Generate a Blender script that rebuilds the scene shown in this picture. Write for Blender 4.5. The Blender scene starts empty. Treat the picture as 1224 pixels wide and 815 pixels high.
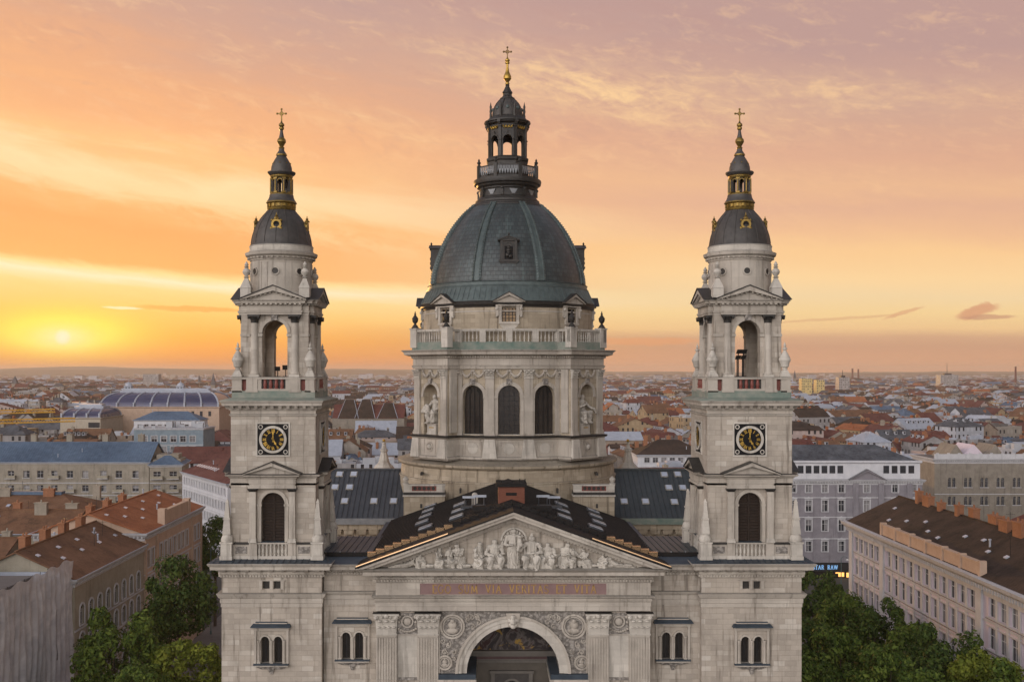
import bpy, bmesh, math, random
from mathutils import Vector, Matrix, noise as mnoise
from mathutils.bvhtree import BVHTree
R = math.radians
PI = math.pi
random.seed(7)
S = bpy.context.scene
COL = S.collection

# ------------------------------------------------------------------ camera
CAMZ, CAMD = 54.0, 92.0            # height of the drone, distance to the facade plane (y = 0)
PX0, PY0, FPX = 585.0, 443.0, 1250.0
cam_d = bpy.data.cameras.new('camera')
cam = bpy.data.objects.new('camera', cam_d)
COL.objects.link(cam)
cam.location = (0, -CAMD, CAMZ)
cam.rotation_euler = (R(90), 0, 0)
cam_d.sensor_width = 36.0
cam_d.lens = FPX / 1224 * 36
cam_d.shift_x = (612 - PX0) / 1224
cam_d.shift_y = (PY0 - 407.5) / 1224
cam_d.clip_start = 1.0
cam_d.clip_end = 40000
S.camera = cam

def X(px, d): return (px - PX0) * d / FPX
def Z(py, d): return CAMZ - (py - PY0) * d / FPX

# ------------------------------------------------------------------ world, sun, exposure
def lin(c):
    c = [v / 255 for v in c[:3]]
    return tuple(v / 12.92 if v <= .04045 else ((v + .055) / 1.055) ** 2.4 for v in c) + (1,)

SUN_AZ, SUN_EL = R(-22.2), R(1.7)
W = bpy.data.worlds.new('World')
S.world = W
W.use_nodes = True

class NT:
    """small helper for building node trees"""
    def __init__(s, tree): s.t = tree; s.n = tree.nodes; s.l = tree.links
    def new(s, typ, **kw):
        n = s.n.new(typ)
        for k, v in kw.items(): setattr(n, k, v)
        return n
    def put(s, sock, v):
        if isinstance(v, bpy.types.NodeSocket): s.l.new(v, sock)
        elif v is not None: sock.default_value = v
    def math(s, op, a, b=None, c=None, clamp=False):
        n = s.new('ShaderNodeMath', operation=op); n.use_clamp = clamp
        for i, v in enumerate((a, b, c)): s.put(n.inputs[i], v)
        return n.outputs[0]
    def mix(s, f, a, b, mode='MIX'):
        n = s.new('ShaderNodeMix', data_type='RGBA', blend_type=mode)
        s.put(n.inputs[0], f); s.put(n.inputs[6], a); s.put(n.inputs[7], b)
        return n.outputs[2]
    def ramp(s, f, stops, interp='LINEAR'):
        n = s.new('ShaderNodeValToRGB'); cr = n.color_ramp; cr.interpolation = interp
        while len(cr.elements) < len(stops): cr.elements.new(.5)
        for e, (p, c) in zip(cr.elements, stops):
            e.position = p; e.color = c if len(c) == 4 else tuple(c) + (1,)
        s.put(n.inputs[0], f)
        return n.outputs[0]
    def smooth(s, v, a, b):
        n = s.new('ShaderNodeMapRange', interpolation_type='SMOOTHSTEP')
        s.put(n.inputs[0], v); n.inputs[1].default_value = a; n.inputs[2].default_value = b
        return n.outputs[0]
    def noise(s, vec, scale, detail=4, rough=.55, dist=0, dim='3D'):
        n = s.new('ShaderNodeTexNoise', noise_dimensions=dim)
        s.put(n.inputs['Vector'], vec); n.inputs['Scale'].default_value = scale
        n.inputs['Detail'].default_value = detail; n.inputs['Roughness'].default_value = rough
        n.inputs['Distortion'].default_value = dist
        return n.outputs[0]
    def xyz(s, v):
        n = s.new('ShaderNodeSeparateXYZ'); s.put(n.inputs[0], v); return n.outputs
    def comb(s, x, y, z):
        n = s.new('ShaderNodeCombineXYZ')
        for i, v in enumerate((x, y, z)): s.put(n.inputs[i], v)
        return n.outputs[0]

def build_sky():
    t = NT(W.node_tree); t.n.clear()
    d = t.new('ShaderNodeTexCoord').outputs['Generated']
    x, y, z = t.xyz(d)
    az = t.math('ARCTAN2', x, y)
    el = t.math('ARCSINE', z)
    # cloud noise: long, nearly level streaks that tilt a little, plus fine cirrus
    sv = t.comb(t.math('MULTIPLY', az, 2.2), t.math('ADD', t.math('MULTIPLY', el, 15), t.math('MULTIPLY', az, 1.9)), 3.3)
    n1 = t.noise(sv, 1.6, 5, .55, .6)
    sv2 = t.comb(t.math('MULTIPLY', az, 9), t.math('ADD', t.math('MULTIPLY', el, 34), t.math('MULTIPLY', az, 6)), 8.1)
    n2 = t.noise(sv2, 1.5, 8, .62, .8)
    sv3 = t.comb(t.math('MULTIPLY', az, 26), t.math('ADD', t.math('MULTIPLY', el, 60), t.math('MULTIPLY', az, 13)), 1.7)
    n3 = t.noise(sv3, 1.6, 10, .72, .5)
    # elevation used to look colours up: banks tilt with azimuth and are broken by the noise
    amp = t.smooth(el, .0, .30)
    tilt = t.math('MULTIPLY', el, t.math('MULTIPLY_ADD', t.math('MAXIMUM', t.math('MINIMUM', az, .6), -.6), .62, 1.17))
    e1 = t.math('MULTIPLY_ADD', t.math('SUBTRACT', n1, .5), t.math('MULTIPLY_ADD', amp, .10, .006), tilt)
    e1 = t.math('MULTIPLY_ADD', t.math('SUBTRACT', n2, .5), t.math('MULTIPLY_ADD', amp, .035, .003), e1)
    f = t.math('DIVIDE', e1, .4, clamp=True)
    def stops(lst): return [(p / .4, lin(c)) for p, c in lst]
    left = t.ramp(f, stops([(0, (222, 138, 76)), (.012, (240, 156, 72)), (.030, (250, 178, 78)), (.050, (254, 204, 116)), (.070, (255, 220, 150)),
                            (.081, (255, 238, 200)), (.089, (255, 222, 156)), (.096, (246, 182, 114)), (.125, (244, 174, 110)), (.146, (247, 186, 122)), (.160, (254, 218, 164)), (.172, (255, 222, 170)),
                            (.195, (252, 196, 136)), (.225, (243, 180, 130)), (.26, (233, 173, 132)), (.30, (216, 167, 141)), (.345, (201, 162, 148)), (.40, (188, 155, 150))]))
    right = t.ramp(f, stops([(0, (232, 166, 122)), (.010, (220, 164, 126)), (.030, (207, 160, 128)), (.041, (214, 170, 134)), (.052, (240, 200, 146)),
                             (.070, (246, 212, 154)), (.090, (244, 214, 166)), (.115, (252, 214, 160)), (.145, (250, 204, 150)), (.17, (240, 190, 148)), (.20, (228, 178, 148)),
                             (.225, (234, 184, 146)), (.26, (223, 172, 144)), (.30, (214, 168, 145)), (.345, (203, 162, 147)), (.40, (190, 154, 147))]))
    c = t.mix(t.smooth(az, -.30, .26), left, right)
    # thin wisps catching the light
    w = t.math('MULTIPLY', t.smooth(t.math('MULTIPLY_ADD', n3, .5, t.math('MULTIPLY', n2, .5)), .50, .66), t.smooth(el, .10, .2))
    c = t.mix(t.math('MULTIPLY', w, .32), c, lin((252, 206, 156)))
    w2 = t.math('MULTIPLY', t.smooth(t.math('MULTIPLY_ADD', n1, .6, t.math('MULTIPLY', n3, .4)), .50, .36), t.smooth(el, .12, .26))
    c = t.mix(t.math('MULTIPLY', w2, .28), c, lin((190, 148, 140)))
    # small ragged clouds low on the right: long thin bars and one puff
    def bar(a0, e0, wa, we, slope, col, k, c):
        da = t.math('DIVIDE', t.math('SUBTRACT', az, a0), wa)
        ee = t.math('SUBTRACT', t.math('MULTIPLY_ADD', az, slope, el), e0 + a0 * slope)
        ee = t.math('MULTIPLY_ADD', t.math('SUBTRACT', n3, .5), we * 2.4, ee)
        de = t.math('DIVIDE', ee, we)
        q = t.math('ADD', t.math('MULTIPLY', da, da), t.math('MULTIPLY', de, de))
        m = t.math('MULTIPLY', t.smooth(q, 1.0, .25), k)
        return t.mix(m, c, lin(col))
    def pa(px): return math.atan((px - PX0) / FPX)
    def pe(py, px): return math.atan((PY0 - py) / math.hypot(FPX, px - PX0))
    c = bar(pa(1168), pe(372, 1164), .020, .0066, -.25, (218, 160, 124), .9, c)
    c = bar(pa(1180), pe(379, 1176), .026, .0026, 0, (200, 150, 122), .75, c)
    c = bar(pa(1000), pe(381, 1000), .070, .0016, -.05, (218, 168, 128), .5, c)
    c = bar(pa(1080), pe(374, 1080), .020, .0022, -.3, (222, 168, 128), .7, c)
    c = bar(pa(770), pe(408, 770), .065, .0042, 0, (232, 160, 108), .55, c)
    c = bar(pa(230), pe(369, 230), .062, .0030, .02, (244, 178, 100), .9, c)
    c = bar(pa(146), pe(368, 146), .020, .0016, .04, (255, 246, 214), .9, c)
    # a lit sheet of cirrus right of the dome's lantern, and fainter ones beyond it
    def sheet(px, py, wa, we, slope, k, c):
        a0, e0 = pa(px), pe(py, px); da = t.math('DIVIDE', t.math('SUBTRACT', az, a0), wa)
        de = t.math('DIVIDE', t.math('ADD', t.math('MULTIPLY', t.math('SUBTRACT', az, a0), slope), t.math('SUBTRACT', el, e0)), we)
        q = t.math('EXPONENT', t.math('MULTIPLY', t.math('ADD', t.math('MULTIPLY', da, da), t.math('MULTIPLY', de, de)), -1))
        m = t.math('MULTIPLY', q, t.math('MULTIPLY', t.smooth(t.math('MULTIPLY_ADD', n3, .5, t.math('MULTIPLY', n2, .5)), .36, .62), k))
        return t.mix(m, c, lin((255, 212, 156)))
    c = sheet(720, 112, .13, .022, .22, .85, c); c = sheet(1020, 110, .14, .014, .12, .45, c); c = sheet(460, 150, .10, .012, .2, .3, c); c = sheet(230, 246, .12, .014, .24, .7, c); c = sheet(420, 285, .10, .012, .16, .7, c)
    # the glow round the sun and the sun itself, low and veiled
    da = t.math('SUBTRACT', az, SUN_AZ); de = t.math('SUBTRACT', el, SUN_EL)
    def gauss(sa, se):
        q = t.math('ADD', t.math('POWER', t.math('DIVIDE', da, sa), 2), t.math('POWER', t.math('DIVIDE', de, se), 2))
        return t.math('EXPONENT', t.math('MULTIPLY', q, -1))
    c = t.mix(t.math('MULTIPLY', gauss(.15, .040), .25), c, lin((255, 206, 110)))
    de0 = de
    de = t.math('SUBTRACT', de0, .004)
    g = t.math('MULTIPLY', gauss(.058, .0185), 1.6, clamp=True)
    c = t.mix(g, c, lin((255, 238, 104)))
    de = de0
    c = t.mix(gauss(.022, .0095), c, lin((255, 246, 170)))
    disc = t.smooth(t.math('ADD', t.math('POWER', da, 2), t.math('POWER', de, 2)), .0078 ** 2, .0 ** 2)
    c = t.mix(disc, c, (1.0, .93, .62, 1))
    # the sky behind the camera: broad, pale, lavender-grey dusk light, boosted to light the facade
    back = t.ramp(t.math('MAXIMUM', el, 0), [(0, (1.0, .92, .92)), (.12, (2.10, 1.95, 1.90)), (.42, (2.20, 2.06, 2.02)), (.70, (.70, .69, .75)), (1.0, (.27, .29, .36))])
    bf = t.math('MULTIPLY_ADD', t.smooth(t.math('ADD', t.math('MULTIPLY', x, -.64), t.math('MULTIPLY', y, -.77)), -.05, .95), 1.48, .10)  # added soft key: unseen sky strongest behind left, to shade the facade
    back = t.mix(1.0, back, t.comb(bf, bf, bf), 'MULTIPLY')
    c = t.mix(t.smooth(el, .36, .80), c, (.30, .31, .39, 1))
    c = t.mix(t.smooth(y, .35, -.35), c, back)
    em = t.new('ShaderNodeBackground'); t.put(em.inputs[0], c); em.inputs[1].default_value = 1.0
    sky = t.new('ShaderNodeTexSky', sky_type='NISHITA')
    sky.sun_disc = False; sky.sun_elevation = SUN_EL; sky.sun_rotation = SUN_AZ
    sky.air_density = 1.5; sky.dust_density = 2.0
    b2 = t.new('ShaderNodeBackground'); t.put(b2.inputs[0], sky.outputs[0]); b2.inputs[1].default_value = .015
    add = t.new('ShaderNodeAddShader'); t.l.new(em.outputs[0], add.inputs[0]); t.l.new(b2.outputs[0], add.inputs[1])
    out = t.new('ShaderNodeOutputWorld'); t.l.new(add.outputs[0], out.inputs[0])
build_sky()

sl = bpy.data.lights.new('sun', 'SUN'); sl.energy = 1.5; sl.angle = R(.8); sl.color = (1.0, .52, .16)
sun = bpy.data.objects.new('sun', sl); COL.objects.link(sun)
sd = Vector((math.sin(SUN_AZ) * math.cos(SUN_EL + R(.8)), math.cos(SUN_AZ) * math.cos(SUN_EL + R(.8)), math.sin(SUN_EL + R(.8))))
sun.rotation_euler = sd.to_track_quat('Z', 'Y').to_euler()

vs = S.view_settings
vs.view_transform = 'Standard'; vs.look = 'None'; vs.exposure = 0.0; vs.gamma = 1.0; vs.use_curve_mapping = False
S.render.engine = 'CYCLES'
cy = S.cycles
cy.use_denoising = True
try: cy.denoiser = 'OPENIMAGEDENOISE'
except Exception: pass
cy.max_bounces = 6; cy.diffuse_bounces = 3; cy.glossy_bounces = 3; cy.transmission_bounces = 4; cy.volume_bounces = 1; cy.transparent_max_bounces = 12
cy.sample_clamp_indirect = 6
# ------------------------------------------------------------------ helpers
class MB:
    """collects faces and links them as ONE mesh object"""
    def __init__(s): s.v = []; s.f = []; s.m = []
    def add(s, vs, fs, mi=0):
        b = len(s.v); s.v.extend(vs)
        for f in fs: s.f.append(tuple(b + i for i in f)); s.m.append(mi)
    def build(s, name, mats, parent=None, smooth=30, recalc=True, link=True):
        me = bpy.data.meshes.new(name)
        me.from_pydata([tuple(p) for p in s.v], [], s.f)
        if not isinstance(mats, (list, tuple)): mats = [mats]
        for m in mats: me.materials.append(m)
        if any(s.m): me.polygons.foreach_set('material_index', s.m)
        if recalc:
            bm = bmesh.new(); bm.from_mesh(me); bmesh.ops.recalc_face_normals(bm, faces=bm.faces[:]); bm.to_mesh(me); bm.free()
        if smooth:
            me.polygons.foreach_set('use_smooth', [True] * len(me.polygons))
            me.set_sharp_from_angle(angle=R(smooth))
        me.update()
        o = bpy.data.objects.new(name, me)
        if link: COL.objects.link(o)
        if parent is not None: o.parent = parent
        return o

def tag(o, label=None, cat=None, group=None, kind=None):
    if label: o['label'] = label
    if cat: o['category'] = cat
    if group: o['group'] = group
    if kind: o['kind'] = kind
    return o
def thing(name, label, cat, loc=(0, 0, 0), rz=0, group=None):
    o = bpy.data.objects.new(name, None); COL.objects.link(o)
    o.empty_display_size = .5
    o.location = loc; o.rotation_euler = (0, 0, rz)
    return tag(o, label, cat, group)
def copy_part(src, parent, loc=None, rz=None, scale=None):
    o = src.copy(); COL.objects.link(o); o.parent = parent
    if loc is not None: o.location = loc
    if rz is not None: o.rotation_euler = (0, 0, rz)
    if scale is not None: o.scale = scale
    return o
def copy_tree(src, parent=None, kids=None):
    o = src.copy(); COL.objects.link(o); o.parent = parent
    for c in list(src.children): copy_tree(c, o)
    return o

def box(mb, x0, x1, y0, y1, z0, z1, mi=0):
    v = [(x0, y0, z0), (x1, y0, z0), (x1, y1, z0), (x0, y1, z0), (x0, y0, z1), (x1, y0, z1), (x1, y1, z1), (x0, y1, z1)]
    mb.add(v, [(0, 3, 2, 1), (4, 5, 6, 7), (0, 1, 5, 4), (1, 2, 6, 5), (2, 3, 7, 6), (3, 0, 4, 7)], mi)
def hexa(mb, p, mi=0):
    mb.add(p, [(0, 3, 2, 1), (4, 5, 6, 7), (0, 1, 5, 4), (1, 2, 6, 5), (2, 3, 7, 6), (3, 0, 4, 7)], mi)
def mbox(mb, mp, u0, u1, n0, n1, z0, z1, mi=0):
    """a box in wall coordinates (u along, n out, z up)"""
    hexa(mb, [mp(u0, n1, z0), mp(u1, n1, z0), mp(u1, n0, z0), mp(u0, n0, z0), mp(u0, n1, z1), mp(u1, n1, z1), mp(u1, n0, z1), mp(u0, n0, z1)], mi)
def tube(mb, a, b, r0, r1=None, n=8, mi=0, cap=True):
    a, b = Vector(a), Vector(b); r1 = r0 if r1 is None else r1
    d = (b - a); 
    if d.length < 1e-6: return
    d.normalize(); s = d.orthogonal().normalized(); t = d.cross(s)
    v = []
    for p, r in ((a, r0), (b, r1)):
        for k in range(n):
            q = 2 * PI * k / n; v.append(p + s * (r * math.cos(q)) + t * (r * math.sin(q)))
    f = [(k, (k + 1) % n, n + (k + 1) % n, n + k) for k in range(n)]
    if cap: f += [tuple(range(n))[::-1], tuple(range(n, 2 * n))]
    mb.add(v, f, mi)
def lathe(mb, prof, cx=0, cy=0, n=24, mi=0, a0=0, a1=2 * PI, cap=True, rot=0):
    full = abs(a1 - a0 - 2 * PI) < 1e-6
    m = n if full else n + 1
    v = []; f = []
    for r, z in prof:
        r = max(r, 1e-4)
        for k in range(m):
            a = a0 + (a1 - a0) * k / n + rot
            v.append((cx + r * math.sin(a), cy - r * math.cos(a), z))
    for i in range(len(prof) - 1):
        for k in range(n):
            j = (k + 1) % m
            f.append((i * m + k, i * m + j, (i + 1) * m + j, (i + 1) * m + k))
    if cap and full:
        if prof[0][0] > .01: f.append(tuple(range(m))[::-1])
        if prof[-1][0] > .01: f.append(tuple(range((len(prof) - 1) * m, len(prof) * m)))
    mb.add(v, f, mi)
def ball(mb, c, r, mi=0, n=10, sx=1, sy=1, sz=1):
    h = n // 2 + 1; v = []; f = []
    for i in range(h + 1):
        p = PI * i / h
        for k in range(n):
            a = 2 * PI * k / n
            v.append((c[0] + r * sx * math.sin(p) * math.cos(a), c[1] + r * sy * math.sin(p) * math.sin(a), c[2] - r * sz * math.cos(p)))
    for i in range(h):
        for k in range(n): f.append((i * n + k, i * n + (k + 1) % n, (i + 1) * n + (k + 1) % n, (i + 1) * n + k))
    mb.add(v, f, mi)
def flatmap(cx, cy, dist, ang):
    nx, ny, ux, uy = math.sin(ang), -math.cos(ang), math.cos(ang), math.sin(ang)
    return lambda u, n, z: (cx + nx * (dist + n) + ux * u, cy + ny * (dist + n) + uy * u, z)
def cylmap(cx, cy, rad, a0=0):
    def mp(u, n, z):
        a = a0 + u / rad; return (cx + (rad + n) * math.sin(a), cy - (rad + n) * math.cos(a), z)
    return mp
def panel(mb, mp, u0, u1, z0, z1, ops=(), depth=.5, mi=0, umax=99, arcn=12, back=False):
    """a wall sheet with rectangular or arched openings (uc, half_width, z_bottom, z_spring, arched) and their reveals"""
    def quad(ua, ub, za, zb):
        if ub - ua < 1e-5 or zb - za < 1e-5: return
        k = max(1, math.ceil((ub - ua) / umax))
        v = []
        for i in range(k + 1):
            u = ua + (ub - ua) * i / k; v += [mp(u, 0, za), mp(u, 0, zb)]
        mb.add(v, [(2 * i, 2 * i + 2, 2 * i + 3, 2 * i + 1) for i in range(k)], mi)
    cur = u0
    for (uc, hw, zb, zs, arch) in sorted(ops):
        quad(cur, uc - hw, z0, z1)
        cur = uc + hw
        quad(uc - hw, uc + hw, z0, zb)
        if arch:
            pts = [(uc - hw * math.cos(PI * i / arcn), zs + hw * math.sin(PI * i / arcn)) for i in range(arcn + 1)]
        else:
            pts = [(uc - hw, zs), (uc + hw, zs)]
        v = []
        for (u, z) in pts: v += [mp(u, 0, z), mp(u, 0, z1)]
        if z1 - zs > 1e-5: mb.add(v, [(2 * i, 2 * i + 2, 2 * i + 3, 2 * i + 1) for i in range(len(pts) - 1)], mi)
        loop = [(uc - hw, zb)] + pts + [(uc + hw, zb)]
        v = []
        for (u, z) in loop: v += [mp(u, 0, z), mp(u, -depth, z)]
        n = len(loop)
        mb.add(v, [(2 * i, 2 * i + 1, 2 * ((i + 1) % n) + 1, 2 * ((i + 1) % n)) for i in range(n) if zb > z0 + 1e-5 or i != n - 1], mi)
    quad(cur, u1, z0, z1)
def archfill(mb, mp, uc, hw, zb, zs, n, mi=0, arch=True, arcn=12):
    pts = [(uc - hw, zb)]
    if arch: pts += [(uc - hw * math.cos(PI * i / arcn), zs + hw * math.sin(PI * i / arcn)) for i in range(arcn + 1)]
    else: pts += [(uc - hw, zs), (uc + hw, zs)]
    pts += [(uc + hw, zb)]
    mb.add([mp(u, n, z) for u, z in pts], [tuple(range(len(pts)))[::-1]], mi)
def archring(mb, mp, uc, r0, r1, zs, n0, n1, zb=None, mi=0, arcn=16, sx=1.0):
    """a raised moulding round an arch, with straight legs when zb is given"""
    a = [(-r0, -r1, None)]
    pin = [(uc - r0 * math.cos(PI * i / arcn), zs + r0 * math.sin(PI * i / arcn)) for i in range(arcn + 1)]
    pou = [(uc - r1 * math.cos(PI * i / arcn), zs + r1 * math.sin(PI * i / arcn)) for i in range(arcn + 1)]
    if zb is not None:
        pin = [(uc - r0, zb)] + pin + [(uc + r0, zb)]; pou = [(uc - r1, zb)] + pou + [(uc + r1, zb)]
    v = []
    for (u, z), (U, Zz) in zip(pin, pou): v += [mp(u, n0, z), mp(u, n1, z), mp(U, n1, Zz), mp(U, n0, Zz)]
    f = []
    for i in range(len(pin) - 1):
        for k in range(4): f.append((4 * i + k, 4 * i + (k + 1) % 4, 4 * i + 4 + (k + 1) % 4, 4 * i + 4 + k))
    f += [(0, 1, 2, 3), tuple(4 * (len(pin) - 1) + k for k in (3, 2, 1, 0))]
    mb.add(v, f, mi)
def miters(plan, closed=True):
    n = len(plan); out = []
    for i in range(n):
        p = Vector(plan[i])
        a = Vector(plan[i - 1]) if (closed or i > 0) else None
        b = Vector(plan[(i + 1) % n]) if (closed or i < n - 1) else None
        ns = []
        if a is not None: d = (p - a).normalized(); ns.append(Vector((d.y, -d.x)))
        if b is not None: d = (b - p).normalized(); ns.append(Vector((d.y, -d.x)))
        if len(ns) == 2: m = (ns[0] + ns[1]) / max(.25, 1 + ns[0].dot(ns[1]))
        else: m = ns[0]
        out.append(m)
    return out
def sweep(mb, plan, prof, closed=True, mi=0, cap=False, capbot=False, mis=None):
    """runs a profile of (offset outwards, z) round a counter-clockwise plan"""
    ms = miters(plan, closed); n = len(plan); v = []; f = []
    for (o, z) in prof:
        for p, m in zip(plan, ms): v.append((p[0] + m.x * o, p[1] + m.y * o, z))
    b = len(mb.v); mb.v.extend(v)
    for i in range(len(prof) - 1):
        for k in range(n if closed else n - 1):
            j = (k + 1) % n
            mb.f.append((b + i * n + k, b + i * n + j, b + (i + 1) * n + j, b + (i + 1) * n + k)); mb.m.append(mis[i] if mis else mi)
    if cap: mb.f.append(tuple(b + (len(prof) - 1) * n + k for k in range(n))); mb.m.append(mi)
    if capbot: mb.f.append(tuple(b + k for k in range(n))[::-1]); mb.m.append(mi)
def dents(mb, plan, off, z0, z1, w, depth, spacing, closed=True, mi=0, taper=0, minlen=.5):
    """a row of little blocks (dentils, modillions) along every edge of a plan"""
    ms = miters(plan, closed); n = len(plan)
    for k in range(n if closed else n - 1):
        a = Vector(plan[k]) + ms[k] * off; b = Vector(plan[(k + 1) % n]) + ms[(k + 1) % n] * off
        L = (b - a).length
        if L < minlen: continue
        t = (b - a) / L; nn = Vector((t.y, -t.x)); c = max(1, round(L / spacing))
        for i in range(c):
            p = a + t * (L * (i + .5) / c)
            q0, q1 = p - t * (w / 2), p + t * (w / 2); o = nn * depth; oi = nn * (depth * (1 - taper))
            hexa(mb, [(*(q0 + oi), z0), (*(q1 + oi), z0), (*q1, z0), (*q0, z0), (*(q0 + o), z1), (*(q1 + o), z1), (*q1, z1), (*q0, z1)], mi)
def rect(cx, cy, hx, hy): return [(cx - hx, cy - hy), (cx + hx, cy - hy), (cx + hx, cy + hy), (cx - hx, cy + hy)]
def crossplan(cx, cy, h, pw, pp):
    out = []
    for k in range(4):
        a = k * PI / 2; nx, ny, ux, uy = math.sin(a), -math.cos(a), math.cos(a), math.sin(a)
        for (u, n) in ((-h, h), (-pw, h), (-pw, h + pp), (pw, h + pp), (pw, h)):
            out.append((cx + nx * n + ux * u, cy + ny * n + uy * u))
    return out
def pediment(mb, mp, uc, hw, zb, zt, n0, n1, th=.3, over=.35, mi=0, mroof=1, back=0, dn=True):
    """triangular gable: raking mouldings, sunk tympanum and a little roof running back to depth n0"""
    sl = (zt - zb) / hw
    for s in (-1, 1):
        a = (uc + s * hw, zb); b = (uc, zt)
        hexa(mb, [mp(a[0], n1, a[1]), mp(b[0], n1, b[1] - th * 1.25), mp(b[0], n0, b[1] - th * 1.25), mp(a[0], n0, a[1]),
                  mp(a[0], n1, a[1] + .05), mp(b[0], n1, b[1]), mp(b[0], n0, b[1]), mp(a[0], n0, a[1] + .05)], mi)
        e = .07
        hexa(mb, [mp(a[0] + s * .12, n1 + .1, a[1] + .05), mp(b[0], n1 + .1, b[1] + .01), mp(b[0], n0 - back, b[1] + .01), mp(a[0] + s * .12, n0 - back, a[1] + .05),
                  mp(a[0] + s * .12, n1 + .1, a[1] + .05 + e), mp(b[0], n1 + .1, b[1] + e + .02), mp(b[0], n0 - back, b[1] + e + .02), mp(a[0] + s * .12, n0 - back, a[1] + .05 + e)], mroof)
        if dn:
            k = max(3, int(hw / .42))
            for i in range(1, k):
                t = (i + .3) / k; u = a[0] + (b[0] - a[0]) * t; z = a[1] + (b[1] - a[1]) * t - th * 1.25 * t
                mbox(mb, mp, u - .07, u + .07, n1 - over * .85, n1 - over * .35, z - .13, z + .02, mi)
    v = [mp(uc - hw + .1, n1 - over, zb), mp(uc + hw - .1, n1 - over, zb), mp(uc, n1 - over, zt - th * .6)]
    mb.add(v, [(0, 1, 2)], mi)
    # closing sheet behind
    mb.add([mp(uc - hw, n0 - back, zb), mp(uc + hw, n0 - back, zb), mp(uc, n0 - back, zt)], [(2, 1, 0)], mi)

# ------------------------------------------------------------------ materials
MATS = {}
def mat(name, col=None, rough=.8, metal=0.0, spec=.4):
    m = bpy.data.materials.new(name); m.use_nodes = True
    b = m.node_tree.nodes['Principled BSDF']
    if col: b.inputs['Base Color'].default_value = (*col[:3], 1)
    b.inputs['Roughness'].default_value = rough; b.inputs['Metallic'].default_value = metal
    b.inputs['Specular IOR Level'].default_value = spec
    MATS[name] = m
    return m, NT(m.node_tree), b
def bump(t, b, h, strength=.3, dist=.05):
    n = t.new('ShaderNodeBump'); n.inputs['Strength'].default_value = strength; n.inputs['Distance'].default_value = dist
    t.put(n.inputs['Height'], h); t.l.new(n.outputs[0], b.inputs['Normal'])
def wallcoords(t):
    """u along the wall (x or y by the face's normal), v = height"""
    g = t.new('ShaderNodeNewGeometry'); px, py, pz = t.xyz(g.outputs['Position']); nx, ny, nz = t.xyz(g.outputs['Normal'])
    k = t.math('GREATER_THAN', t.math('ABSOLUTE', nx), .75)
    u = t.math('ADD', t.math('MULTIPLY', px, t.math('SUBTRACT', 1, k)), t.math('MULTIPLY', py, k))
    return g, u, pz, t.comb(u, pz, 0)
def stone(name, c1, c2, c3, dirt=.5, course=.62, blockw=1.35, joint=.6, bs=.35):
    m, t, b = mat(name, rough=.88, spec=.25)
    g, u, z, uv = wallcoords(t)
    br = t.new('ShaderNodeTexBrick'); t.put(br.inputs['Vector'], uv)
    br.offset = .5; br.inputs['Scale'].default_value = 1.0; br.inputs['Mortar Size'].default_value = .012
    br.inputs['Brick Width'].default_value = blockw; br.inputs['Row Height'].default_value = course
    br.inputs['Color1'].default_value = (0, 0, 0, 1); br.inputs['Color2'].default_value = (1, 1, 1, 1); br.inputs['Mortar'].default_value = (.4, .4, .4, 1)
    # every block its own shade
    blk = t.ramp(br.outputs['Color'], [(0, c2), (.35, c1), (.7, c1), (1, c3)])
    P = g.outputs['Position']
    nA = t.noise(P, .35, 5, .6); nB = t.noise(P, 2.6, 6, .65)
    c = t.mix(t.smooth(nA, .35, .75), blk, tuple(v * .74 for v in c1[:3]) + (1,))
    c = t.mix(t.math('MULTIPLY', t.smooth(nB, .5, .78), .45), c, tuple(v * 1.22 for v in c1[:3]) + (1,))
    # rain streaks: stretched vertically
    px, py, pz = t.xyz(P)
    st = t.noise(t.comb(t.math('MULTIPLY', px, 2.2), t.math('MULTIPLY', py, 2.2), t.math('MULTIPLY', pz, .16)), 1.0, 5, .6)
    c = t.mix(t.math('MULTIPLY', t.smooth(st, .52, .70), dirt), c, (c1[0] * .30, c1[1] * .285, c1[2] * .27, 1))
    c = t.mix(t.math('MULTIPLY', br.outputs['Fac'], joint), c, (c1[0] * .5, c1[1] * .48, c1[2] * .46, 1))
    # soot on upward ledges
    nz = t.xyz(g.outputs['Normal'])[2]
    c = t.mix(t.math('MULTIPLY', t.smooth(nz, .5, .9), .45), c, (.11, .115, .11, 1))
    t.put(b.inputs['Base Color'], c)
    bump(t, b, t.math('SUBTRACT', t.math('MULTIPLY', nB, .6), br.outputs['Fac']), bs, .04)
    return m
STONE = stone('limestone', (.47, .415, .348), (.37, .327, .275), (.585, .54, .47), .78, course=.46, blockw=1.0, joint=.4, bs=.5)
STONE_PALE = stone('pale_limestone', (.56, .52, .455), (.46, .425, .37), (.63, .59, .52), .5, joint=.25)
STONE_SMOOTH = stone('carved_limestone', (.49, .442, .378), (.41, .367, .312), (.56, .515, .445), .55, joint=.1, course=1.3, blockw=2.4)
STONE_WARM = stone('ochre_limestone', (.445, .375, .28), (.33, .275, .20), (.535, .465, .36), .78, course=.5, blockw=1.1, joint=.4, bs=.5)
STONE_CARVED = None
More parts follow.
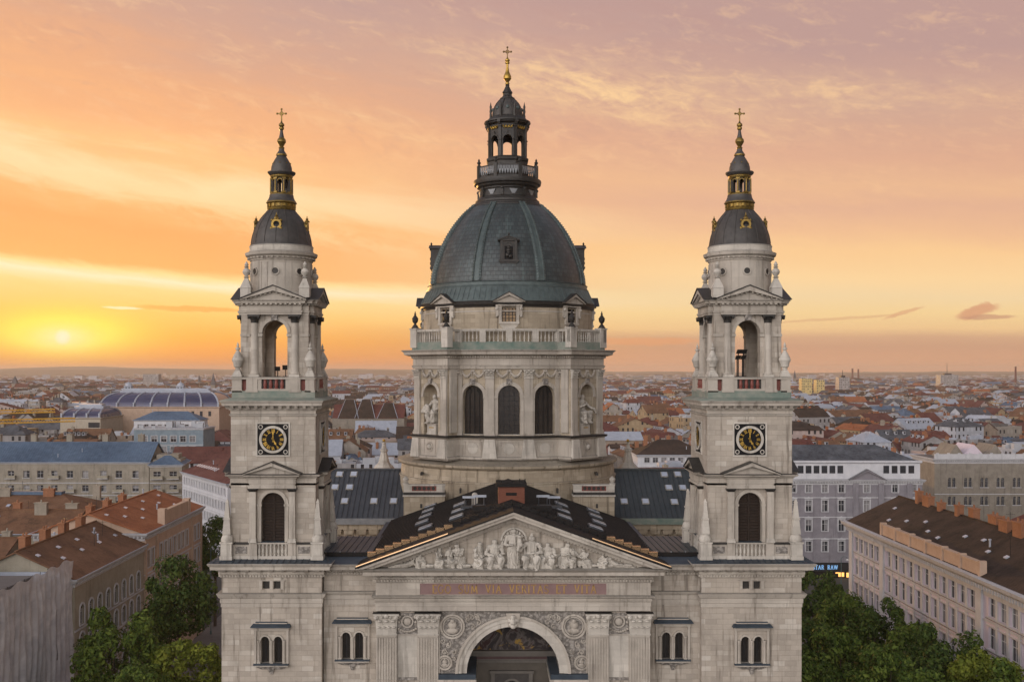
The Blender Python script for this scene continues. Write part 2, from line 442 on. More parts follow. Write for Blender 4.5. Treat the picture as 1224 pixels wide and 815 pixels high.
def carved(name, c):
    m, t, b = mat(name, rough=.9, spec=.2)
    P = t.new('ShaderNodeNewGeometry').outputs['Position']
    v = t.new('ShaderNodeTexVoronoi', feature='SMOOTH_F1'); t.put(v.inputs['Vector'], P); v.inputs['Scale'].default_value = 3.6
    n = t.noise(P, 5, 6, .65, 1.5)
    h = t.math('ADD', v.outputs['Distance'], n)
    t.put(b.inputs['Base Color'], t.ramp(h, [(.45, tuple(x * 1.12 for x in c)), (.8, c), (1.05, tuple(x * .55 for x in c))]))
    bump(t, b, t.math('MULTIPLY', h, -1), .9, .22)
    return m
STONE_CARVED = carved('relief_limestone', (.42, .385, .345))
def plain(name, c1, c2, scale=2.0, rough=.8, metal=0, spec=.35, bs=.15, detail=5):
    m, t, b = mat(name, rough=rough, metal=metal, spec=spec)
    P = t.new('ShaderNodeNewGeometry').outputs['Position']
    n = t.noise(P, scale, detail, .62); n2 = t.noise(P, scale * .13, 3, .5)
    f = t.math('MULTIPLY_ADD', n, .6, t.math('MULTIPLY', n2, .5))
    t.put(b.inputs['Base Color'], t.ramp(f, [(.32, c1), (.75, c2)]))
    if bs: bump(t, b, n, bs, .03)
    return m
GOLD = plain('gilding', (.16, .10, .03), (.72, .46, .09), 5, .38, .8, .5, .3, 3)
DIAL = plain('black_dial', (.006, .006, .007), (.012, .012, .013), 4, .6, 0, .15, 0)
SHUTTER = plain('dark_wood', (.015, .009, .006), (.034, .021, .014), 6, .7)
GLASS = plain('dark_glass', (.012, .011, .011), (.03, .027, .024), 3, .12, 0, .5, .04)
GLASS_BIG = plain('leaded_glass', (.020, .018, .017), (.060, .050, .042), 1.2, .22, 0, .4, .1)
IRON = plain('wrought_iron', (.012, .012, .013), (.03, .03, .032), 4, .55, .3)
REDSTONE = plain('red_marble', (.13, .035, .028), (.27, .085, .065), 3, .5)
ROSE = plain('rose_marble', (.19, .115, .11), (.27, .175, .165), 1.4, .55)
LAMPBLACK = plain('black_lacquer', (.01, .01, .011), (.022, .022, .023), 4, .5)
LEAD = plain('weathered_lead', (.045, .042, .040), (.10, .092, .085), 2.2, .55, .35, .4, .2)
SLATE_TOP = plain('dark_sheet_metal', (.034, .038, .044), (.075, .082, .092), 1.2, .5, .0, .35, .08)
GOLD_DARK = plain('dulled_gilding', (.06, .045, .02), (.40, .26, .06), 5, .42, .7, .5, .3, 3)
BLUE_METAL = plain('blue_grey_metal', (.024, .034, .046), (.058, .078, .10), 1.2, .55, .0, .3, .08)
GREEN_METAL = plain('green_grey_metal', (.030, .038, .042), (.068, .080, .084), 1.2, .5, .0, .35, .08)
CHAR_ROOF = plain('charcoal_sheeting', (.010, .0095, .0095), (.026, .024, .023), 1.5, .75, .0, .15, .1)
SUNSET_GLINT = plain('sunset_glint_flashing', (.46, .30, .17), (.62, .42, .24), 2, .25, .9, .5, .05)  # orange of the sunset mirrored in the metal, put into the base colour
REDBRICK_BOX = plain('rust_red_sheet', (.13, .040, .022), (.20, .070, .040), 1.5, .6)
GILT_PAINT = plain('gilt_paint', (.36, .21, .05), (.50, .31, .09), 4, .5, 0, .4, 0)
SKYLIGHT = plain('skylight_glass', (.42, .47, .55), (.62, .66, .74), 2, .12, .25, .6, 0)
VERDIGRIS = plain('verdigris_stone', (.10, .17, .145), (.33, .32, .27), 1.3, .8, 0, .3, .2)
def dome_copper():
    m, t, b = mat('patinated_copper', rough=.42, metal=.15, spec=.5)
    g = t.new('ShaderNodeNewGeometry'); tc = t.new('ShaderNodeTexCoord')
    x, y, z = t.xyz(tc.outputs['Object'])
    a = t.math('ARCTAN2', x, t.math('MULTIPLY', y, -1))
    uv = t.comb(t.math('MULTIPLY', a, 9.9), z, 0)
    br = t.new('ShaderNodeTexBrick'); t.put(br.inputs['Vector'], uv); br.offset = .5
    br.inputs['Scale'].default_value = 1; br.inputs['Mortar Size'].default_value = .035
    br.inputs['Brick Width'].default_value = .62; br.inputs['Row Height'].default_value = .50
    br.inputs['Color1'].default_value = (0, 0, 0, 1); br.inputs['Color2'].default_value = (1, 1, 1, 1); br.inputs['Mortar'].default_value = (.5, .5, .5, 1)
    P = g.outputs['Position']; n = t.noise(P, .5, 6, .65, .4); n2 = t.noise(P, 3, 5, .6)
    c = t.ramp(br.outputs['Color'], [(0, (.040, .052, .054)), (.6, (.056, .070, .072)), (1, (.074, .090, .091))])
    c = t.mix(t.smooth(n, .42, .72), c, (.042, .046, .046, 1))
    c = t.mix(t.math('MULTIPLY', t.smooth(n2, .55, .75), .5), c, (.075, .100, .098, 1))
    st = t.noise(t.comb(t.math('MULTIPLY', a, 14), t.math('MULTIPLY', z, .22), 0), 1.0, 5, .6)
    c = t.mix(t.math('MULTIPLY', t.smooth(st, .52, .7), .55), c, (.09, .125, .12, 1))
    c = t.mix(t.math('MULTIPLY', br.outputs['Fac'], .6), c, (.014, .018, .019, 1))
    t.put(b.inputs['Base Color'], c)
    bump(t, b, t.math('SUBTRACT', t.math('MULTIPLY', br.outputs['Color'], .5), br.outputs['Fac']), .5, .05)
    return m
COPPER = dome_copper()
COPPER_RIB = plain('green_copper_rib', (.042, .056, .057), (.115, .150, .147), 1.5, .5, .2, .4, .2)
DARK_COPPER = plain('brown_copper', (.018, .017, .016), (.056, .052, .047), 2.0, .5, .35, .45, .2)
SHIELD = plain('grey_zinc', (.16, .17, .18), (.30, .31, .32), 2, .5, .3)
# ------------------------------------------------------------------ ground, streets, hills, air
def setting():
    # the plain, one sheet to the horizon
    m, t, b = mat('city_ground', rough=.95, spec=.15)
    P = t.new('ShaderNodeNewGeometry').outputs['Position']
    n = t.noise(P, .012, 6, .6); n2 = t.noise(P, .0013, 5, .6)
    c = t.ramp(n, [(.35, (.055, .053, .05)), (.55, (.10, .092, .082)), (.7, (.15, .13, .11))])
    c = t.mix(t.smooth(n2, .52, .62), c, (.035, .05, .02, 1))
    t.put(b.inputs['Base Color'], c)
    g = MB(); g.add([(-14000, -2500, 0), (14000, -2500, 0), (14000, 13800, 0), (-14000, 13800, 0)], [(0, 1, 2, 3)])
    tag(g.build('ground', m, smooth=0), kind='structure')
    asph = plain('asphalt', (.028, .028, .03), (.06, .058, .056), 1.5, .85)
    pav = plain('paving', (.12, .11, .10), (.20, .185, .165), 1.0, .85)
    for nm, xa, xb in (('street', -48.5, -36.5), ('street', 40.5, 53)):
        r = MB(); box(r, xa, xb, -140, 300, -.2, .012); tag(r.build(nm, asph, smooth=0), kind='structure')
        l = MB(); lw = (xa + xb) / 2
        for k in range(60): box(l, lw - .08, lw + .08, -130 + k * 7, -127 + k * 7, .012, .017)
        tag(l.build('street_marking', plain('road_paint', (.62, .62, .60), (.74, .74, .72), 3), smooth=0), kind='structure')
    for xa, xb in ((-59.4, -48.5), (-36.5, -24.5), (29, 40.5), (53, 62.4)):
        r = MB(); box(r, xa, xb, -140, 300, -.2, .13); tag(r.build('pavement', pav, smooth=0), kind='structure')
    r = MB(); box(r, -24.5, 29, -140, -2, -.2, .14); tag(r.build('pavement', pav, smooth=0), kind='structure')
    # hills on the rim: low on the right, a gentle rise behind the sun on the left
    hm, t, b = mat('hill_woods', rough=.95, spec=.1)
    P = t.new('ShaderNodeNewGeometry').outputs['Position']
    t.put(b.inputs['Base Color'], t.ramp(t.noise(P, .004, 5, .6), [(.35, (.035, .05, .025)), (.6, (.09, .085, .06)), (.72, (.16, .14, .11))]))
    h = MB(); N = 150
    for (yy, amp, sd_) in ((10200, 1.0, 3.1), (12600, 1.35, 9.7)):
        v = []
        for i in range(N + 1):
            x = -9500 + 19000 * i / N
            px = PX0 + x / (yy + CAMD) * FPX
            rise = 40 + 30 * math.exp(-((px - 110) / 160) ** 2) + 14 * math.exp(-((px - 420) / 130) ** 2) - 14 * math.exp(-((px - 1000) / 300) ** 2)
            z = amp * (rise + 13 * mnoise.noise(Vector((x * .0011, sd_, 0))) + 5 * mnoise.noise(Vector((x * .006, sd_, 2))))
            v += [(x, yy - 900, -2), (x, yy, z), (x, yy + 900, -2)]
        f = []
        for i in range(N): f += [(3 * i, 3 * i + 3, 3 * i + 4, 3 * i + 1), (3 * i + 1, 3 * i + 4, 3 * i + 5, 3 * i + 2)]
        h.add(v, f)
    tag(h.build('hills', hm, smooth=60), kind='structure')
    # the evening air
    a = MB(); box(a, -16000, 16000, -3000, 14500, -3, 112)
    hz = bpy.data.materials.new('evening_air'); hz.use_nodes = True
    tt = NT(hz.node_tree); tt.n.clear()
    pv = tt.new('ShaderNodeVolumePrincipled'); pv.inputs['Color'].default_value = (.93, .84, .76, 1)
    pv.inputs['Density'].default_value = HAZE; pv.inputs['Anisotropy'].default_value = .25
    o = tt.new('ShaderNodeOutputMaterial'); tt.l.new(pv.outputs[0], o.inputs['Volume'])
    tag(a.build('haze', hz, smooth=0), kind='stuff')
HAZE = .000085
setting()
# ------------------------------------------------------------------ the basilica
BAS = thing('basilica', 'pale limestone basilica with twin clock towers and a great green copper dome', 'church', (0, 0, 0))
XC = 2.06                                  # its long axis
TOWX = (-19.16, 23.06); TOWY = 4.4
XD, YD = 2.236, 38.0
Zl = lambda p: Z(p, 92.0)
Zf = lambda p: Z(p, 92.7)
Zb = lambda p: Z(p, 93.4)
Za = lambda p: Z(p, 96.4)
SIDES = [k * PI / 2 for k in range(4)]

def stroke(mb, mp, pts, w, n0, n1, mi=0):
    """a flat raised pen stroke through points (u, z)"""
    for (a, c) in zip(pts[:-1], pts[1:]):
        a, c = Vector(a), Vector(c); d = c - a
        if d.length < 1e-5: continue
        d.normalize(); s = Vector((-d.y, d.x)) * (w / 2); a2 = a - d * w * .18; c2 = c + d * w * .18
        q = [a2 - s, c2 - s, c2 + s, a2 + s]
        hexa(mb, [mp(p.x, n0, p.y) for p in q] + [mp(p.x, n1, p.y) for p in q], mi)
def arcpts(cx, cz, rx, rz, a0, a1, n=10):
    return [(cx + rx * math.cos(R(a0 + (a1 - a0) * i / n)), cz + rz * math.sin(R(a0 + (a1 - a0) * i / n))) for i in range(n + 1)]
# Roman capitals: (points, relative pen width)
GLY = {
 'E': (.62, [([(.12, 0), (.12, 1)], 1), ([(.0, 1), (.58, 1), (.58, .86)], .5), ([(.12, .52), (.46, .52)], .5), ([(.0, 0), (.60, 0), (.60, .15)], .5)]),
 'G': (.82, [(arcpts(.42, .5, .36, .5, 45, 315, 14), .8), ([(.68, .12), (.68, .42)], .9), ([(.54, .42), (.80, .42)], .5)]),
 'O': (.86, [(arcpts(.42, .5, .38, .5, 0, 360, 18), .8)]),
 'S': (.60, [(arcpts(.29, .74, .25, .26, 30, 270, 9) + arcpts(.29, .24, .27, .25, 90, -150, 9), .75)]),
 'U': (.80, [([(.14, 1), (.14, .3)] + arcpts(.40, .3, .26, .3, 180, 360, 8) + [(.66, 1)], .8), ([(.0, 1), (.28, 1)], .45), ([(.54, 1), (.78, 1)], .45)]),
 'M': (1.0, [([(.12, 0), (.2, 1), (.5, .08), (.8, 1), (.88, 0)], .8), ([(.02, 0), (.24, 0)], .45), ([(.76, 0), (.98, 0)], .45)]),
 'V': (.80, [([(.10, 1), (.40, .02), (.70, 1)], .85), ([(.0, 1), (.24, 1)], .45), ([(.58, 1), (.80, 1)], .45)]),
 'I': (.34, [([(.15, 0), (.15, 1)], 1), ([(.02, 1), (.28, 1)], .45), ([(.02, 0), (.28, 0)], .45)]),
 'A': (.80, [([(.10, 0), (.40, .98), (.70, 0)], .85), ([(.22, .36), (.58, .36)], .5), ([(.0, 0), (.22, 0)], .45), ([(.58, 0), (.80, 0)], .45)]),
 'R': (.74, [([(.14, 0), (.14, 1)], 1), (arcpts(.30, .75, .30, .25, 90, -90, 8), .7), ([(.14, 1), (.3, 1)], .5), ([(.14, .5), (.3, .5)], .5), ([(.34, .5), (.68, .0)], .85), ([(.0, 0), (.28, 0)], .45)]),
 'T': (.70, [([(.34, 0), (.34, 1)], 1), ([(.02, .88), (.02, 1), (.66, 1), (.66, .88)], .5), ([(.2, 0), (.48, 0)], .45)]),
 'X': (.80, [([(.08, 1), (.70, 0)], 1), ([(.70, 1), (.08, 0)], .6)]),
 'W': (1.1, [([(.04, 1), (.28, .02), (.54, 1), (.80, .02), (1.04, 1)], .8)]),
 ' ': (.75, []),
}
def letters(mb, mp, text, uc, z0, h, n0, n1, width=None, pen=.15, mi=0):
    tw = sum(GLY[c][0] + .16 for c in text) - .16
    sx = (width / tw) if width else h
    u = uc - tw * sx / 2
    for c in text:
        w, st = GLY[c]
        for pts, k in st: stroke(mb, mp, [(u + x * sx, z0 + z * h) for x, z in pts], pen * h * max(k, .55), n0, n1, mi)
        u += (w + .16) * sx

def baluster(mb, c, z0, z1, r=.11, n=6, mi=0):
    h = z1 - z0
    lathe(mb, [(r * .9, z0), (r * .9, z0 + .08 * h), (r * .5, z0 + .14 * h), (r, z0 + .32 * h), (r * .8, z0 + .5 * h), (r * .42, z0 + .78 * h), (r * .85, z0 + .9 * h), (r * .9, z1)], c[0], c[1], n, mi, cap=False)

def clock_mesh(mp, r):
    c = MB()   # 0 pale stone, 1 black, 2 gilding
    hw = r * 1.38
    zc = Zf(525.0)
    # recessed black square with a raised stone rim; round quatre-holes in the corners
    mbox(c, mp, -hw, hw, -.05, .02, zc - hw, zc + hw, 1)
    for (a0, a1, b0, b1) in ((-hw - .12, hw + .12, hw, hw + .14), (-hw - .12, hw + .12, -hw - .14, -hw)): mbox(c, mp, a0, a1, 0, .10, zc + b0, zc + b1, 0)
    for s in (-1, 1): mbox(c, mp, s * hw - (.14 if s < 0 else 0), s * hw + (.14 if s > 0 else 0), 0, .10, zc - hw, zc + hw, 0)
    archring(c, mp, 0, r, r * 1.21, zc, .0, .16, None, 0, 28)
    ring2 = lambda u, n, z: mp(-u, n, 2 * zc - z)
    archring(c, ring2, 0, r, r * 1.21, zc, .0, .16, None, 0, 28)
    for sx in (-1, 1):
        for sz in (-1, 1):
            cu, cz = sx * hw * .80, zc + sz * hw * .80
            m2 = lambda u, n, z: mp(cu + u, n, cz + z)
            m3 = lambda u, n, z: mp(cu - u, n, cz - z)
            archring(c, m2, 0, .13, .20, 0, 0, .07, None, 0, 10); archring(c, m3, 0, .13, .20, 0, 0, .07, None, 0, 10)
    n = 36
    c.add([mp(r * 1.01 * math.cos(2 * PI * k / n), .035, zc + r * 1.01 * math.sin(2 * PI * k / n)) for k in range(n)], [tuple(range(n))], 1)
    ROM = ['XII', 'I', 'II', 'III', 'IV', 'V', 'VI', 'VII', 'VIII', 'IX', 'X', 'XI']
    SH = {'I': [((0, 0), (0, 1))], 'V': [((-.22, 1), (0, 0)), ((0, 0), (.22, 1))], 'X': [((-.22, 1), (.22, 0)), ((.22, 1), (-.22, 0))]}
    WD = {'I': .26, 'V': .56, 'X': .56}
    for k, s in enumerate(ROM):
        a = -2 * PI * k / 12; ca, sa = math.cos(a), math.sin(a)
        tw = sum(WD[q] for q in s); h = r * .30; sc = h * min(1.0, 1.15 / tw) if tw > 1.15 else h
        x = -tw * sc / 2
        for q in s:
            x += WD[q] * sc / 2
            for (p0, p1) in SH[q]:
                pts = []
                for (gx, gz) in (p0, p1):
                    lx, lz = x + gx * sc, r * .62 + gz * h
                    pts.append((lx * ca - lz * sa, zc + lx * sa + lz * ca))
                stroke(c, mp, pts, h * .17, .035, .075, 2)
            x += WD[q] * sc / 2
    def hand(ang, L, w):
        a = -R(ang); ca, sa = math.cos(a), math.sin(a)
        rot = lambda lx, lz: (-(-lx * ca + lz * sa) if False else lx * ca - lz * sa, zc + lx * sa + lz * ca)
        pts = [rot(-w, 0), rot(-w * .6, L * .55), rot(-w * 1.5, L * .62), rot(0, L), rot(w * 1.5, L * .62), rot(w * .6, L * .55), rot(w, 0), rot(w * .8, -L * .28), rot(-w * .8, -L * .28)]
        k = len(pts)
        c.add([mp(u, .085, z) for u, z in pts] + [mp(u, .12, z) for u, z in pts], [tuple(range(k, 2 * k))] + [(i, (i + 1) % k, k + (i + 1) % k, k + i) for i in range(k)], 2)
    hand(0, r * .82, .055); hand(150, r * .60, .075)
    return c

def double_window(parent, mp, uc, d, dy=0.0):
    """twin arched light with colonnettes, bracketed sill and metal-topped hood"""
    z = lambda p: Z(p - dy, d)
    w = MB()   # 0 stone 1 blue metal 2 glass
    hw = .36
    for s in (-1, 1):
        archfill(w, mp, uc + s * .57, hw + .02, z(792), z(760) - hw, -.42, 2)
        mbox(w, mp, uc + s * .57 - .03, uc + s * .57 + .03, -.42, -.37, z(792), z(762), 3)
        archring(w, mp, uc + s * .57, hw, hw + .15, z(760) - hw, 0, .12, None, 0, 10)
    for u in (-1.12, 0, 1.12):
        lw = .13 if u == 0 else .15
        mbox(w, mp, uc + u - lw, uc + u + lw, -.05, .16, z(792), z(791) + .05, 0)
        p = [(lw * .8, z(791)), (lw * .75, z(768)), (lw * 1.2, z(766)), (lw * 1.25, z(764.5))]
        c0 = mp(uc + u, .06, 0); lathe(w, p, c0[0], c0[1], 8, 0)
    for s in (-1, 1): mbox(w, mp, uc + s * 1.42 - .1, uc + s * 1.42 + .1, 0, .18, z(792), z(752.5), 0)
    mbox(w, mp, uc - 1.55, uc + 1.55, 0, .22, z(752.5), z(749.5), 0)
    mbox(w, mp, uc - 1.60, uc + 1.60, 0, .34, z(749.5), z(748.2), 0)
    hexa(w, [mp(uc - 1.75, .62, z(748.2)), mp(uc + 1.75, .62, z(748.2)), mp(uc + 1.75, 0, z(748.2)), mp(uc - 1.75, 0, z(748.2)),
             mp(uc - 1.75, .62, z(747.2)), mp(uc + 1.75, .62, z(747.2)), mp(uc + 1.6, .1, z(744.6)), mp(uc - 1.6, .1, z(744.6))], 1)
    mbox(w, mp, uc - 1.38, uc + 1.38, 0, .2, z(744.6), z(743.2), 0)
    mbox(w, mp, uc - 1.38, uc + 1.38, 0, .24, z(743.2), z(742.4), 1)
    mbox(w, mp, uc - 1.55, uc + 1.55, 0, .40, z(793.6), z(792), 1)
    mbox(w, mp, uc - 1.50, uc + 1.50, 0, .34, z(795.2), z(793.6), 0)
    hexa(w, [mp(uc - .9, .1, z(799)), mp(uc + .9, .1, z(799)), mp(uc + .9, 0, z(799)), mp(uc - .9, 0, z(799)),
             mp(uc - 1.4, .26, z(795.2)), mp(uc + 1.4, .26, z(795.2)), mp(uc + 1.4, 0, z(795.2)), mp(uc - 1.4, 0, z(795.2))], 4)
    hexa(w, [mp(uc - .12, .08, z(805)), mp(uc + .12, .08, z(805)), mp(uc + .12, 0, z(805)), mp(uc - .12, 0, z(805)),
             mp(uc - .3, .30, z(797)), mp(uc + .3, .30, z(797)), mp(uc + .3, 0, z(797)), mp(uc - .3, 0, z(797))], 4)
    return w.build('window', [STONE_SMOOTH, BLUE_METAL, GLASS, IRON, STONE_CARVED], parent)
WIN_OPS = lambda d, dy=0.0: [(s * .57, .36, Z(792 - dy, d), Z(760 - dy, d) - .36, True) for s in (-1, 1)]

def corinthian(mb, mp, uc, w, z0, z1, n, mi=0, mi_top=1, leaves=4):
    """pilaster capital: bell, two rows of curling leaves, corner volutes, abacus"""
    h = z1 - z0; hw = w / 2
    mbox(mb, mp, uc - hw - .06, uc + hw + .06, 0, n + .08, z0 - .06, z0 + .05, mi)
    hexa(mb, [mp(uc - hw, n, z0), mp(uc + hw, n, z0), mp(uc + hw, 0, z0), mp(uc - hw, 0, z0),
              mp(uc - hw * 1.12, n + .12, z1 - .14 * h), mp(uc + hw * 1.12, n + .12, z1 - .14 * h), mp(uc + hw * 1.12, 0, z1 - .14 * h), mp(uc - hw * 1.12, 0, z1 - .14 * h)], mi)
    for row, (za, zb, cnt, pr) in enumerate(((.05, .42, leaves, .10), (.30, .70, leaves - 1, .16))):
        for i in range(cnt):
            u = uc + (i + .5 - cnt / 2) * (w / cnt); lw = w / cnt * .46
            a, b_ = z0 + za * h, z0 + zb * h
            hexa(mb, [mp(u - lw, n, a), mp(u + lw, n, a), mp(u + lw, n - .05, a), mp(u - lw, n - .05, a),
                      mp(u - lw * .8, n + pr, b_ - .08 * h), mp(u + lw * .8, n + pr, b_ - .08 * h), mp(u + lw * .8, n, b_), mp(u - lw * .8, n, b_)], mi)
            q = mp(u, n + pr + .05, b_ - .07 * h); ball(mb, q, lw * .75, mi, 7, 1, .8, .6)
    for s in (-1, 1):
        for (du, dz, rr) in ((hw * 1.0, .78, .20), (hw * .42, .80, .13)):
            q = mp(uc + s * du, n + .16, z0 + dz * h); ball(mb, q, rr * w * .62, mi, 10, 1, .9, 1)
            q2 = mp(uc + s * du, n + .16 + rr * w * .5, z0 + dz * h); ball(mb, q2, rr * w * .26, mi, 7)
        hexa(mb, [mp(uc + s * hw * .3 - .05, n + .1, z0 + .45 * h), mp(uc + s * hw * .3 + .05, n + .1, z0 + .45 * h), mp(uc + s * hw * .3 + .05, n, z0 + .45 * h), mp(uc + s * hw * .3 - .05, n, z0 + .45 * h),
                  mp(uc + s * hw * .85 - .06, n + .2, z0 + .75 * h), mp(uc + s * hw * .85 + .06, n + .2, z0 + .75 * h), mp(uc + s * hw * .85 + .06, n, z0 + .75 * h), mp(uc + s * hw * .85 - .06, n, z0 + .75 * h)], mi)
    q = mp(uc, n + .22, z0 + .86 * h); ball(mb, q, .13 * w, mi, 8)
    mbox(mb, mp, uc - hw * 1.28, uc + hw * 1.28, 0, n + .26, z1 - .13 * h, z1 - .03 * h, mi)
    mbox(mb, mp, uc - hw * 1.34, uc + hw * 1.34, 0, n + .32, z1 - .03 * h, z1, mi_top)

# ---------------------------------------------------------------- figures in stone
def sculpt(name, caps, m, parent, voxel=.07, fold=.035, loc=(0, 0, 0), rz=0, smooth=2, extra=None):
    """one continuous carved body: capsules and balls fused by a voxel remesh, drapery cut in afterwards"""
    mb = MB()
    for (a, b_, r0, r1) in caps:
        if (Vector(a) - Vector(b_)).length < 1e-4: ball(mb, a, r0, 0, 12)
        else:
            tube(mb, a, b_, r0, r1, 10); ball(mb, a, r0, 0, 10); ball(mb, b_, r1, 0, 10)
    o = mb.build('tmp', m, None, smooth=0, recalc=True)
    md = o.modifiers.new('r', 'REMESH'); md.mode = 'VOXEL'; md.voxel_size = voxel
    ms = o.modifiers.new('s', 'SMOOTH'); ms.iterations = smooth; ms.factor = .5
    dg = bpy.context.evaluated_depsgraph_get(); dg.update()
    me = bpy.data.meshes.new_from_object(o.evaluated_get(dg))
    bpy.data.objects.remove(o)
    me.name = name
    for v in me.vertices:
        p = v.co; k = 1.0
        a = math.atan2(p.x, -p.y)
        d = (1 - 2 * abs(math.sin(a * 7 + 3 * mnoise.noise(p * 1.9) + p.z * 1.6))) * fold * 1.25 * min(1, max(.25, 1.6 - p.z * .6)) + mnoise.noise(p * 5.5) * fold * .6
        v.co = p + v.normal * d
    me.polygons.foreach_set('use_smooth', [True] * len(me.polygons))
    if not me.materials: me.materials.append(m)
    ob = bpy.data.objects.new(name, me); COL.objects.link(ob)
    if parent is not None: ob.parent = parent
    ob.location = loc; ob.rotation_euler = (0, 0, rz)
    return ob
def seated(h, arms=0, mirror=1, bulk=1.0):
    f = mirror; k = h * bulk
    c = [((0, 0, .34 * h), (0, .02 * h, .58 * h), .15 * k, .14 * k), ((0, .02 * h, .58 * h), (0, 0, .74 * h), .14 * k, .12 * k),
         ((-.15 * k, 0, .73 * h), (.15 * k, 0, .73 * h), .075 * k, .075 * k), ((0, -.01 * h, .76 * h), (0, -.03 * h, .84 * h), .055 * k, .05 * k),
         ((0, -.03 * h, .905 * h), (0, -.03 * h, .905 * h), .085 * h, 0), ((0, -.075 * h, .86 * h), (0, -.08 * h, .84 * h), .045 * h, .03 * h)]
    for s in (-1, 1):
        c += [((s * .09 * k, 0, .34 * h), (s * .15 * k, -.28 * h, .36 * h), .12 * k, .10 * k), ((s * .15 * k, -.28 * h, .36 * h), (s * .13 * k, -.24 * h, .06 * h), .095 * k, .07 * k),
              ((s * .13 * k, -.26 * h, .04 * h), (s * .14 * k, -.36 * h, .03 * h), .05 * k, .04 * k)]
    c += [((-.12 * k, -.15 * h, .12 * h), (.12 * k, -.15 * h, .12 * h), .12 * k, .12 * k), ((0, .02 * h, .1 * h), (0, 0, .34 * h), .22 * k, .16 * k)]
    if arms == 0: A = [((-.19, 0, .71), (-.25, -.10, .52)), ((-.25, -.10, .52), (-.06, -.26, .48)), ((.19, 0, .71), (.25, -.08, .52)), ((.25, -.08, .52), (.08, -.26, .44))]
    elif arms == 1: A = [((-.19, 0, .71), (-.30, -.06, .55)), ((-.30, -.06, .55), (-.36, -.20, .66)), ((.19, 0, .71), (.25, -.10, .52)), ((.25, -.10, .52), (.02, -.24, .50))]
    else: A = [((-.19, 0, .71), (-.26, -.12, .56)), ((-.26, -.12, .56), (-.02, -.20, .64)), ((.19, 0, .71), (.27, -.1, .56)), ((.27, -.1, .56), (.36, -.28, .46))]
    for (a, b_) in A: c.append(((a[0] * h * f, a[1] * h, a[2] * h), (b_[0] * h * f, b_[1] * h, b_[2] * h), .058 * k, .048 * k))
    return c
def standing(h, child=0, mirror=1):
    f = mirror
    c = [((0, 0, .05 * h), (0, 0, .50 * h), .15 * h, .10 * h), ((-.06 * h, -.03 * h, .03 * h), (-.05 * h, 0, .5 * h), .075 * h, .08 * h), ((.07 * h, -.05 * h, .03 * h), (.05 * h, 0, .5 * h), .07 * h, .08 * h),
         ((0, 0, .5 * h), (0, -.01 * h, .78 * h), .10 * h, .095 * h), ((-.11 * h, 0, .80 * h), (.11 * h, 0, .80 * h), .05 * h, .05 * h),
         ((0, 0, .82 * h), (0, -.02 * h, .88 * h), .04 * h, .035 * h), ((0, -.02 * h, .925 * h), (0, -.02 * h, .925 * h), .065 * h, 0),
         ((-.13 * f * h, 0, .79 * h), (-.18 * f * h, -.05 * h, .60 * h), .042 * h, .036 * h), ((-.18 * f * h, -.05 * h, .60 * h), (-.02 * f * h, -.14 * h, .60 * h), .036 * h, .03 * h),
         ((.13 * f * h, 0, .79 * h), (.18 * f * h, -.03 * h, .60 * h), .042 * h, .036 * h), ((.18 * f * h, -.03 * h, .60 * h), (.14 * f * h, -.15 * h, .66 * h), .036 * h, .03 * h)]
    if child: c += [((.14 * h * f, -.15 * h, .60 * h), (.13 * h * f, -.14 * h, .74 * h), .065 * h, .055 * h), ((.13 * h * f, -.17 * h, .81 * h), (.13 * h * f, -.17 * h, .81 * h), .048 * h, 0),
                    ((.12 * h * f, -.18 * h, .60 * h), (.10 * h * f, -.22 * h, .48 * h), .04 * h, .03 * h)]
    return c
def kneeling(h, mirror=1, staff=0):
    f = mirror
    c = [((0, .05 * h, .30 * h), (-.06 * f * h, -.02 * h, .72 * h), .16 * h, .13 * h), ((-.18 * h * f, -.02 * h, .72 * h), (.10 * h * f, 0, .74 * h), .075 * h, .07 * h),
         ((-.05 * f * h, -.03 * h, .78 * h), (-.09 * f * h, -.05 * h, .84 * h), .05 * h, .045 * h), ((-.10 * f * h, -.06 * h, .90 * h), (-.10 * f * h, -.06 * h, .90 * h), .085 * h, 0),
         ((-.02 * f * h, 0, .28 * h), (-.26 * f * h, -.10 * h, .30 * h), .13 * h, .10 * h), ((-.26 * f * h, -.1 * h, .30 * h), (-.24 * f * h, -.08 * h, .04 * h), .09 * h, .06 * h),
         ((.05 * f * h, .05 * h, .26 * h), (.02 * f * h, -.14 * h, .07 * h), .14 * h, .11 * h), ((.02 * f * h, -.1 * h, .06 * h), (.32 * f * h, .05 * h, .05 * h), .10 * h, .05 * h),
         ((.06 * f * h, .05 * h, .08 * h), (.1 * f * h, .05 * h, .35 * h), .2 * h, .14 * h),
         ((-.2 * f * h, -.03 * h, .71 * h), (-.30 * f * h, -.12 * h, .54 * h), .055 * h, .045 * h), ((-.30 * f * h, -.12 * h, .54 * h), (-.30 * f * h, -.2 * h, .70 * h), .045 * h, .036 * h),
         ((.11 * f * h, 0, .72 * h), (.05 * f * h, -.15 * h, .54 * h), .055 * h, .045 * h), ((.05 * f * h, -.15 * h, .54 * h), (-.2 * f * h, -.2 * h, .58 * h), .045 * h, .036 * h)]
    if staff: c += [((-.50 * h * f, -.18 * h, .98 * h), (.12 * h * f, -.2 * h, .22 * h), .022 * h, .022 * h)]
    return c
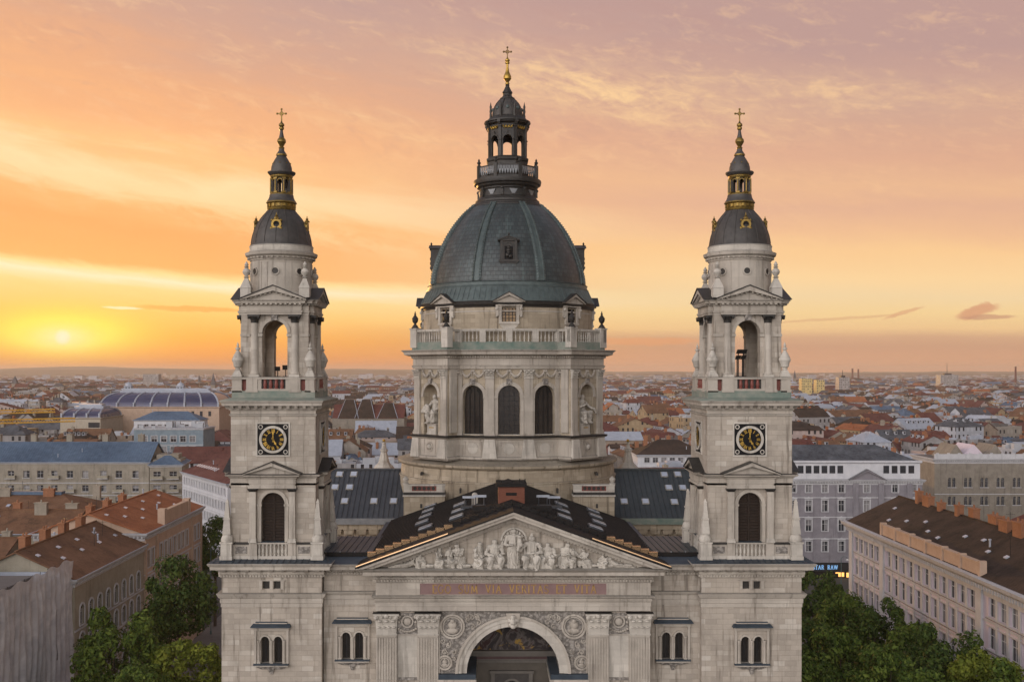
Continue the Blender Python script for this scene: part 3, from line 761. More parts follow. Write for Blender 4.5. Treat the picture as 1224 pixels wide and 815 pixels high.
def reclining(L, f=1):
    """head and raised elbow on the +f side, legs stretched the other way"""
    return [((.22 * f * L, 0, .20 * L), (.05 * f * L, 0, .12 * L), .085 * L, .09 * L), ((.27 * f * L, -.01 * L, .26 * L), (.28 * f * L, -.02 * L, .29 * L), .03 * L, .03 * L),
            ((.285 * f * L, -.02 * L, .335 * L), (.285 * f * L, -.02 * L, .335 * L), .048 * L, 0), ((.05 * f * L, 0, .11 * L), (-.20 * f * L, -.03 * L, .12 * L), .085 * L, .06 * L),
            ((.05 * f * L, .02 * L, .10 * L), (-.18 * f * L, 0, .06 * L), .08 * L, .06 * L), ((-.20 * f * L, -.03 * L, .11 * L), (-.45 * f * L, -.02 * L, .04 * L), .055 * L, .035 * L),
            ((-.18 * f * L, 0, .06 * L), (-.42 * f * L, 0, .035 * L), .055 * L, .035 * L), ((.27 * f * L, 0, .22 * L), (.36 * f * L, -.04 * L, .06 * L), .035 * L, .03 * L),
            ((.20 * f * L, -.05 * L, .22 * L), (.08 * f * L, -.1 * L, .16 * L), .034 * L, .028 * L), ((.08 * f * L, -.1 * L, .16 * L), (-.06 * f * L, -.1 * L, .17 * L), .028 * L, .024 * L)]

# ---------------------------------------------------------------- bell towers
def urn_prof(z0, z1, r, sq=False):
    h = z1 - z0
    return [(r * .95, z0), (r * .95, z0 + .12 * h), (r * .45, z0 + .22 * h), (r * .36, z0 + .28 * h), (r * .62, z0 + .32 * h), (r * .95, z0 + .42 * h), (r * 1.0, z0 + .54 * h), (r * 1.12, z0 + .56 * h),
            (r * .95, z0 + .6 * h), (r * .5, z0 + .72 * h), (r * .28, z0 + .78 * h), (r * .36, z0 + .82 * h), (r * .36, z0 + .86 * h), (r * .18, z0 + .89 * h), (r * .2, z0 + .94 * h), (.02, z1)]
def bell_tower():
    T = MB()   # 0 ashlar 1 smooth 2 blue-grey metal 3 verdigris 4 red marble 5 black 6 carved 7 pale
    M = [STONE, STONE_SMOOTH, BLUE_METAL, VERDIGRIS, REDSTONE, DARK_COPPER, STONE_CARVED, STONE_PALE]
    h0 = 4.4; sq0 = rect(0, 0, h0, h0); h1 = 3.75; sq1 = rect(0, 0, h1, h1)
    f0 = flatmap(0, 0, h0, 0)
    # ---- lower block
    panel(T, f0, -h0, h0, 0, Zl(725), WIN_OPS(92), .45)
    rest = [(h0, -h0), (h0, h0), (-h0, h0), (-h0, -h0)]
    sweep(T, rest, [(0, 0), (0, Zl(725))], False)
    sweep(T, sq0, [(0, Zl(725)), (.06, Zl(725)), (.06, Zl(720.5)), (.12, Zl(720)), (.12, Zl(714.5)), (.2, Zl(714)), (.32, Zl(711)), (.40, Zl(708.6)), (0, Zl(708))], mi=1)
    panel(T, f0, -h0, h0, Zl(708), Zl(689.5), [(s * .48, .3, Zl(703.3), Zl(694.2), False) for s in (-1, 1)], .3)
    sweep(T, rest, [(0, Zl(708)), (0, Zl(689.5))], False)
    for s in (-1, 1): mbox(T, f0, s * .48 - .34, s * .48 + .34, -.29, -.27, Zl(704), Zl(693.5), 5)
    for u in (-.95, 0, .95): mbox(T, f0, u - .13, u + .13, .0, .10, Zl(703.8), Zl(693.8), 1)
    mbox(T, f0, -1.2, 1.2, 0, .12, Zl(693.8), Zl(692.8), 1)
    zc = lambda p: Z(p, 91.1)
    sweep(T, sq0, [(0, Zl(689.5)), (.12, Zl(689.5)), (.12, Zl(685.8)), (.24, Zl(685.4)), (.24, zc(681.6)), (.82, zc(681.4)), (.85, zc(677.6)), (.94, zc(676.6)), (1.06, zc(674)), (1.0, zc(673.4))], mi=1)
    dents(T, sq0, .12, Zl(688.8), Zl(686.2), .13, .14, .26, mi=1)
    dents(T, sq0, .24, zc(684.4), zc(681.7), .42, .52, 1.05, mi=1, taper=.45)
    zl0 = Zf(667.2)
    sweep(T, sq0, [(1.0, zc(673.4)), (-.3, zl0), (-1.2, zl0)], mi=2)
    for k in SIDES:
        mp = flatmap(0, 0, h0, k)
        for i in range(-9, 10): 
            u = i * .55; hexa(T, [mp(u - .02, .97, zc(673.2)), mp(u + .02, .97, zc(673.2)), mp(u + .02, -.3, zl0), mp(u - .02, -.3, zl0), mp(u - .02, .97, zc(673.2) + .05), mp(u + .02, .97, zc(673.2) + .05), mp(u + .02, -.3, zl0 + .05), mp(u - .02, -.3, zl0 + .05)], 2)
    # ---- parapet of the lower stage
    zp1 = Zf(647.2)
    for k in SIDES:
        mp = flatmap(0, 0, 4.02, k)
        for s in (-1, 1):
            a, b_ = sorted((s * 2.06, s * 3.5))
            mbox(T, mp, a, b_, -.3, 0, zl0, zl0 + .3, 7); mbox(T, mp, a, b_, -.3, -.06, zl0 + .3, zp1 - .18, 1); mbox(T, mp, a, b_, -.34, .06, zp1 - .18, zp1 - .02, 5)
            mbox(T, mp, a + .2, b_ - .2, -.07, -.03, zl0 + .5, zp1 - .38, 6)
            a, b_ = sorted((s * 1.36, s * 2.06))
            mbox(T, mp, a - .03, b_ + .03, -.3, .16, zl0, zl0 + .32, 7); mbox(T, mp, a, b_, -.3, .1, zl0 + .32, zp1, 1)
        mbox(T, mp, -1.36, 1.36, -.3, .04, zl0, zl0 + .28, 7); mbox(T, mp, -1.36, 1.36, -.28, .04, zp1 - .16, zp1 - .02, 1)
        for i in range(8):
            q = mp(-1.19 + i * .34, -.12, 0); baluster(T, q, zl0 + .28, zp1 - .16, .12, 7, 7)
    # ---- door stage
    zt = Zf(577)
    zs = Zf(588.3) - 1.04
    for k in SIDES:
        mp = flatmap(0, 0, h1, k)
        panel(T, mp, -h1, h1, zl0 - .1, zt, [(0, 1.04, zp1, zs, True)], .55)
        archring(T, mp, 0, 1.04, 1.36, zs, 0, .12, zp1, 1)
        for s in (-1, 1):
            mbox(T, mp, s * 1.2 - .22, s * 1.2 + .22, 0, .2, zs - .16, zs + .02, 1)
            u = s * 1.74
            mbox(T, mp, u - .36, u + .36, 0, .56, zp1, zp1 + .16, 7)
            mbox(T, mp, u - .33, u + .33, 0, .50, zp1 + .16, zp1 + .34, 7)
            mbox(T, mp, u - .28, u + .28, 0, .42, zp1 + .34, Zf(587), 1)
            hexa(T, [mp(u - .28, .42, Zf(587)), mp(u + .28, .42, Zf(587)), mp(u + .28, 0, Zf(587)), mp(u - .28, 0, Zf(587)), mp(u - .42, .56, Zf(584)), mp(u + .42, .56, Zf(584)), mp(u + .42, 0, Zf(584)), mp(u - .42, 0, Zf(584))], 5)
            mbox(T, mp, u - .42, u + .42, 0, .58, Zf(584), Zf(582.8), 5)
        mbox(T, mp, -2.12, 2.12, 0, .52, Zf(582.8), Zf(579.6), 1)
    cp = crossplan(0, 0, h1, 2.02, .42)
    sweep(T, cp, [(0, Zf(579.6)), (.0, Zf(577.2)), (.06, Zf(577)), (.06, Zf(571.5)), (.14, Zf(571)), (.2, Zf(569.4)), (.40, Zf(568.4)), (.46, Zf(566.6)), (.42, Zf(566)), (-.02, Zf(565.6)), (-.9, Zf(565.5))], mis=[1, 1, 1, 1, 1, 1, 1, 5, 5, 5])
    for k in SIDES:
        mp = flatmap(0, 0, h1, k)
        pediment(T, mp, 0, 2.5, Zf(566.2), Zf(551.6), .01, .90, .28, .40, 1, 5, dn=False)
    # ---- clock stage
    for k in SIDES: panel(T, flatmap(0, 0, h1, k), -h1, h1, Zf(566), Zf(497.5), mi=0)
    zc = lambda p: Z(p, 91.9)
    sweep(T, sq1, [(0, Zf(497.5)), (.08, Zf(497.2)), (.15, Zf(495)), (.03, Zf(494.2)), (.03, Zf(490.6)), (.14, Zf(490)), (.14, zc(485.2)), (.64, zc(485)), (.67, zc(482)), (.75, zc(481)), (.82, zc(479)), (.77, zc(478.4)), (0.02, Zf(475.4)), (-.6, Zf(475.3))], mis=[1] * 10 + [3] * 3)
    dents(T, sq1, .14, zc(489), zc(485.2), .27, .48, .70, mi=1, taper=.4)
    # ---- belfry pedestal
    z0, z1 = Zf(475.4), Zf(450.6); hp = 3.62
    sweep(T, rect(0, 0, 3.3, 3.3), [(0, z0), (0, z1)], cap=True, mi=4)
    for k in SIDES:
        mp = flatmap(0, 0, hp, k)
        mbox(T, mp, -hp - .06, hp - .02, -.3, .08, z0, z0 + .62, 3)
        for (a, b_, n) in ((-3.68, -2.82, .02), (-2.4, -1.42, .1), (1.42, 2.4, .1), (2.82, 3.58, .02)):
            mbox(T, mp, a, b_, -.3, n, z0 + .62, z1 - .16, 1)
            mbox(T, mp, a - .05, b_ + .05, -.3, n + .06, z0 + .5, z0 + .72, 1)
        mbox(T, mp, -1.42, 1.42, -.3, .06, z0 + .62, z0 + .80, 1); mbox(T, mp, -1.42, 1.42, -.25, -.16, z0 + .8, z1 - .2, 5)
        for s in (-1, 1): mbox(T, mp, s * 1.24 - .17, s * 1.24 + .17, -.28, .02, z0 + .8, z1 - .2, 1)
        for i in range(4): q = mp(-.75 + .5 * i, -.06, 0); lathe(T, [(.17, z0 + .8), (.17, z0 + .9), (.12, z0 + .95), (.175, z0 + 1.15), (.15, z0 + 1.3), (.11, z1 - .3), (.17, z1 - .24), (.17, z1 - .2)], q[0], q[1], 8, 4)
    sweep(T, rect(0, 0, hp, hp), [(-.35, z1 - .2), (.10, z1 - .2), (.12, z1 - .04), (.0, z1), (-.5, z1 + .01)], mi=1)
    # ---- belfry
    hb = 3.0; zb = z1; ze = Zb(376.2); hw = 1.12; zs = Zb(383) - hw
    T.add([(-2.9, -2.9, zb + .005), (2.9, -2.9, zb + .005), (2.9, 2.9, zb + .005), (-2.9, 2.9, zb + .005)], [(0, 1, 2, 3)], 0)
    T.add([(-2.2, -2.2, ze - .05), (2.2, -2.2, ze - .05), (2.2, 2.2, ze - .05), (-2.2, 2.2, ze - .05)], [(3, 2, 1, 0)], 0)
    for k in SIDES:
        mp = flatmap(0, 0, hb, k); mi_ = flatmap(0, 0, 2.1, k)
        panel(T, mp, -hb, hb, zb, ze, [(0, hw, zb, zs, True)], .9)
        panel(T, mi_, -2.1, 2.1, zb, ze, [(0, hw, zb, zs, True)], .001)
        archring(T, mp, 0, hw, hw + .3, zs, 0, .12, None, 1)
        mbox(T, mp, -.28, .28, 0, .3, zs + hw + .02, ze, 6)
        zi = zs - .16
        for s in (-1, 1):
            mbox(T, mp, s * 1.28 - .2, s * 1.28 + .2, -.5, .16, zi - .14, zi + .1, 1)
            mbox(T, mp, s * 2.62 - .36, s * 2.62 + .40, 0, .09, zi - .14, zi + .08, 1)
            u = s * 1.80; n = .02; c0 = mp(u, n, 0)
            mbox(T, mp, u - .46, u + .46, -.1, n + .46, zb, zb + .22, 7)
            lathe(T, [(.44, zb + .22), (.46, zb + .3), (.38, zb + .42), (.36, zb + .5), (.345, zb + .55), (.31, Zb(386))], c0[0], c0[1], 16, 1)
            lathe(T, [(.32, Zb(386)), (.36, Zb(385)), (.34, Zb(384)), (.42, Zb(380.5)), (.52, Zb(378.6))], c0[0], c0[1], 12, 5)
            mbox(T, mp, u - .54, u + .54, -.1, n + .54, Zb(378.6), Zb(376.2), 5)
            for dd in (-.42, .42): q = mp(u + dd, n + .42, Zb(379.8)); ball(T, q, .14, 5, 7)
    cp = crossplan(0, 0, hb, 2.42, .34)
    z = lambda p: Z(p, 92.7)
    sweep(T, cp, [(0, Zb(376.2)), (.03, Zb(376.2)), (.03, z(373.5)), (.09, z(373.2)), (.12, z(371)), (.02, z(370.6)), (.02, z(364.6)), (.14, z(364.2)), (.14, z(362.6)), (.38, z(362.2)), (.42, z(360.2)), (.54, z(358.8)), (.50, z(358.4)), (-.6, z(357.6))], mis=[1] * 12 + [5])
    dents(T, cp, .14, z(364), z(362.3), .19, .22, .42, mi=1, minlen=.4)
    for k in SIDES: pediment(T, flatmap(0, 0, hb, k), 0, 2.95, z(358.4), z(341.4), -.7, .86, .36, .42, 1, 5, back=.2)
    T.add([(-2.9, -2.9, z(357)), (2.9, -2.9, z(357)), (2.9, 2.9, z(357)), (-2.9, 2.9, z(357))], [(0, 1, 2, 3)], 5)
    # ---- round drum
    lathe(T, [(3.0, Zb(357)), (3.0, Zb(350)), (2.86, Zb(347.5)), (2.80, Zb(347)), (2.78, Za(314)), (2.86, Za(313.6)), (2.88, Za(312)), (3.0, Za(310.6)), (3.02, Za(309.4)), (3.24, Za(307.6)), (3.30, Za(304.4)), (3.08, Za(303.4))], 0, 0, 40, 1)
    lathe(T, [(3.08, Za(303.4)), (2.93, Za(303)), (2.95, Za(302)), (2.88, Za(301)), (2.88, Za(297)), (2.93, Za(296)), (2.80, Za(295))], 0, 0, 40, 7)
    dents(T, [(2.9 * math.sin(2 * PI * k / 40), -2.9 * math.cos(2 * PI * k / 40)) for k in range(40)], .04, Za(311.5), Za(309.8), .16, .16, .45, mi=1, minlen=.1)
    for k in range(8):
        a = k * PI / 4; mp = cylmap(0, 0, 2.78, a); zc_ = Za(327)
        T.add([mp(.28 * math.cos(2 * PI * i / 16), .05, zc_ + .27 * math.sin(2 * PI * i / 16)) for i in range(16)], [tuple(range(16))], 5)
        for m2 in (lambda u, n, z: mp(u, n, zc_ + z), lambda u, n, z: mp(-u, n, zc_ - z)): archring(T, m2, 0, .27, .37, 0, -.02, .12, None, 1, 10)
        for u in (-.78, .78): mbox(T, mp, u - .05, u + .05, -.03, .05, Zb(345), Za(316), 1)
    t = T.build('bell_tower', M, BAS)
    # ---- sub-parts
    for k in SIDES: clock_mesh(flatmap(0, 0, h1, k), 1.0).build('clock', [STONE_PALE, DIAL, GOLD], t, smooth=30)
    zs = Zf(588.3) - 1.04
    for k in SIDES:
        mp = flatmap(0, 0, h1, k); d = MB()
        archfill(d, mp, 0, 1.05, zp1, zs, -.5, 0)
        mbox(d, mp, -.07, .07, -.5, -.38, zp1, zs + 1.0, 0)
        for s in (-1, 1):
            mbox(d, mp, s * .96 - .06, s * .96 + .06, -.5, -.40, zp1, zs, 0)
            for i in range(15):
                z_ = zp1 + .12 + i * .26
                if z_ < zs + .55:
                    hexa(d, [mp(s * .5 - .4, -.40, z_), mp(s * .5 + .4, -.40, z_), mp(s * .5 + .4, -.49, z_ + .12), mp(s * .5 - .4, -.49, z_ + .12), mp(s * .5 - .4, -.39, z_ + .03), mp(s * .5 + .4, -.39, z_ + .03), mp(s * .5 + .4, -.48, z_ + .15), mp(s * .5 - .4, -.48, z_ + .15)], 0)
        mbox(d, mp, -1.0, 1.0, -.5, -.39, zs - .06, zs + .06, 0); mbox(d, mp, -1.04, 1.04, -.5, .3, zp1 - .02, zp1 + .02, 1)
        d.build('shutter', [SHUTTER, BLUE_METAL], t)
    for sx in (-1, 1):
        for sy in (-1, 1):
            o = MB(); c = (sx * 4.0, sy * 4.0)
            box(o, c[0] - .55, c[0] + .55, c[1] - .55, c[1] + .55, zl0, zl0 + .34); box(o, c[0] - .48, c[0] + .48, c[1] - .48, c[1] + .48, zl0 + .34, Zf(648))
            box(o, c[0] - .56, c[0] + .56, c[1] - .56, c[1] + .56, Zf(648), Zf(646))
            lathe(o, [(.50, Zf(646)), (.55, Zf(643.5)), (.50, Zf(641)), (.40, Zf(638.5)), (.30, Zf(637))], c[0], c[1], 16)
            q = lambda w, z: [(c[0] + i * w, c[1] + j * w, z) for i, j in ((-1, -1), (1, -1), (1, 1), (-1, 1))]
            hexa(o, q(.36, Zf(637)) + q(.25, Zf(620))); hexa(o, q(.31, Zf(620)) + q(.31, Zf(618))); hexa(o, q(.24, Zf(618)) + q(.12, Zf(600))); hexa(o, q(.16, Zf(600)) + q(.02, Zf(595.5)))
            o.build('obelisk', STONE_PALE, t)
            o = MB(); c = (sx * 3.22, sy * 3.36)
            box(o, c[0] - .44, c[0] + .44, c[1] - .44, c[1] + .44, z1, z1 + .16)
            q4 = lambda w, z: [(c[0] + i * w, c[1] + j * w, z) for i, j in ((-1, -1), (1, -1), (1, 1), (-1, 1))]
            hexa(o, q4(.42, z1 + .16) + q4(.2, z1 + .62))
            lathe(o, [(.2, z1 + .62), (.26, z1 + .7), (.2, z1 + .78), (.36, z1 + .95), (.42, z1 + 1.25), (.54, z1 + 1.5), (.52, z1 + 1.6), (.36, z1 + 1.95), (.16, z1 + 2.3), (.12, z1 + 2.38), (.22, z1 + 2.48), (.2, z1 + 2.6), (.08, z1 + 2.66), (.13, z1 + 2.82), (.05, z1 + 3.0), (.01, z1 + 3.15)], c[0], c[1], 12)
            o.build('urn', [STONE_PALE], t)
            o = MB(); c = (sx * 2.62, sy * 2.62); zq = Zb(355.5)
            hexa(o, [(c[0] + i * .46, c[1] + j * .46, zq) for i, j in ((-1, -1), (1, -1), (1, 1), (-1, 1))] + [(c[0] + i * .46, c[1] + j * .46, zq + .85) for i, j in ((-1, -1), (1, -1), (1, 1), (-1, 1))])
            hexa(o, [(c[0] + i * .5, c[1] + j * .5, zq + .85) for i, j in ((-1, -1), (1, -1), (1, 1), (-1, 1))] + [(c[0] + i * .14, c[1] + j * .14, zq + 1.75) for i, j in ((-1, -1), (1, -1), (1, 1), (-1, 1))])
            lathe(o, [(.14, zq + 1.75), (.3, zq + 1.82), (.14, zq + 1.92), (.30, zq + 2.12), (.37, zq + 2.3), (.30, zq + 2.5), (.13, zq + 2.66), (.24, zq + 2.74), (.12, zq + 2.82), (.2, zq + 2.96), (.12, zq + 3.1), (.02, zq + 3.28)], c[0], c[1], 12)
            o.build('pinnacle', [STONE_PALE], t)
    k_ = .0771
    P = lambda L: [(r * k_, Za(p)) for p, r in L]
    c = MB(); lathe(c, P([(295.4, 37), (294.4, 36.8), (293, 36), (288, 35.3), (283, 34.2), (278, 32.6), (273, 30.6), (268, 28), (263, 24.9), (259, 21.8), (255.4, 18.6), (252.6, 16.4)]), 0, 0, 40, 0)
    for i in range(16):
        a = i * PI / 8
        pr = P([(293, 36), (288, 35.3), (283, 34.2), (278, 32.6), (273, 30.6), (268, 28), (263, 24.9), (259, 21.8), (255.4, 18.6), (252.6, 16.4)])
        for (r0, z0_), (r1, z1_) in zip(pr[:-1], pr[1:]):
            tube(c, ((r0 + .01) * math.sin(a), -(r0 + .01) * math.cos(a), z0_), ((r1 + .01) * math.sin(a), -(r1 + .01) * math.cos(a), z1_), .035, .035, 5, 0, False)
    c.build('cupola', [LEAD], t)
    for k in SIDES:
        d = MB(); zc_ = Za(272); mp = flatmap(0, 0, 30.2 * k_, k)
        for m2 in (lambda u, n, z: mp(u, n, zc_ + z), lambda u, n, z: mp(-u, n, zc_ - z)): archring(d, m2, 0, .27, .46, 0, -.45, .12, None, 0, 12)
        d.add([mp(.28 * math.cos(2 * PI * i / 16), .02, zc_ + .28 * math.sin(2 * PI * i / 16)) for i in range(16)], [tuple(range(16))], 1)
        mbox(d, mp, -.5, .5, -.5, .14, zc_ - .62, zc_ - .48, 0)
        for s in (-1, 1): q = mp(s * .42, .02, zc_ - .36); ball(d, q, .16, 0, 8); q = mp(s * .4, .02, zc_ + .36); ball(d, q, .12, 0, 8)
        q = mp(0, .02, 0); lathe(d, [(.26, zc_ + .46), (.2, zc_ + .6), (.1, zc_ + .66), (.14, zc_ + .76), (.05, zc_ + .86), (.02, zc_ + 1.05)], q[0], q[1], 8, 0)
        d.build('dormer', [GOLD_DARK, DIAL], t)
    l = MB()
    lathe(l, P([(253, 15), (252, 16.5), (250, 17.0), (248.6, 15.6), (245, 15.9)]), 0, 0, 32, 1)
    lathe(l, P([(245, 15.9), (243.4, 18.2), (242, 17.6)]), 0, 0, 32, 1)
    lathe(l, P([(242, 17.6), (239, 15.6), (236, 14.4), (234, 14.2)]), 0, 0, 32, 0)
    lathe(l, P([(234, 14.2), (232.6, 13.6), (231.6, 11)]), 0, 0, 32, 1)
    for i in range(16): q = flatmap(0, 0, 16.3 * k_, i * PI / 8); mbox(l, q, -.10, .10, -.1, .06, Za(248.5), Za(245), 1)
    for i in range(8):
        a = i * PI / 4 + PI / 8; mp = flatmap(0, 0, 11.6 * k_, a)
        mbox(l, mp, -.13, .13, -.12, .10, Za(232), Za(214), 0)
        mbox(l, mp, -.17, .17, -.12, .15, Za(216), Za(214), 1); mbox(l, mp, -.17, .17, -.12, .15, Za(232), Za(230.4), 1)
        q = mp(0, .12, 0); lathe(l, [(.07, Za(230.4)), (.06, Za(216))], q[0], q[1], 8, 1)
        mp = flatmap(0, 0, 11.4 * k_ * math.cos(PI / 8), i * PI / 4)
        panel(l, mp, -.36, .36, Za(224), Za(212.6), [(0, .22, Za(224), Za(218.4), True)], .14, 0)
        archring(l, mp, 0, .20, .27, Za(218.4), 0, .05, None, 1, 8)
    lathe(l, P([(214, 12.4), (212.6, 13.2), (211, 13.2), (210.4, 14)]), 0, 0, 32, 1)
    lathe(l, P([(210.4, 14), (209, 15.8), (207.4, 16.7), (206.4, 16.5), (205.4, 12.6), (200, 12.0), (195, 10.2), (190.5, 7.6), (187, 5.4)]), 0, 0, 32, 0)
    for i in range(8):
        a = i * PI / 4; q = flatmap(0, 0, 10.6 * k_, a)(0, 0, Za(196)); ball(l, q, .07, 1, 6)
    lathe(l, P([(187, 5.4), (186.4, 6.5), (184.8, 6.3)]), 0, 0, 24, 1)
    lathe(l, P([(184.8, 6.3), (183, 5), (180.6, 3.4), (178, 3.0)]), 0, 0, 24, 0)
    l.build('lantern', [LEAD, GOLD_DARK], t)
    f = MB(); lathe(f, P([(178.4, 3.1), (177, 3.6), (175.4, 2.2), (173, 3.6), (170, 5.3), (167.4, 5.0), (165, 3.2)]), 0, 0, 16, 0)
    lathe(f, P([(165, 3.2), (160, 2.1), (156, 1.6)]), 0, 0, 16, 1)
    lathe(f, P([(156, 1.6), (154.6, 2.9), (152.8, 2.9), (151.8, 2.0), (150.8, 3.4), (148.6, 3.2), (147, 1.4), (145.6, .9)]), 0, 0, 16, 0)
    f.build('finial', [GOLD_DARK, LEAD], t)
    x = MB()
    box(x, -.055, .055, -.05, .05, Za(146), Za(131)); box(x, -.40, .40, -.052, .052, Za(136.8), Za(135.4))
    for q in ((-.40, 0, Za(136.1)), (.40, 0, Za(136.1)), (0, 0, Za(130.8))): ball(x, q, .10, 0, 8)
    for s in (-1, 1): tube(x, (s * .05, 0, Za(133.9)), (s * .2, 0, Za(135.9)), .03, .03, 5); tube(x, (s * .05, 0, Za(138.3)), (s * .2, 0, Za(136.3)), .03, .03, 5)
    x.build('cross', GOLD_DARK, t)
    w = double_window(t, f0, 0, 92)
    t.location = (TOWX[0], TOWY, 0)
    return t
TOWER = bell_tower()
t2 = copy_tree(TOWER, BAS); t2.location = (TOWX[1], TOWY, 0)
# ---------------------------------------------------------------- the wall between the towers
def facade():
    M = [STONE, STONE_SMOOTH, BLUE_METAL, STONE_PALE]
    dist = -.8; d = 92.8; z = lambda p: Z(p, d)
    mp = flatmap(XC, 0, dist, 0)
    for s in (-1, 1):
        F = MB(); u0, u1 = (-16.75, -11.7) if s < 0 else (11.7, 16.75)
        uc = s * 14.2
        ops = [(uc + o[0], *o[1:]) for o in WIN_OPS(d, 5)]
        panel(F, mp, u0, u1, 0, z(722), ops, .45)
        pl = [(XC + u0, -dist), (XC + u1, -dist)]
        sweep(F, pl, [(0, z(722)), (.06, z(722)), (.06, z(716)), (.12, z(715.6)), (.12, z(710.5)), (.3, z(708)), (.36, z(706)), (0, z(705.4))], False, mi=1)
        panel(F, mp, u0, u1, z(705.4), z(686))
        sweep(F, pl, [(0, z(686)), (.12, z(686)), (.12, z(682.8)), (.24, z(682.4)), (.24, z(679.4)), (.8, z(679)), (.82, z(675.6)), (1.0, z(672.6)), (.9, z(672))], False, mi=1)
        sweep(F, pl, [(.9, z(672)), (-1.0, z(667.5))], False, mi=2)
        dents(F, pl, .12, z(685.6), z(683), .13, .14, .26, False, mi=1)
        dents(F, pl, .24, z(681.8), z(679.4), .42, .5, 1.05, False, mi=1, taper=.45)
        o = F.build('facade_wall', M, BAS)
        double_window(o, mp, s * 14.2, d, 5)
    return o
FACADE = facade()

# ---------------------------------------------------------------- the great arch, its pilasters and entablature
PYF = 1.0
def portico():
    p = MB(); M = [STONE, STONE_SMOOTH, BLUE_METAL, STONE_CARVED, STONE_PALE, DARK_COPPER]
    d = 91.0; z = lambda q: Z(q, d)
    mp = flatmap(XC, 0, PYF, 0)
    zs = z(803.5); hw = 4.05; ztop = z(730.5)
    panel(p, mp, -6.55, 6.55, 10.5, ztop, [(0, hw, 10.5, zs, True)], 5.6, 3, arcn=28)
    for s in (-1, 1):
        a, b_ = sorted((s * 6.55, s * 11.9)); panel(p, mp, a, b_, 0, ztop, mi=0)
        # returns at the sides
        mps = flatmap(XC, 0, 11.9, s * PI / 2)
        mbox(p, flatmap(XC, 0, PYF, 0), s * 11.9 - .01, s * 11.9 + .01, -3.0, 0, 0, ztop, 0)
        # impost block the arch springs from
        a, b_ = sorted((s * 3.25, s * 6.48))
        mbox(p, mp, a, b_, -5.5, .42, z(810), z(804.2), 2)
        mbox(p, mp, a - .06, b_ + .06, -5.5, .52, z(813.5), z(810), 1)
        mbox(p, mp, a, b_, -5.5, .3, z(820), z(813.5), 1)
        for i in range(9): u = a + .25 + i * .34; mbox(p, mp, u - .08, u + .08, .3, .44, z(816.5), z(813.6), 1)
        a, b_ = sorted((s * 3.6, s * 6.3)); mbox(p, mp, a, b_, -5.4, .1, 0, z(820), 0)
        # sunk pale panel and carved fields between the two pilasters
        mbox(p, mp, s * 9.19 - .92, s * 9.19 + .92, 0, .05, z(812), z(758.6), 4)
        for e in (-.92, .92): mbox(p, mp, s * 9.19 + e - .07, s * 9.19 + e + .07, 0, .12, z(812), z(757), 1)
        mbox(p, mp, s * 9.19 - .92, s * 9.19 + .92, 0, .14, z(758.8), z(757), 1)
        mbox(p, mp, s * 9.19 - .85, s * 9.19 + .85, .05, .12, z(812), z(808.6), 3)
        mbox(p, mp, s * 9.19 - .92, s * 9.19 + .92, 0, .06, z(757), z(732), 3)
        q = lambda u, n, zz: mp(s * 9.19 + u, n, z(742) + zz)
        q2 = lambda u, n, zz: mp(s * 9.19 - u, n, z(742) - zz)
        for m in (q, q2): archring(p, m, 0, .42, .54, 0, .05, .2, None, 1, 12)
        c = q(0, .1, 0); ball(p, c, .34, 1, 10, 1, .5, 1)
        for i in range(9):
            t_ = -1 + i / 4; c = q(t_ * .75, .12, -.62 - .25 * (1 - t_ * t_)); ball(p, c, .12, 1, 7)
        for e in (-1, 1): c = q(e * .7, .14, .4); ball(p, c, .17, 1, 8); c = q(e * .72, .12, -.05); ball(p, c, .13, 1, 8)
        # spandrel roundel, its rope frame and the small roundel in the corner below
        for (uu, py, rr) in ((s * 5.28, 748, .92), (s * 5.95, 791, .5)):
            zz = z(py)
            for sg in (1, -1):
                m = lambda u, n, w, sg=sg: mp(uu + sg * u, n, zz + sg * w)
                archring(p, m, 0, rr, rr + .17, 0, 0, .16, None, 1, 14); archring(p, m, 0, rr - .16, rr - .06, 0, 0, .08, None, 1, 14)
            c = mp(uu, .06, zz + .12 * rr); ball(p, c, .42 * rr, 1, 10, 1, .5, .95); c = mp(uu, .06, zz - .42 * rr); ball(p, c, .55 * rr, 1, 10, 1, .35, .55); c = mp(uu, .12, zz + .5 * rr); ball(p, c, .22 * rr, 1, 8)
        uu = s * 6.42; mbox(p, mp, uu - .06, uu + .06, 0, .14, zs, ztop, 1)
        # scrolling foliage in the spandrel
        rnd = random.Random(5)
        for i in range(46):
            u = rnd.uniform(3.0, 6.2); w = rnd.uniform(.2, 5.0)
            if math.hypot(u, w) < 5.25 or (abs(u - 5.28) < 1.2 and abs(zs + w - z(748)) < 1.2) or (abs(u - 5.95) < .7 and abs(zs + w - z(791)) < .7): continue
            a0 = rnd.uniform(0, 360)
            pts = [(s * (u + .26 * (1 - j / 9) * math.cos(R(a0 + j * 52))), zs + w + .26 * (1 - j / 9) * math.sin(R(a0 + j * 52))) for j in range(9)]
            for (A, B) in zip(pts[:-1], pts[1:]): tube(p, mp(A[0], .05, A[1]), mp(B[0], .05, B[1]), .055, .05, 5, 1)
    # archivolt: three stepped bands
    archring(p, mp, 0, hw - .02, hw + .40, zs, -.02, .16, None, 4, 36)
    archring(p, mp, 0, hw + .40, hw + .76, zs, 0, .24, None, 4, 36)
    archring(p, mp, 0, hw + .76, hw + .98, zs, 0, .36, None, 1, 36)
    # keystone with a carved head
    hexa(p, [mp(-.42, .34, z(748)), mp(.42, .34, z(748)), mp(.42, 0, z(748)), mp(-.42, 0, z(748)), mp(-.62, .52, z(731)), mp(.62, .52, z(731)), mp(.62, 0, z(731)), mp(-.62, 0, z(731))], 1)
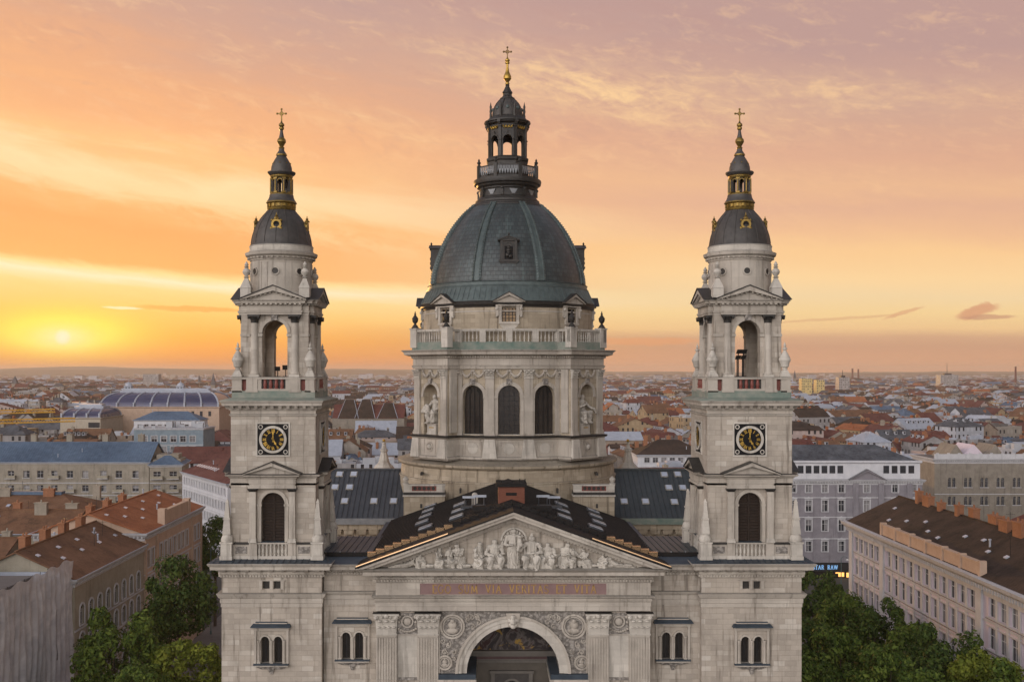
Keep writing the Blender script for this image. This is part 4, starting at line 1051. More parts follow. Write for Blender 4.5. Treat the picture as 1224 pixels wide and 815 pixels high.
    for (u, n, py, r_) in ((0, .52, 736, .24), (0, .5, 741, .32), (-.3, .42, 740, .2), (.3, .42, 740, .2), (0, .4, 746.5, .26), (-.22, .4, 745, .16), (.22, .4, 745, .16)):
        c = mp(u, n, z(py)); ball(p, c, r_, 4, 9)
    # entablature
    pl = [(XC - 11.9, 6.0), (XC - 11.9, -1.35), (XC + 11.9, -1.35), (XC + 11.9, 6.0)]
    e = lambda q: Z(q, 90.65)
    z_ = lambda q: Z(q, 89.9)
    sweep(p, pl, [(-.35, e(730)), (0, e(730)), (0, e(724.4)), (.05, e(724.2)), (.05, e(719)), (.11, e(718.6)), (.11, e(715)), (.2, e(714.4)), (.34, e(712.2)), (.36, e(711.4)), (.02, e(710.8)), (.02, e(695.4)), (.12, e(695)), (.12, e(691.4)),
                  (.24, e(690.8)), (.24, z_(687.4)), (1.02, z_(687)), (1.04, z_(683)), (1.15, z_(682)), (1.36, z_(679.6)), (1.3, z_(679.2)), (-.3, z_(679))], False, mi=1)
    dents(p, pl, .12, e(694.6), e(691.6), .13, .16, .26, False, mi=1)
    dents(p, pl, .24, z_(690.2), z_(687.2), .42, .70, 1.02, False, mi=1, taper=.5)
    dents(p, pl, .11, e(718), e(716.6), .05, .07, .11, False, mi=1)
    o = p.build('portico', M, BAS)
    # pilasters with fluting and Corinthian capitals, each its own
    for uc in (-10.99, -7.38, 7.38, 10.99):
        w = MB()
        mbox(w, mp, uc - .88, uc + .88, 0, .26, 0, z(757), 0)
        for i in range(8):
            u = uc - .82 + i * 1.64 / 7; mbox(w, mp, u - .062, u + .062, .26, .35, 0, z(760), 0)
        mbox(w, mp, uc - .88, uc + .88, .26, .35, z(760.4), z(757.4), 0)
        corinthian(w, mp, uc, 1.74, z(756.6), z(730.6), .36, 1, 2, 4)
        w.build('pilaster', [STONE_SMOOTH, STONE_PALE, DARK_COPPER], o)
    # inscription
    t = MB(); mq = flatmap(XC, 0, 1.35, 0)
    mbox(t, mq, -8.15, 8.13, .02, .05, e(710), e(696.8), 0)
    for s in (-1, 1): mbox(t, mq, s * 8.14 - .06, s * 8.14 + .06, .02, .09, e(710.4), e(696.4), 2)
    letters(t, mq, 'EGO SUM VIA VERITAS ET VITA', .1, e(708.2), e(698.6) - e(708.2), .05, .075, 14.2, .135, 1)
    t.build('inscription', [ROSE, GILT_PAINT, STONE_SMOOTH], o)
    # inside the arch: barrel vault end wall with portal, entablature and mosaic lunette
    v = MB(); mi_ = flatmap(XC, 0, PYF - 5.6, 0); dd = 96.6; zz = lambda q: Z(q, dd)
    mos, tn, b = mat('dark_mosaic', rough=.55, spec=.4)
    P = tn.new('ShaderNodeNewGeometry').outputs['Position']
    n1 = tn.noise(P, .55, 4, .6, 1.2); n2 = tn.noise(P, 1.3, 5, .6, 1.0)
    c = tn.ramp(n1, [(.38, (.012, .012, .02)), (.5, (.04, .03, .03)), (.56, (.16, .14, .13)), (.62, (.05, .02, .02))])
    c = tn.mix(tn.smooth(n2, .58, .64), c, (.42, .26, .05, 1))
    tn.put(b.inputs['Base Color'], c)
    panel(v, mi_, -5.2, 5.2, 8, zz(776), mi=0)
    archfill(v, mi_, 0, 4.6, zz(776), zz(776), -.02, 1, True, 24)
    for (a, b_, n) in ((776, 779, .5), (779, 782, .35), (782, 788, .2), (788, 790.5, .3)): mbox(v, mi_, -4.6, 4.6, 0, n, zz(b_), zz(a), 2)
    mbox(v, mi_, -4.4, 4.4, .2, .22, zz(786.5), zz(783.5), 3)
    mbox(v, mi_, -2.05, 2.05, 0, .42, zz(803), zz(800), 2)
    for s in (-1, 1): mbox(v, mi_, s * 1.75 - .18, s * 1.75 + .18, 0, .3, 8, zz(803), 2)
    mbox(v, mi_, -1.6, 1.6, 0, .1, 8, zz(803), 4)
    archring(v, mi_, 0, .75, .95, zz(822), .1, .2, None, 2, 14); archfill(v, mi_, 0, .75, zz(830), zz(822), .12, 5)
    v.build('portal', [plain('shaded_porch_stone', (.085, .075, .062), (.14, .125, .105), 1.0, .85), mos, plain('shaded_grey_porch_stone', (.12, .11, .098), (.19, .175, .155), 1.5, .85), plain('plum_marble', (.055, .03, .03), (.10, .055, .055), 2, .5), LEAD, GLASS], o)  # porch stones darkened in colour to stand for shade under the arch
    return o
PORTICO = portico()

# ---------------------------------------------------------------- pediment and its sculpture
def pediment_group():
    P = MB(); z0 = Z(679.2, 89.6); zt = Z(611.6, 89.5); hw = 13.4; sl = (zt - z0) / hw
    M = [STONE_SMOOTH, CHAR_ROOF, SUNSET_GLINT, STONE]
    mp = flatmap(XC, 0, 1.35, 0)
    mbox(P, mp, -hw + .9, hw - .9, -1.2, -.02, z0, z0 + .12, 3)
    P.add([mp(-hw + .6, .0, z0), mp(hw - .6, .0, z0), mp(0, .0, zt - .4)], [(0, 1, 2)], 3)
    def rake(o0, o1, n0, n1, mi):    # a band of the raking cornice between two drops below the top edge
        for s in (-1, 1):
            A = lambda dz: [(s * (hw - dz / sl), z0 + 0.0), (0, zt - dz)]
            (ua, za), (ub, zb) = A(o0); (uc, zc), (ud, zd) = A(o1)
            hexa(P, [mp(uc, n0, zc), mp(ud, n0, zd), mp(ud, n1, zd), mp(uc, n1, zc), mp(ua, n0, za), mp(ub, n0, zb), mp(ub, n1, zb), mp(ua, n1, za)], mi)
    rake(.0, .20, -1.0, 1.42, 0); rake(.20, .50, -1.0, 1.22, 0); rake(.50, .66, -1.0, .55, 0); rake(.66, .92, -1.0, .30, 0); rake(.92, 1.02, -1.0, .14, 0)
    for s in (-1, 1):
        for i in range(40):
            u = s * (hw - .9 / sl) * (1 - (i + .6) / 40); z_ = zt - .92 - abs(u) * sl
            mbox(P, mp, u - .085, u + .085, .13, .27, z_ - .12, z_ + .08, 0)
        # metal skin of the raking cornice: dark towards the top, sunset glint coloured onto strips along the lower half
        n = 12
        for i in range(n):
            ta, tb = i / n, (i + 1) / n
            ua, ub = s * (hw + .12) * (1 - ta), s * (hw + .12) * (1 - tb); za, zb = z0 + (zt - z0) * ta + .02, z0 + (zt - z0) * tb + .02
            hexa(P, [mp(ua, 1.50, za), mp(ub, 1.50, zb), mp(ub, -2.6, zb), mp(ua, -2.6, za), mp(ua, 1.46, za + .10), mp(ub, 1.46, zb + .10), mp(ub, -2.6, zb + .05), mp(ua, -2.6, za + .05)], 1)
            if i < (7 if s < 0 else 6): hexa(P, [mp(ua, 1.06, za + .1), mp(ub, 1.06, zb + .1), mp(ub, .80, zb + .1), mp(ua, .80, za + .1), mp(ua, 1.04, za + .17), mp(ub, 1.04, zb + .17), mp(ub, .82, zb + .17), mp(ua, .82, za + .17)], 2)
    o = P.build('pediment', M, BAS)
    yb = -1.62
    def put(px, h, caps, rz=0, fold=.03, vox=.045):
        f = sculpt('relief_figure', caps, STONE_PALE, o, vox, fold, (X(px, 90.4), yb, Z(681, 90.4) + .10), rz); f.scale = (1.2, 1.0, 1.05)
    H = lambda top: Z(top, 90.4) - Z(680.5, 90.4)
    put(613.5, 0, standing(H(634), 1) + [((-.24 * 3.3, .1, 0), (-.24 * 3.3, .1, 2.2), .10, .10), ((.25 * 3.3, .12, 0), (.25 * 3.3, .12, 2.0), .10, .10)], 0, .045)
    put(591, 0, seated(H(646), 0, 1, 1.05), R(8), .04)
    put(573, 0, seated(H(649), 1, -1), R(48), .04)
    put(549, 0, kneeling(H(651), 1), R(15), .04)
    put(538, 0, standing(H(654.5)), R(10), .025, .055)
    put(525, 0, seated(H(655), 2, 1), R(62), .035, .055)
    put(502, 0, seated(H(663), 0, -1, 1.25), R(25), .03, .055)
    put(483, 0, reclining(2.55, 1), R(5), .025, .055)
    put(636, 0, seated(H(642), 1, 1) + [((-1.0, -.5, .1), (-1.0, -.5, 2.5), .05, .05), ((0, -.05, 2.55), (0, -.03, 3.0), .2, .05)], R(-8), .04)
    put(655, 0, seated(H(650), 0, -1, 1.1), R(-12), .04)
    put(675, 0, kneeling(H(650), -1), R(-12), .04)
    put(685, 0, standing(H(656)), R(-5), .025, .055)
    put(700, 0, kneeling(H(657), 1, 1), R(-25), .035, .055)
    put(721, 0, seated(H(664), 2, 1, 1.25), R(-30), .03, .055)
    put(741, 0, reclining(2.5, -1) + [((-.7, -.1, .1), (-.95, -.15, 1.1), .05, .05)], R(-3), .025, .055)
    # rocky ground of the relief and the carved scallop behind the central figure
    g = MB(); rnd = random.Random(3)
    for i in range(70):
        u = rnd.uniform(-10.4, 10.4); ball(g, (XC + u, yb + rnd.uniform(-.15, .2), z0 + .12), rnd.uniform(.16, .34), 0, 7, 1.3, 1, .6)
    g.build('relief_ground', STONE_PALE, o)
    g = MB(); mq = flatmap(XC + .05, 0, 1.35, 0)
    for i in range(9):
        a = R(18 + i * 18); tube(g, mq(.2 * math.cos(a), .08, Z(650, 90.4) + .2 * math.sin(a)), mq(1.0 * math.cos(a), .16, Z(650, 90.4) + 1.25 * math.sin(a)), .06, .13, 6)
    archring(g, mq, 0, 1.0, 1.16, Z(646, 90.4), 0, .2, None, 0, 14)
    g.build('relief_shell', STONE_PALE, o)
pediment_group()

# ---------------------------------------------------------------- roofs
ZR = 42.1; SLR = .355
def roofs():
    r = MB(); M = [CHAR_ROOF, SUNSET_GLINT, STONE_WARM, BLUE_METAL]
    y0, y1, hw = 1.45, 23.5, 12.9
    for s in (-1, 1):
        a = (XC, ZR); b_ = (XC + s * hw, ZR - SLR * hw)
        hexa(r, [(b_[0], y0, b_[1] - .5), (a[0], y0, a[1] - .5), (a[0], y1, a[1] - .5), (b_[0], y1, b_[1] - .5), (b_[0], y0, b_[1]), (a[0], y0, a[1]), (a[0], y1, a[1]), (b_[0], y1, b_[1])], 0)
        for i in range(22):        # sheet joints running down the slope
            y = y0 + .6 + i
            hexa(r, [(b_[0], y, b_[1]), (a[0], y, a[1]), (a[0], y + .06, a[1]), (b_[0], y + .06, b_[1]), (b_[0], y, b_[1] + .05), (a[0], y, a[1] + .05), (a[0], y + .06, a[1] + .05), (b_[0], y + .06, b_[1] + .05)], 0)
        # stepped verge flashing behind the gable: the sunset's reflection is coloured onto the lower steps
        n = 17
        for i in range(n):
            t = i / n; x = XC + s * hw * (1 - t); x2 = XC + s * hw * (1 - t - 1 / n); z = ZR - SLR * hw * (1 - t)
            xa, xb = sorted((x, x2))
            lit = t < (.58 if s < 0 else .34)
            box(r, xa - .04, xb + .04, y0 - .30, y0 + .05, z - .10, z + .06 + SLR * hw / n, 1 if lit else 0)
        xa, xb = sorted((XC + s * (hw - .1), XC + s * (hw + .55)))
        box(r, xa, xb, y0 + .3, y1, ZR - SLR * hw - .65, ZR - SLR * hw - .2, 3)
    r.add([(XC - hw, y0 + .02, ZR - SLR * hw - .5), (XC + hw, y0 + .02, ZR - SLR * hw - .5), (XC, y0 + .02, ZR - .3)], [(0, 1, 2)], 0)
    box(r, XC - 12.2, XC + 12.2, 6.0, y1, 0, ZR - SLR * hw - .3, 2)
    o = r.build('nave_roof', M, BAS)
    # skylights lying on the slopes: (px, py) in the photo turned into points on the roof plane
    def onroof(px, py, s):
        k = (px - PX0) / FPX; m = (py - PY0) / FPX
        # z = CAMZ - m d ; x = k d ; z = ZR - SLR*|x - XC|
        d = (CAMZ - ZR - SLR * s * XC) / (m - SLR * s * k)
        return Vector((k * d, d - CAMD, CAMZ - m * d)), d
    pts = [(-1, 515, 605), (-1, 512, 611), (-1, 509, 617.5), (-1, 505, 625), (-1, 509, 631), (-1, 550, 603.5), (-1, 548, 611), (-1, 546, 618.5)]
    sk = None
    for (s, px, py) in pts + [(1, 1220.4 - px, py) for _, px, py in pts]:
        q, d = onroof(px, py, s)
        g = MB(); w, l = .62, .75
        tz = math.atan(SLR) * s
        box(g, -w - .09, w + .09, -l - .09, l + .09, .0, .16, 1); box(g, -w, w, -l, l, .16, .19, 0)
        box(g, -w, w, -.04, .04, .19, .21, 1)
        k = g.build('skylight', [SKYLIGHT, SLATE_TOP], o, smooth=0)
        k.location = q; k.rotation_euler = (0, math.atan(SLR) * s, 0)
    for px in (560.5, 573.5, 649, 662):     # opened roof hatches near the ridge
        s = -1 if px < 606 else 1
        q, d = onroof(px, 607 if px in (560.5, 662) else 606, s)
        g = MB(); box(g, -.62, .62, -.06, .06, .95, 1.17, 0); tube(g, (-.4, 0, 0), (-.4, 0, .95), .05, .05, 6, 1); tube(g, (.4, 0, 0), (.4, 0, .95), .05, .05, 6, 1); box(g, -.8, .8, -.5, .5, 0, .2, 1)
        k = g.build('roof_hatch', [SKYLIGHT, SLATE_TOP], o, smooth=0); k.location = q
    # the rust red lift housing on the ridge, dark cap and rails on it
    b = MB(); d = 97; xa, xb = X(595.5, d), X(627, d)
    box(b, xa, xb, d - CAMD, d - CAMD + 3, ZR - 2.4, Z(581.5, d), 0)
    for i in range(9): b_z = ZR - 2.2 + i * .34; box(b, xa - .02, xb + .02, d - CAMD - .03, d - CAMD, b_z, b_z + .04, 0)
    box(b, xa - .2, xb + .2, d - CAMD - .25, d - CAMD + 3.2, Z(581.5, d), Z(577.5, d), 1)
    for u in (.3, 1.3, 2.0, 2.5): box(b, xa + u - .05, xa + u + .05, d - CAMD + .2, d - CAMD + .3, Z(577.5, d), Z(574 - (u > 1.5) * 1.5, d), 1)
    box(b, (xa + xb) / 2 - .5, (xa + xb) / 2 + .5, d - CAMD - .04, d - CAMD, Z(592, d), Z(588.5, d), 1)
    b.build('lift_housing', [REDBRICK_BOX, CHAR_ROOF], o)
    # small white turret and hatch clutter on the left slope
    q, d = onroof(567.5, 602, -1); g = MB(); box(g, -.3, .3, -.3, .3, -.2, .7, 0); ball(g, (0, 0, .85), .3, 0, 8); k = g.build('vent', STONE_PALE, o); k.location = q
    q, d = onroof(579, 609, -1); g = MB(); box(g, -1.1, 1.1, -.5, .5, -.1, .35, 0); k = g.build('roof_hatch', CHAR_ROOF, o); k.location = q
    q, d = onroof(645, 609, 1); g = MB(); box(g, -1.1, 1.1, -.5, .5, -.1, .35, 0); k = g.build('roof_hatch', CHAR_ROOF, o); k.location = q
    # side-aisle roofs
    for s in (-1, 1):
        a = MB(); xa, xb = sorted((XC + s * 9.6, XC + s * 17.6)); ya, yb = 2.3, 12.0; za, zb = Z(660, 94.3), Z(640.5, 104)
        hexa(a, [(xa, ya, za - .3), (xb, ya, za - .3), (xb, yb, zb - .3), (xa, yb, zb - .3), (xa, ya, za), (xb, ya, za), (xb, yb, zb), (xa, yb, zb)], 0)
        for i in range(14):
            x = xa + .3 + i * .58; hexa(a, [(x - .03, ya, za), (x + .03, ya, za), (x + .03, yb, zb), (x - .03, yb, zb), (x - .03, ya, za + .07), (x + .03, ya, za + .07), (x + .03, yb, zb + .07), (x - .03, yb, zb + .07)], 0)
        box(a, xa, xb, ya - .12, ya + .1, za - .55, za + .02, 1)
        box(a, xa, xb, 1.9, 12, 20, za - .4, 2)
        for i in range(6): ball(a, (xa + .8 + i * 1.3, ya - .12, za + .08), .07, 3, 6)
        a.build('aisle_roof', [BLUE_METAL if s < 0 else GREEN_METAL, CHAR_ROOF, STONE_WARM, SHIELD], BAS)
    # transepts: standing-seam roof facing the viewer, bracketed clerestory below
    for s in (-1, 1):
        t = MB(); xa, xb = sorted((XC + s * 10.6, XC + s * 25)); zr, ze = Z(561, 130), Z(619, 121.5)
        yr, ye = 38.0, 29.5
        hexa(t, [(xa, ye, ze - .3), (xb, ye, ze - .3), (xb, yr, zr - .3), (xa, yr, zr - .3), (xa, ye, ze), (xb, ye, ze), (xb, yr, zr), (xa, yr, zr)], 0)
        hexa(t, [(xa, 2 * yr - ye, ze - .3), (xb, 2 * yr - ye, ze - .3), (xb, yr, zr - .3), (xa, yr, zr - .3), (xa, 2 * yr - ye, ze), (xb, 2 * yr - ye, ze), (xb, yr, zr - .01), (xa, yr, zr - .01)], 0)
        n = 24
        for i in range(n):
            x = xa + .3 + i * .6; hexa(t, [(x - .035, ye, ze), (x + .035, ye, ze), (x + .035, yr, zr), (x - .035, yr, zr), (x - .035, ye, ze + .10), (x + .035, ye, ze + .10), (x + .035, yr, zr + .10), (x - .035, yr, zr + .10)], 0)
        box(t, xa, xb, yr - .2, yr + .2, zr - .05, zr + .16, 0)
        box(t, xa, xb, ye - .35, ye + .4, ze - .70, ze - .02, 1)
        box(t, xa, xb, ye - .05, ye + .5, ze - 1.3, ze - .70, 2)
        for i in range(10): x = xa + .8 + i * 1.45; hexa(t, [(x - .5, ye - .02, ze - 1.9), (x + .5, ye - .02, ze - 1.9), (x + .5, ye + .4, ze - 1.9), (x - .5, ye + .4, ze - 1.9), (x - .62, ye - .16, ze - 1.3), (x + .62, ye - .16, ze - 1.3), (x + .62, ye + .4, ze - 1.3), (x - .62, ye + .4, ze - 1.3)], 2)
        box(t, xa, xb, ye + .4, 2 * yr - ye, 10, ze - .4, 3)
        o = t.build('transept_roof', [SLATE_TOP if s < 0 else GREEN_METAL, SHIELD if s < 0 else VERDIGRIS, STONE_WARM, STONE_WARM], BAS)
        sp = [(406, 567), (423, 567), (400.5, 582.5), (418, 582.5), (412, 599), (447, 599), (470.5, 599)] if s < 0 else [(794, 567.5), (810, 567), (799.5, 583), (816, 583), (746, 599.5), (771.5, 599.5), (806, 600)]
        an = math.atan2(zr - ze, yr - ye)
        for (px, py) in sp:
            tt = 0
            # intersect the sight line with the slope
            m = (py - PY0) / FPX; g_ = (zr - ze) / (yr - ye)
            d = (CAMZ - ze + g_ * (ye + CAMD)) / (m + g_)
            g = MB(); box(g, -.34, .34, -.42, .42, .0, .14, 0); box(g, -.44, .44, -.52, .52, 0, .09, 1)
            k = g.build('skylight', [SKYLIGHT, STONE_PALE], o, smooth=0); k.location = (X(px, d), d - CAMD, CAMZ - m * d + .02); k.rotation_euler = (an, 0, 0)
    # little ball-topped turrets beyond the transept roofs
    for px in (459, 750.5):
        d = 139; c = (X(px, d), d - CAMD); k = d / FPX; g = MB(); L = lambda lst: [(r * k, Z(p, d)) for p, r in lst]
        lathe(g, L([(575, 14), (562, 13), (558, 12), (554, 8), (552, 6.5), (551, 6.5)]), *c, 8, 0)
        lathe(g, L([(551, 6.2), (549, 5.8), (540, 3.6), (539, 4.6), (537, 4.6), (536, 3.2), (531, 2.0), (530, 2.6), (528.6, 2.4), (528, 1)]), *c, 8, 0)
        ball(g, (*c, Z(526.4, d)), 1.9 * k, 1, 10)
        g.build('turret', [STONE_PALE, GOLD], BAS)
roofs()

# ---------------------------------------------------------------- crossing, drum, attic, dome, lantern
def drum_plan(rad, rf, w, n=10, extra=0):
    """round wall with a flat block standing out on each diagonal (local axis at 0,0)"""
    out = []
    dd = math.sqrt(max(.01, rad * rad - w * w)); th = math.asin(min(.99, w / rad)); a_in = PI / 4 - th
    for k in range(4):
        a0 = k * PI / 2
        for i in range(n + 1):
            a = a0 - a_in + 2 * a_in * i / n; out.append((rad * math.sin(a), -rad * math.cos(a)))
        b = a0 + PI / 4; nx, ny, ux, uy = math.sin(b), -math.cos(b), math.cos(b), math.sin(b)
        for u in (-w, w): out.append((nx * rf + ux * u, ny * rf + uy * u))
    return out
Zd = lambda p: Z(p, 130.0)
Zq = lambda p: Z(p, 119.0)
KD = .104
DRW, RF, BW = 11.2, 12.7, 2.8
def crossing():
    c = MB(); M = [STONE_WARM, STONE_SMOOTH, BLUE_METAL, STONE_PALE, REDSTONE, DARK_COPPER]
    lathe(c, [(13.3, 30), (13.3, Zq(577)), (13.38, Zq(576.6)), (13.38, Zq(575)), (13.2, Zq(574.6)), (13.1, Zq(561)), (13.3, Zq(560)), (13.5, Zq(558)), (13.55, Zq(555.4)), (13.3, Zq(554.8)), (11.0, Zq(549.5))], XD, YD, 64, 0)
    # flat-faced corner piers with pierced parapets
    for s in (-1, 1):
        d = 115.5; xa, xb = sorted((X(608.5 + s * 77, d), X(608.5 + s * 126, d)))
        box(c, xa, xb, d - CAMD, 38, 28, Z(591.4, d), 0)
        box(c, xa - .1, xb + .1, d - CAMD - .14, d - CAMD + 2, Z(593.2, d), Z(591.4, d), 3)
        box(c, xa - .02, xb + .02, d - CAMD - .02, d - CAMD + 2, Z(591.4, d), Z(588, d), 5)
        box(c, xa, xb, d - CAMD - .05, d - CAMD + .6, Z(588, d), Z(586.6, d), 3)
        box(c, xa + .9, xb - .9, d - CAMD + .05, d - CAMD + .5, Z(586.6, d), Z(580.5, d), 4)
        for i in range(5):
            u = xa + 1.25 + i * (xb - xa - 2.5) / 4
            c.add([(u + .2 * math.cos(2 * PI * j / 12), d - CAMD + .03, Z(583.6, d) + .2 * math.sin(2 * PI * j / 12)) for j in range(12)], [tuple(range(12))], 5)
            if i < 4: box(c, u + (xb - xa - 2.5) / 8 - .05, u + (xb - xa - 2.5) / 8 + .05, d - CAMD - .01, d - CAMD + .1, Z(586.6, d), Z(580.5, d), 4)
        for e in (xa, xb - .9): box(c, e, e + .9, d - CAMD - .08, d - CAMD + .7, Z(586.6, d), Z(580.5, d), 3)
        box(c, xa - .06, xb + .06, d - CAMD - .12, d - CAMD + .75, Z(580.5, d), Z(578.8, d), 3)
        q = (XD + s * 11.55 if False else X(608.5 + s * 124, d), d - CAMD + .4)
        lathe(c, [(.34, Z(578.8, d)), (.36, Z(577.5, d)), (.2, Z(576.5, d)), (.3, Z(575, d)), (.36, Z(572.6, d)), (.2, Z(570.6, d)), (.05, Z(569.4, d))], *q, 10, 3)
        box(c, X(608.5 + s * 105, d) - .12, X(608.5 + s * 105, d) + .12, d - CAMD - .03, d - CAMD + .1, Z(607, d), Z(602, d), 5)
    for px in (550.5, 666): box(c, X(px, 117.2) - .1, X(px, 117.2) + .1, 37.6 - 13.3, 37.6 - 12.2, Z(588.5, 117), Z(583.5, 117), 5)
    for px in (505, 711.5): box(c, X(px, 122) - .14, X(px, 122) + .14, 28, 32, Z(566, 122), Z(563, 122), 5)
    c.build('crossing', M, BAS)
crossing()
def festoon(mb, mp, ua, ub, z, drop, mi=0, n=9):
    pts = []
    for i in range(n + 1):
        t = i / n; pts.append(((ua + (ub - ua) * t), z - drop * 4 * t * (1 - t)))
    for i in range(n):
        r0 = .07 + .10 * math.sin(PI * i / n); r1 = .07 + .10 * math.sin(PI * (i + 1) / n)
        tube(mb, mp(pts[i][0], .12, pts[i][1]), mp(pts[i + 1][0], .12, pts[i + 1][1]), r0, r1, 6, mi)
    for u in (ua, ub): q = mp(u, .12, z); ball(mb, q, .17, mi, 8); tube(mb, q, mp(u, .1, z - .75), .07, .04, 5, mi)
def drum():
    D = MB(); M = [STONE_WARM, STONE_SMOOTH, VERDIGRIS, STONE_CARVED, DARK_COPPER, STONE_PALE, ROSE]
    z0, z1 = Zq(520.6), Zq(440.8); zb = Zq(519.6); hw = 1.25; zs = Zq(460.4) - hw
    wa = R(21.5)
    amax = math.asin(BW / DRW); ain = PI / 4 - amax
    for k in range(4):
        mp = cylmap(0, 0, DRW, k * PI / 2)
        us = [-wa * DRW, 0, wa * DRW]
        panel(D, mp, -ain * DRW - .3, ain * DRW + .3, z0, z1, [(u, hw, zb, zs, True) for u in us], .55, 0, .5)
        for u in us:
            archring(D, mp, u, hw, hw + .42, zs, 0, .13, None, 1, 18)
            for s in (-1, 1):
                mbox(D, mp, u + s * (hw + .24) - .24, u + s * (hw + .24) + .24, 0, .16, zs - .25, zs + .05, 1)
                mbox(D, mp, u + s * (hw + .22) - .2, u + s * (hw + .22) + .2, 0, .08, z0, zs - .25, 1)
            mbox(D, mp, u - .3, u + .3, 0, .3, zs + hw + .1, zs + hw + .75, 3)
            for s in (-1, 1): festoon(D, mp, u + s * .12, u + s * 1.35, Zq(443.5), .62, 1)
        pu = [-11.2 * DRW * PI / 180, 11.2 * DRW * PI / 180]
        for u in pu + [-ain * DRW + .1, ain * DRW - .1]:
            w_ = .50 if abs(u) < 3 else .34
            mbox(D, mp, u - w_ - .1, u + w_ + .1, 0, .36, z0, z0 + .28, 1); mbox(D, mp, u - w_ - .04, u + w_ + .04, 0, .30, z0 + .28, z0 + .5, 1)
            mbox(D, mp, u - w_, u + w_, 0, .22, z0 + .5, Zq(451.5), 1)
            if abs(u) < 3: corinthian(D, mp, u, 2 * w_ - .04, Zq(451.5), Zq(441.4), .24, 5, 5, 3)
            else: corinthian(D, mp, u, 2 * w_ - .04, Zq(451.5), Zq(441.4), .24, 1, 1, 2)
        # diagonal block with its niche
        b = k * PI / 2 + PI / 4; mp = flatmap(0, 0, RF, b)
        nh = 1.22; nzs = Zq(459.5) - nh
        panel(D, mp, -BW, BW, z0, z1, [(0, nh, z0 + .02, nzs, True)], .5, 0)
        # niche: half-round back with a quarter-dome
        n = 10; v = []; f = []
        prof = [(1.0, z0 + .02), (1.0, nzs)] + [(math.cos(PI / 2 * i / 6), nzs + nh * math.sin(PI / 2 * i / 6)) for i in range(1, 7)]
        for (rr, z_) in prof:
            for i in range(n + 1):
                a = PI * i / n; v.append(mp(-nh * rr * math.cos(a), -.5 - nh * rr * math.sin(a) * .8, z_))
        for j in range(len(prof) - 1):
            for i in range(n): f.append((j * (n + 1) + i, j * (n + 1) + i + 1, (j + 1) * (n + 1) + i + 1, (j + 1) * (n + 1) + i))
        D.add(v, f, 0)
        D.add([mp(-nh, 0, z0 + .03), mp(nh, 0, z0 + .03), mp(nh, -1.6, z0 + .03), mp(-nh, -1.6, z0 + .03)], [(0, 1, 2, 3)], 1)
        archring(D, mp, 0, nh, nh + .36, nzs, 0, .12, None, 1, 18)
        mbox(D, mp, -.26, .26, 0, .3, nzs + nh + .1, nzs + nh + .7, 3)
        for s in (-1, 1):
            mbox(D, mp, s * (nh + .2) - .22, s * (nh + .2) + .22, 0, .15, nzs - .25, nzs + .05, 1)
            festoon(D, mp, s * .12, s * 1.3, Zq(443.5), .62, 1)
            u = s * 2.28; w_ = .48
            mbox(D, mp, u - w_ - .1, u + w_ + .1, 0, .36, z0, z0 + .28, 1); mbox(D, mp, u - w_ - .04, u + w_ + .04, 0, .30, z0 + .28, z0 + .5, 1)
            mbox(D, mp, u - w_, u + w_, 0, .22, z0 + .5, Zq(451.5), 1)
            corinthian(D, mp, u, 2 * w_ - .04, Zq(451.5), Zq(441.4), .24, 5, 5, 3)
            # sides of the block
            ms = flatmap(0, 0, BW, b + s * PI / 2)
            mbox(D, mp, s * BW - .01 * s, s * BW, -3.4, 0, z0, z1, 0)
            ua = mp(s * BW, 0, 0)
            mbox(D, mp, s * BW, s * (BW + .2), -1.3, -.25, z0 + .3, Zq(441.4), 1)
    dp = drum_plan(DRW, RF, BW)
    # pedestal zone
    sweep(D, dp, [(.10, Zq(551)), (.10, Zq(549.6)), (.42, Zq(549)), (.42, Zq(546.5)), (.24, Zq(545.5)), (.16, Zq(526)), (.24, Zq(525)), (.46, Zq(523.4)), (.50, Zq(521.8)), (.46, Zq(521.2)), (-.3, Zq(520.6))], mis=[1] * 7 + [4] * 3)
    for k in range(4):
        mp = cylmap(0, 0, DRW + .18, k * PI / 2)
        for a in (-11.2, 11.2):
            u = R(a) * DRW; hexa(D, [mp(u - .85, .45, Zq(548)), mp(u + .85, .45, Zq(548)), mp(u + .85, 0, Zq(548)), mp(u - .85, 0, Zq(548)), mp(u - .58, .26, Zq(525)), mp(u + .58, .26, Zq(525)), mp(u + .58, 0, Zq(525)), mp(u - .58, 0, Zq(525))], 5)
        for a in (-21.5, 0, 21.5):
            u = R(a) * DRW; zc = Zq(536)
            for (ua, ub, za, zb_) in ((-1.05, 1.05, .72, .8), (-1.05, 1.05, -.8, -.72), (-1.05, -.97, -.8, .8), (.97, 1.05, -.8, .8)): mbox(D, mp, u + ua, u + ub, 0, .08, zc + za, zc + zb_, 1)
            n = 16; D.add([mp(u + .62 * math.cos(2 * PI * i / n), .06, zc + .62 * math.sin(2 * PI * i / n)) for i in range(n)] + [mp(u + .66 * math.cos(2 * PI * i / n), 0, zc + .66 * math.sin(2 * PI * i / n)) for i in range(n)], [tuple(range(n))] + [(i, (i + 1) % n, n + (i + 1) % n, n + i) for i in range(n)], 5)
        mp = flatmap(0, 0, RF + .18, k * PI / 2 + PI / 4)
        for s in (-1, 1): hexa(D, [mp(s * 2.3 - .74, .45, Zq(548)), mp(s * 2.3 + .74, .45, Zq(548)), mp(s * 2.3 + .74, 0, Zq(548)), mp(s * 2.3 - .74, 0, Zq(548)), mp(s * 2.3 - .54, .26, Zq(525)), mp(s * 2.3 + .54, .26, Zq(525)), mp(s * 2.3 + .54, 0, Zq(525)), mp(s * 2.3 - .54, 0, Zq(525))], 5)
